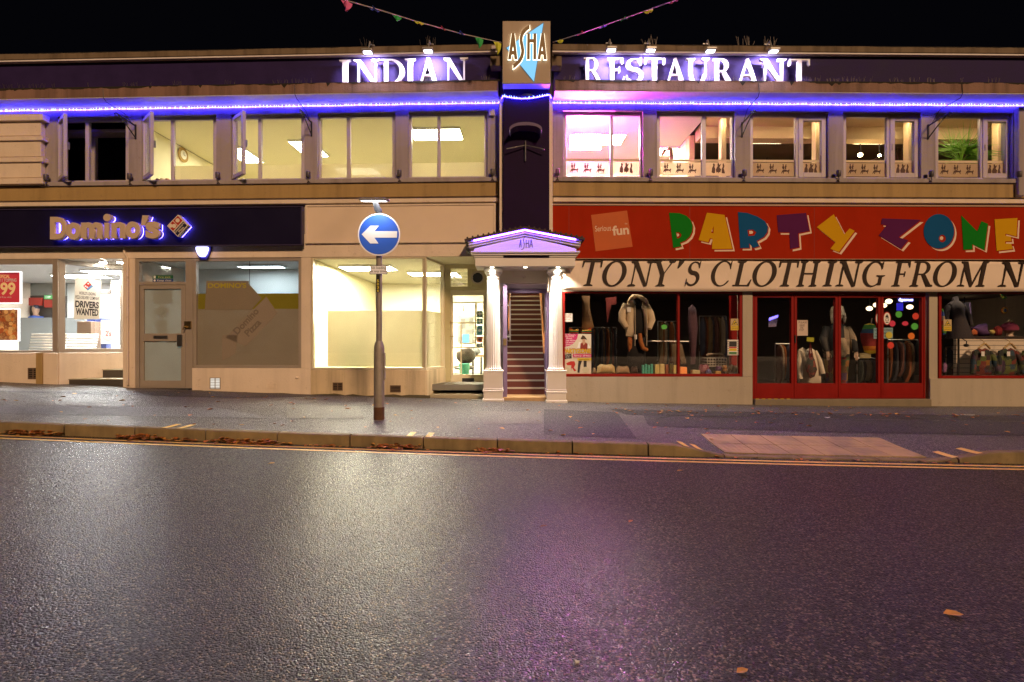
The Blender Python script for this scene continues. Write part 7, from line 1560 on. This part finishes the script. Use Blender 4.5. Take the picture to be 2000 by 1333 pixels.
# row of goods along the sill
m_clear = M('packet_film', (.5, .4, .22), .2, spec=.7)
def packet(lab, x0, x1, y0, y1, mt, n=-.28, d=.12, shape='bag', cat='packet'):
    q = RP(n); random.seed(int(x0 * 7))
    if shape == 'bag': pts = [(x0 + (x1 - x0) * a, y1 - (y1 - y0) * b) for a, b in ((0, .05), (.05, .75), (.2, .98), (.5, .9), (.8, 1.0), (.95, .7), (1, .05), (.5, 0))]
    elif shape == 'heap': pts = [(x0 + (x1 - x0) * (.5 - .5 * math.cos(math.pi * k / 9)), y1 - (y1 - y0) * math.sin(math.pi * k / 9) * random.uniform(.75, 1.1)) for k in range(10)]
    else:
        o = MB(FR).prism([q(x0, y1), q(x1, y1), q(x1 - .5, y0 + .5), q(x0 + .5, y0)], n - d, n).build('goods_packet', mt, bevel=.01); return props(o, lab, cat, 'goods along the window sill')
    o = puff(FR, [q(*p) for p in pts], n, d, 'goods_packet', mt); return props(o, lab, cat, 'goods along the window sill')
CM = lambda nm, c, r_=.4: M(nm, c, r_, var=.25, vs=25)
packet('cream and blue bag on the sill directly right of the costume poster', 1157, 1164, 718, 730, CM('pk_cream', (.45, .33, .2)))
packet('yellow teal cushion packet, widest on the window sill', 1165, 1202, 711, 730.5, PAL('teal_cream', [(.08, .26, .24), (.5, .35, .14), (.55, .42, .2)], .9, 'hstripe', .35), d=.2)
packet('shiny beige film bag right of the widest cushion packet', 1203, 1230, 714.5, 730.5, CM('pk_beige', (.42, .29, .17), .2), d=.2)
packet('dark shoe like packet left of the teal bottles', 1231, 1246, 716, 730, CM('pk_dark', (.06, .03, .02)))
for k in range(4): packet('teal bottle number %s from the left of the teal row' % ('one', 'two', 'three', 'four')[k], 1254 + k * 5.6, 1259.2 + k * 5.6, 713 - k % 2 * 2, 730.5, CM('pk_teal', (.08, .42, .32), .25), shape='box', d=.06, cat='bottle')
packet('pale yellow packet left of two right of the teal bottles', 1279, 1288.5, 712, 730.5, CM('pk_yel', (.62, .50, .18)), shape='box'); packet('pale yellow packet right of two before the brown box', 1289, 1298.5, 711, 730.5, CM('pk_yel2', (.66, .54, .24)), shape='box')
packet('brown printed box among the yellow packets', 1300, 1307, 712, 730.5, CM('pk_brown', (.30, .09, .03)), shape='box'); packet('yellow and blue packet beside the brown box', 1307.5, 1315, 709, 730.5, PAL('pk_yb', [(.6, .48, .1), (.15, .3, .45)], 1.4, 'hstripe', .4)); packet('cream packet just left of the red window bar', 1315.5, 1322.5, 713, 730.5, CM('pk_cream2', (.58, .50, .2)), shape='box')
packet('glowing orange box just right of the red window bar', 1329, 1342.5, 717, 731, M('pk_orange', (.72, .22, .05), .4, emit=(.9, .25, .05), es=.35), shape='box')
packet('pale cream soap block on the sill', 1352, 1368, 723, 731, CM('pk_soap', (.55, .46, .24)), shape='box'); packet('purple pink bag behind the pale soap block', 1364, 1386, 711, 731, CM('pk_mauve', (.26, .09, .12)), n=-.36, d=.16); packet('blue violet cloth bundle below the basket', 1377, 1390, 720, 731, CM('pk_blue', (.13, .12, .30)), shape='heap')
packet('ochre box under the wire basket', 1397, 1409, 725, 731.2, CM('pk_ochre', (.45, .25, .06)), shape='box'); packet('dark violet spotted bag above the ochre box', 1397, 1409, 715, 724.5, CM('pk_violet', (.10, .03, .13)), n=-.32); packet('orange striped pouch right of the violet bag', 1410, 1420, 713, 727, PAL('pk_or', [(.5, .22, .03), (.14, .05, .02)], 30, 'hstripe'), n=-.30); packet('brown film heap at the right end of the sill', 1419, 1444, 711, 730, CM('pk_heap', (.28, .18, .09), .25), n=-.36, shape='heap', d=.2); packet('white labelled jar near the right end of the sill', 1426, 1431.5, 723, 731, m_wp, shape='box', d=.06); packet('pale blue jar at the right end of the sill', 1434, 1439, 724, 731, CM('pk_lblue', (.2, .35, .42)), shape='box', d=.06)

# ---- behind the red doors
t = notice('paper_notice', 'white hand written PLEASE MIND THE STEP paper on the second red door', 1557, 1577.8, 625.8, 656, -.058, M('paper_white', (.62, .50, .42), .7))
for s, x0, x1, y in (('PLEASE', 1560, 1576, 628), ('MIND', 1562, 1572, 634), ('THE', 1562.5, 1569, 638.5), ('STEP', 1561, 1570, 643)): ptext(FR, s, x0, x1, y, y + 4, -.0565, 'notice_lettering', M('pencil_ink', (.14, .11, .11), .6), t, d=.0006)
o = part(MB(FR).prism(PX(FR, -.2)([(1576, 659), (1590, 660), (1589.5, 668.5), (1575.5, 667)]), -.205, -.20), 'price_tag', M('neon_yellow_card', (.45, .46, .03), .5), None); props(o, 'neon yellow card over the hanging white shirt', 'price tag')
n = -.75; q = RP(n); m_sh = M('white_cotton', (.62, .54, .42), .85, var=.08, vs=8, bmp=.5, bs=25)
t = thing('hanging_shirt', 'white cotton shirt hanging behind the second red door', 'shirt', tuple(FR.w(FR.U(1580, n), FR.Z(1580, 748, n), n))); random.seed(31)
puff(FR, [q(*p) for p in ((1560, 683), (1568, 679), (1575, 683), (1583, 680), (1591, 684), (1597, 700), (1603, 722), (1604, 748), (1590, 749), (1575, 747), (1560, 748), (1558, 715))], n, .16, 'shirt_body', m_sh, t)
tub([(1592, 686, n), (1598, 705, n + .05), (1602, 730, n + .1)], [.04, .05, .05], 'sleeve', m_sh, t); tub([(1562, 686, n), (1558.5, 705, n + .05), (1558, 740, n + .1)], [.04, .05, .05], 'sleeve', m_sh, t)
n = -.5; q = RP(n); t = thing('shoulder_bag', 'dark red patterned shoulder bag in front of the white shirt', 'bag', tuple(FR.w(FR.U(1583, n), FR.Z(1583, 740, n), n)))
puff(FR, [q(*p) for p in ((1578, 700), (1584, 690), (1591, 702), (1596, 722), (1591, 736), (1582, 740), (1575, 726), (1573, 714))], n, .14, 'bag_body', PAL('red_weave', [(.16, .02, .02), (.06, .03, .02), (.22, .05, .03), (.03, .04, .03)], 16), t); tub([(1581, 702, n), (1581.5, 685, n), (1582, 669, n), (1585, 685, n), (1588, 700, n)], .014, 'strap', M('red_strap', (.20, .03, .03), .7), t)
# mannequin in a patchwork fleece
n = -1.15; q = RP(n); U = lambda x: FR.U(x, n); Z = lambda y: FR.Z(1636, y, n)
t = thing('mannequin', 'mannequin in black and white fleece with patchwork trousers and white flap hat', 'mannequin', tuple(FR.w(U(1634), zk, n)))
m_fl = PAL('black_white_fleece', [(.015, .014, .014), (.36, .28, .18), (.05, .045, .04), (.015, .014, .014), (.22, .17, .11)], 3.4); m_pt = PAL('patchwork_trousers', [(.24, .10, .02), (.16, .02, .02), (.05, .07, .02), (.30, .17, .04), (.07, .03, .08), (.12, .06, .02)], 7); m_mn = M('mannequin_skin', (.50, .36, .26), .5)
loft(FR, [(Z(606), U(1635), n, .05, .06), (Z(612), U(1635), n + .03, .085, .10), (Z(620), U(1635), n + .02, .09, .11), (Z(627), U(1635), n, .075, .09), (Z(631), U(1635), n, .05, .06), (Z(636), U(1635), n, .06, .07), (Z(642), U(1635), n, .2, .11), (Z(660), U(1634), n, .22, .13), (Z(690), U(1633), n, .2, .13), (Z(700), U(1633), n, .18, .12)][::-1], 'body', m_mn, t)
loft(FR, [(Z(698), U(1633), n, .285, .17), (Z(680), U(1633), n, .285, .175), (Z(662), U(1634), n, .275, .17), (Z(648), U(1634.5), n, .26, .15), (Z(637), U(1635), n, .17, .12), (Z(632), U(1635), n, .10, .10)], 'fleece', m_fl, t)
for sx, hx in ((-1, 1609), (1, 1664)):
    cxs = 1634 + sx * 22
    MB(FR).tube([(U(cxs - sx * 3), Z(640), n), (U(cxs + sx * 6), Z(662), n + .04), (U(hx), Z(688), n + .12)], [.085, .085, .06], 14).build('sleeve', m_fl, t, smooth=True)
    h = loft(FR, [(Z(697), U(hx), n + .15, .028, .03), (Z(692), U(hx), n + .145, .042, .03), (Z(687), U(hx), n + .13, .035, .03)], 'hand', m_mn, t)
    mb = MB(FR)
    for k in range(4): mb.tube([(U(hx) + (k - 1.5) * .02, Z(696), n + .15), (U(hx) + (k - 1.5) * .021, Z(700.5 - (k == 3)), n + .165), (U(hx) + (k - 1.5) * .018, Z(703.5 - 1.2 * (k == 3)), n + .155)], [.0105, .0095, .008], 7)
    mb.tube([(U(hx) - sx * .04, Z(691), n + .15), (U(hx) - sx * .062, Z(696), n + .17), (U(hx) - sx * .06, Z(699), n + .175)], [.012, .011, .009], 7); mb.build('fingers', m_mn, h, smooth=True)
    loft(FR, [(zk + .02, U(1634 + sx * 11), n, .085, .09), (Z(725), U(1634 + sx * 11.5), n, .10, .11), (Z(700), U(1634 + sx * 12), n, .125, .14), (Z(695), U(1634 + sx * 10), n, .12, .14)], 'trouser_leg', m_pt, t)
m_hat = M('white_fur', (.55, .46, .34), .95, var=.15, vs=20, bmp=.8, bs=80)
loft(FR, [(Z(617), U(1635), n, .135, .135), (Z(608), U(1635), n, .14, .14), (Z(600), U(1635), n, .115, .12), (Z(596), U(1635), n, .05, .05)], 'flap_hat', m_hat, t); tub([(1626, 612, n + .02), (1624.5, 622, n + .03), (1624.5, 632, n + .02)], [.05, .045, .02], 'hat_flap', m_hat, t); tub([(1645, 612, n + .02), (1647, 622, n + .03), (1647.5, 632, n + .02)], [.05, .045, .02], 'hat_flap', m_hat, t)
# clothes rails
def rail(x0, x1, y, n, cols, y1, lab, seed, grp='clothes rails'):
    q = RP(n); t = thing('clothes_rail', lab, 'clothes rail', tuple(FR.w(FR.U((x0 + x1) / 2, n), zk, n)), grp); random.seed(seed)
    part(MB(FR).tube([q(x0, y) + (n,), q(x1, y) + (n,)], .014, 8).tube([q(x0, y) + (n,), (FR.U(x0, n), zk, n)], .014, 8).tube([q(x1, y) + (n,), (FR.U(x1, n), zk, n)], .014, 8), 'rail', m_steel, t)
    N = max(4, int((x1 - x0) / 4.6))
    for k in range(N):
        x = x0 + 3 + (x1 - x0 - 6) * (k + .5) / N; w_ = random.uniform(3.2, 4.6); yb = y1 + random.uniform(-8, 8)
        puff(FR, [q(x - w_ * .5, y + 3), q(x, y + 1), q(x + w_ * .5, y + 3), q(x + w_, y + 14), q(x + w_ * .9, yb), q(x - w_ * .8, yb), q(x - w_ * .9, y + 14)], n + random.uniform(-.08, .1), .28, 'garment', cols[k % len(cols)], t)
gc = [M('gm_%d' % i, c, .9, var=.35, vs=9, bmp=.4) for i, c in enumerate(((.22, .07, .02), (.07, .07, .10), (.28, .21, .14), (.10, .04, .03), (.05, .06, .05), (.18, .12, .06), (.03, .03, .04)))]
rail(1514, 1549, 672, -1.5, [gc[3], gc[2], gc[0], gc[0], gc[1], gc[1]], 745, 'rail of brown orange and blue clothes behind the first red door', 1)
rail(1734, 1792, 664, -1.7, [gc[0], gc[6], gc[5], gc[3], gc[6], gc[4]], 742, 'rail of dark clothes behind the last red door', 2)
rail(1674, 1716, 700, -2.3, [gc[4], gc[1], gc[6], gc[2]], 748, 'low rail of grey clothes behind the third red door', 3)
rail(1848, 1890, 678, -1.35, [gc[6], gc[2], gc[3], gc[5], gc[6]], 728, 'rail of dark and cream clothes at the left of the last window', 4)
rail(1112, 1204, 640, -2.4, [gc[3], gc[6], gc[5], gc[1], gc[0], gc[4]], 716, 'dim rail of clothes deep behind the striped flags', 5)
rail(1285, 1322, 628, -2.2, [gc[5], gc[0], gc[2], gc[4]], 708, 'dim rail of clothes deep between the jacket and the window bar', 6)
rail(1366, 1418, 618, -2.3, [gc[1], gc[3], gc[0], gc[5], gc[2]], 700, 'dim rail of clothes deep above the wire basket', 7)
m_rj = PAL('red_rainbow_knit', [(.22, .015, .012), (.22, .015, .012), (.02, .06, .12), (.05, .22, .03), (.50, .35, .02), (.45, .14, .01), (.22, .015, .012)], 1.45, 'hstripe')
hung('rainbow_jumper', 'jumper', 'red jumper with rainbow bands behind the third red door', [(1688, 634), (1700, 631), (1712, 636), (1722, 660), (1724, 692), (1712, 690), (1698, 692), (1688, 688), (1682, 668), (1680, 652)], -1.5, .22, m_rj)
for x, lab in ((1690, 'white paper card under the red rainbow jumper'), (1725, 'white paper card behind the door stile')):
    o = part(MB(FR).pb(x - 11, x + 11 if x < 1700 else x + 4, 690, 700, -2.0, -2.01), 'paper_card', M('dim_paper', (.45, .38, .2), .7), None); props(o, lab, 'card')
# stickers on the last door
def starb(px, py, r, mt, lab, rz=None, k=14, n=-.066):
    c = FR.P(px, py, n); rr = r * .0101; o = part(MB(FR).prism(burst(c, rr, k, (rz or r) * .0101), n - .003, n), 'star_sticker', mt, None); props(o, lab, 'sticker', 'star stickers on the last red door')
cg, co_, cr_, cpk, cy_ = (M(nm, c, .5, var=.04) for nm, c in (('card_green', (.08, .48, .07)), ('card_orange', (.75, .20, .02)), ('card_red', (.68, .05, .03)), ('card_pink', (.68, .04, .12)), ('card_yellow', (.60, .52, .06))))
for a in ((1755.5, 614.5, 7.2, cg, 'green star sticker nearest the blue neon'), (1788.5, 618, 7.2, cr_, 'red star sticker at the upper right of the last red door'), (1786.5, 638, 7.4, cg, 'green star sticker below the upper red one'), (1736.5, 655, 7.4, cy_, 'yellow star sticker on the blue notice'), (1780, 657, 7.4, co_, 'orange star sticker, only orange one on the door'), (1739.5, 675, 7.4, cr_, 'red star sticker lowest on the last red door')): starb(*a)
starb(1743, 632.5, 6.6, cpk, 'pink star sticker half behind the oval sign', n=-.074); starb(1768, 632.3, 6.8, cpk, 'pink oblong jagged sticker between the green ones', rz=4.8, k=20)
t = notice('blue_notice', 'light blue printed notice across the door joint', 1722.5, 1743.8, 640.5, 661.5, -.0745, M('pale_blue_paper', (.22, .38, .42), .6)); ptext(FR, "TO TOUCH\nplease ask\nassistant", 1724.5, 1742, 643, 658, -.0733, 'notice_lettering', m_ink, t, d=.0006)
t = notice('blue_notice', 'left half of a pale blue notice behind the third door', 1706.5, 1717.0, 641, 662, -.0745, MATS['pale_blue_paper']); ptext(FR, "NO F\nany\nmoun", 1708, 1716, 643.5, 659, -.0733, 'notice_lettering', m_ink, t, d=.0006)
for x, cut, lab in ((1732.5, False, 'white oval sticker with red rim on the last red door'), (1716.5, True, 'white oval sticker half hidden by the door stile')):
    n = -.0665; c = FR.P(x, 622.5, n); t = thing('oval_sticker', lab, 'sticker', tuple(FR.w(c[0], c[1] - .14, n)), 'oval stickers on the doors'); rx = .082 if not cut else .07
    part(MB(FR).prism(circ(c, rx, .135, 36) if not cut else [p for p in circ(c, rx, .135, 36) if p[0] < c[0] + .02], n - .003, n), 'rim', m_redp, t); part(MB(FR).prism(circ(c, rx * .82, .118, 36) if not cut else [p for p in circ(c, rx * .82, .118, 36) if p[0] < c[0] + .018], n + .0003, n + .0012), 'face', m_wp, t)
    if not cut: part(ring(MB(FR), c[0] - .03, c[0] + .03, c[1] - .055, c[1] + .0, n + .0015, n + .0022, .008).prism([(c[0] - .035, c[1] + .02), (c[0] + .035, c[1] + .01), (c[0] + .025, c[1] + .05), (c[0], c[1] + .085), (c[0] - .03, c[1] + .05)], n + .0015, n + .0022).box(c[0] - .03, c[0] + .03, c[1] - .09, c[1] - .075, n + .0015, n + .0022), 'pictogram', m_ink, t)
o = MB(FR).tube([FR.P(1703, 622, -1.6) + (-1.6,), FR.P(1699, 650, -1.6) + (-1.6,), FR.P(1698, 661, -1.6) + (-1.6,)], .012, 6).build('pull_cord', M('pale_cord', (.45, .36, .24), .8)); props(o, 'pale cord dangling in front of the red rainbow jumper', 'cord')
# ---- last window: jackets on hangers, hats, dress
m_pj = PAL('patchwork_knit', [(.03, .05, .02), (.13, .02, .015), (.02, .05, .08), (.06, .03, .07), (.24, .10, .015), (.015, .02, .015), (.10, .12, .03), (.04, .02, .02), (.16, .03, .02)], 9)
for cx_, lab in ((1918, 'patchwork jacket on a wooden hanger, left of two in the last window'), (1968, 'patchwork jacket on a wooden hanger, right of two in the last window'), (2015, 'patchwork jacket cut off by the right edge')):
    n = -.78; q = RP(n); t = thing('patchwork_jacket', lab, 'jacket', tuple(FR.w(FR.U(cx_, n), FR.Z(cx_, 732, n), n)), 'patchwork jackets on hangers'); random.seed(int(cx_))
    puff(FR, [q(cx_ + a, b) for a, b in ((-14, 684), (-6, 680), (0, 683), (6, 680), (14, 684), (18, 700), (19, 732), (0, 733), (-19, 732), (-18, 700))], n, .16, 'jacket_body', m_pj, t)
    for s in (-1, 1): tub([(cx_ + s * 13, 687, n), (cx_ + s * 20, 703, n + .05), (cx_ + s * 25, 730, n + .09)], [.05, .06, .05], 'sleeve', m_pj, t, 12)
    part(MB(FR).tube([q(cx_ - 11, 681) + (n + .04,), q(cx_ - 2, 672) + (n + .06,), q(cx_ + 2, 672) + (n + .06,), q(cx_ + 12, 681) + (n + .04,)], .020, 8).tube([q(cx_, 672) + (n + .06,), q(cx_ + 1, 666) + (n + .02,), q(cx_ - 1, 663) + (n - .04,)], .006, 6), 'hanger', M('pale_wood', (.46, .30, .12), .5), t)
    part(MB(FR).pb(cx_ - 1, cx_ + 5, 687, 696, n + .115, n + .11), 'price_label', m_wp, t)
n = -1.05; q = RP(n); zsf = FR.Z(1930, 660, -1.0) + .032
t = thing('hat_stand', 'cream display head wearing a maroon bobble hat on the shelf', 'hat', tuple(FR.w(FR.U(1970, n), zsf, n))); u = FR.U(1971, n)
loft(FR, [(zsf, u, n, .08, .08), (zsf + .05, u, n, .06, .06), (zsf + .12, u, n, .085, .1), (zsf + .2, u, n, .09, .11)], 'display_head', m_mn, t); loft(FR, [(zsf + .13, u, n, .15, .16), (zsf + .18, u, n, .16, .17), (zsf + .25, u, n, .13, .14), (zsf + .31, u, n, .05, .06)], 'bobble_hat', M('maroon_knit', (.20, .03, .07), .9, bmp=.6), t); part(MB(FR).ball((u + .03, zsf + .33, n), .06, 12, 8), 'bobble', M('cream_pompom', (.55, .45, .28), .95), t, smooth=True)
hung('purple_cloth', 'cloth', 'heap of purple cloth on the shelf above the patchwork jackets', [(1896, 641), (1912, 634), (1926, 632), (1927, 646), (1932, 656), (1912, 657), (1902, 650)], -1.05, .2, M('purple_velvet', (.09, .04, .14), .8))
hung('orange_hat', 'hat', 'small orange knitted hat at the left of the shelf', [(1898, 646), (1902, 643), (1906, 647), (1907, 656), (1898, 656)], -1.0, .12, M('orange_knit', (.42, .10, .03), .9))
o = part(MB(FR).ball((FR.U(1937, -1.05), zsf + .095, -1.05), .055, 14, 9), 'yellow_ball', M('yellow_wool', (.50, .38, .12), .9), None, smooth=True); props(o, 'small pale yellow woollen ball on the shelf', 'ball')
hung('red_hat', 'hat', 'flat dark red hat between the yellow ball and the bobble hat', [(1942, 640), (1950, 636), (1955, 641), (1955, 656), (1943, 656)], -1.05, .14, M('dark_red_knit', (.22, .02, .02), .9))
n = -.75; t = thing('dress_stand', 'black lace dress on a stand at the left of the last window', 'dress', tuple(FR.w(FR.U(1872, n), zk, n))); U = lambda x: FR.U(x, n); Z = lambda y: FR.Z(1872, y, n)
m_lace = PAL('dark_lace', [(.012, .010, .014), (.03, .02, .02), (.015, .010, .02), (.07, .045, .02)], 24, 'noise')
loft(FR, [(Z(662), U(1874), n, .26, .2), (Z(640), U(1872), n, .2, .16), (Z(618), U(1869), n, .14, .12), (Z(605), U(1867), n, .17, .13), (Z(594), U(1866), n, .15, .11), (Z(588), U(1866), n, .06, .06), (Z(580), U(1866), n, .05, .05)], 'dress', m_lace, t); part(MB(FR).tube([(U(1872), Z(662), n), (U(1872), zk, n)], .02), 'stand_pole', m_black, t)
for s in (-1, 1): MB(FR).tube([(U(1866 + s * 14), Z(598), n), (U(1868 + s * 22), Z(618), n + .03), (U(1868 + s * 24), Z(636), n + .06)], [.055, .05, .04], 12).build('sleeve', m_lace, t, smooth=True)
t = thing('tail_coat', 'purple edged grey coat hanging behind the black dress', 'coat', tuple(FR.w(FR.U(1892, -1.2), FR.Z(1892, 640, -1.2), -1.2))); puff(FR, PX(FR, -1.2)([(1880, 592), (1896, 590), (1899, 632), (1880, 636)]), -1.2, .12, 'coat_body', M('grey_violet', (.05, .045, .07), .8), t); tub2 = MB(FR).tube([FR.P(1894, 592, -1.13) + (-1.13,), FR.P(1898, 632, -1.13) + (-1.13,)], .014, 6); part(tub2, 'trim', M('violet_trim', (.3, .2, .4), .6), t)
n = -.9; t = thing('rainbow_ring', 'small rainbow ring ornament hanging high in the last window', 'ornament', tuple(FR.w(FR.U(1963, n), FR.Z(1963, 614, n), n))); c = FR.P(1963, 606.5, n)
part(MB(FR).prism(circ(c, .065, .075, 24), n - .03, n), 'outer_ring', M('ring_orange', (.45, .12, .02), .5), t); part(MB(FR).prism(circ(c, .047, .056, 24), n + .0005, n + .003), 'middle_ring', M('ring_yellow', (.5, .42, .05), .5), t); part(MB(FR).prism(circ(c, .032, .04, 24), n + .0035, n + .006), 'inner_disc', M('ring_blue', (.02, .06, .22), .5), t); part(MB(FR).tube([(c[0], c[1] + .07, n), (c[0], ZB + .28, n)], .004, 5), 'thread', m_black, t)
o = puff(FR, PX(FR, -.9)([(1953, 574), (1962, 578), (1967, 583), (1960, 585), (1955, 580)]), -.9, .08, 'paper_parrot', PAL('parrot', [(.3, .02, .02), (.3, .3, .03), (.02, .2, .05)], 20)); props(o, 'small red yellow green paper bird near the top of the last window', 'ornament')
t = thing('dome_camera', 'black dome camera hanging below the shelf edge', 'camera', tuple(FR.w(FR.U(1887, -.8), FR.Z(1887, 678, -.8), -.8))); c = FR.P(1887, 675, -.8); part(MB(FR).ball((c[0], c[1], -.8), .05, 14, 8, (1, .7, 1)), 'dome', m_black, t, smooth=True); part(MB(FR).tube([(c[0], c[1], -.8), (c[0] + .01, c[1] + .09, -.8), (c[0], c[1] + .15, -.9)], .01, 6), 'arm', m_black, t)
o = puff(FR, PX(FR, -.2)([(1842, 712), (1846, 708), (1849, 714), (1846, 728), (1842, 728)]), -.2, .06, 'violet_flower', M('violet_petal', (.3, .14, .3), .7)); props(o, 'pale violet cloth flower at the lower left of the last window', 'ornament')
o = hung('rainbow_scarf', 'scarf', 'rainbow scarf hanging at the left edge of the last window', [(1839, 604), (1842, 603), (1845, 625), (1848, 652), (1842, 655)], -.35, .06, PAL('rainbow_scarf', [(.4, .3, .2), (.03, .08, .3), (.05, .2, .04), (.45, .3, .03), (.4, .06, .02)], 2.2, 'hstripe'))
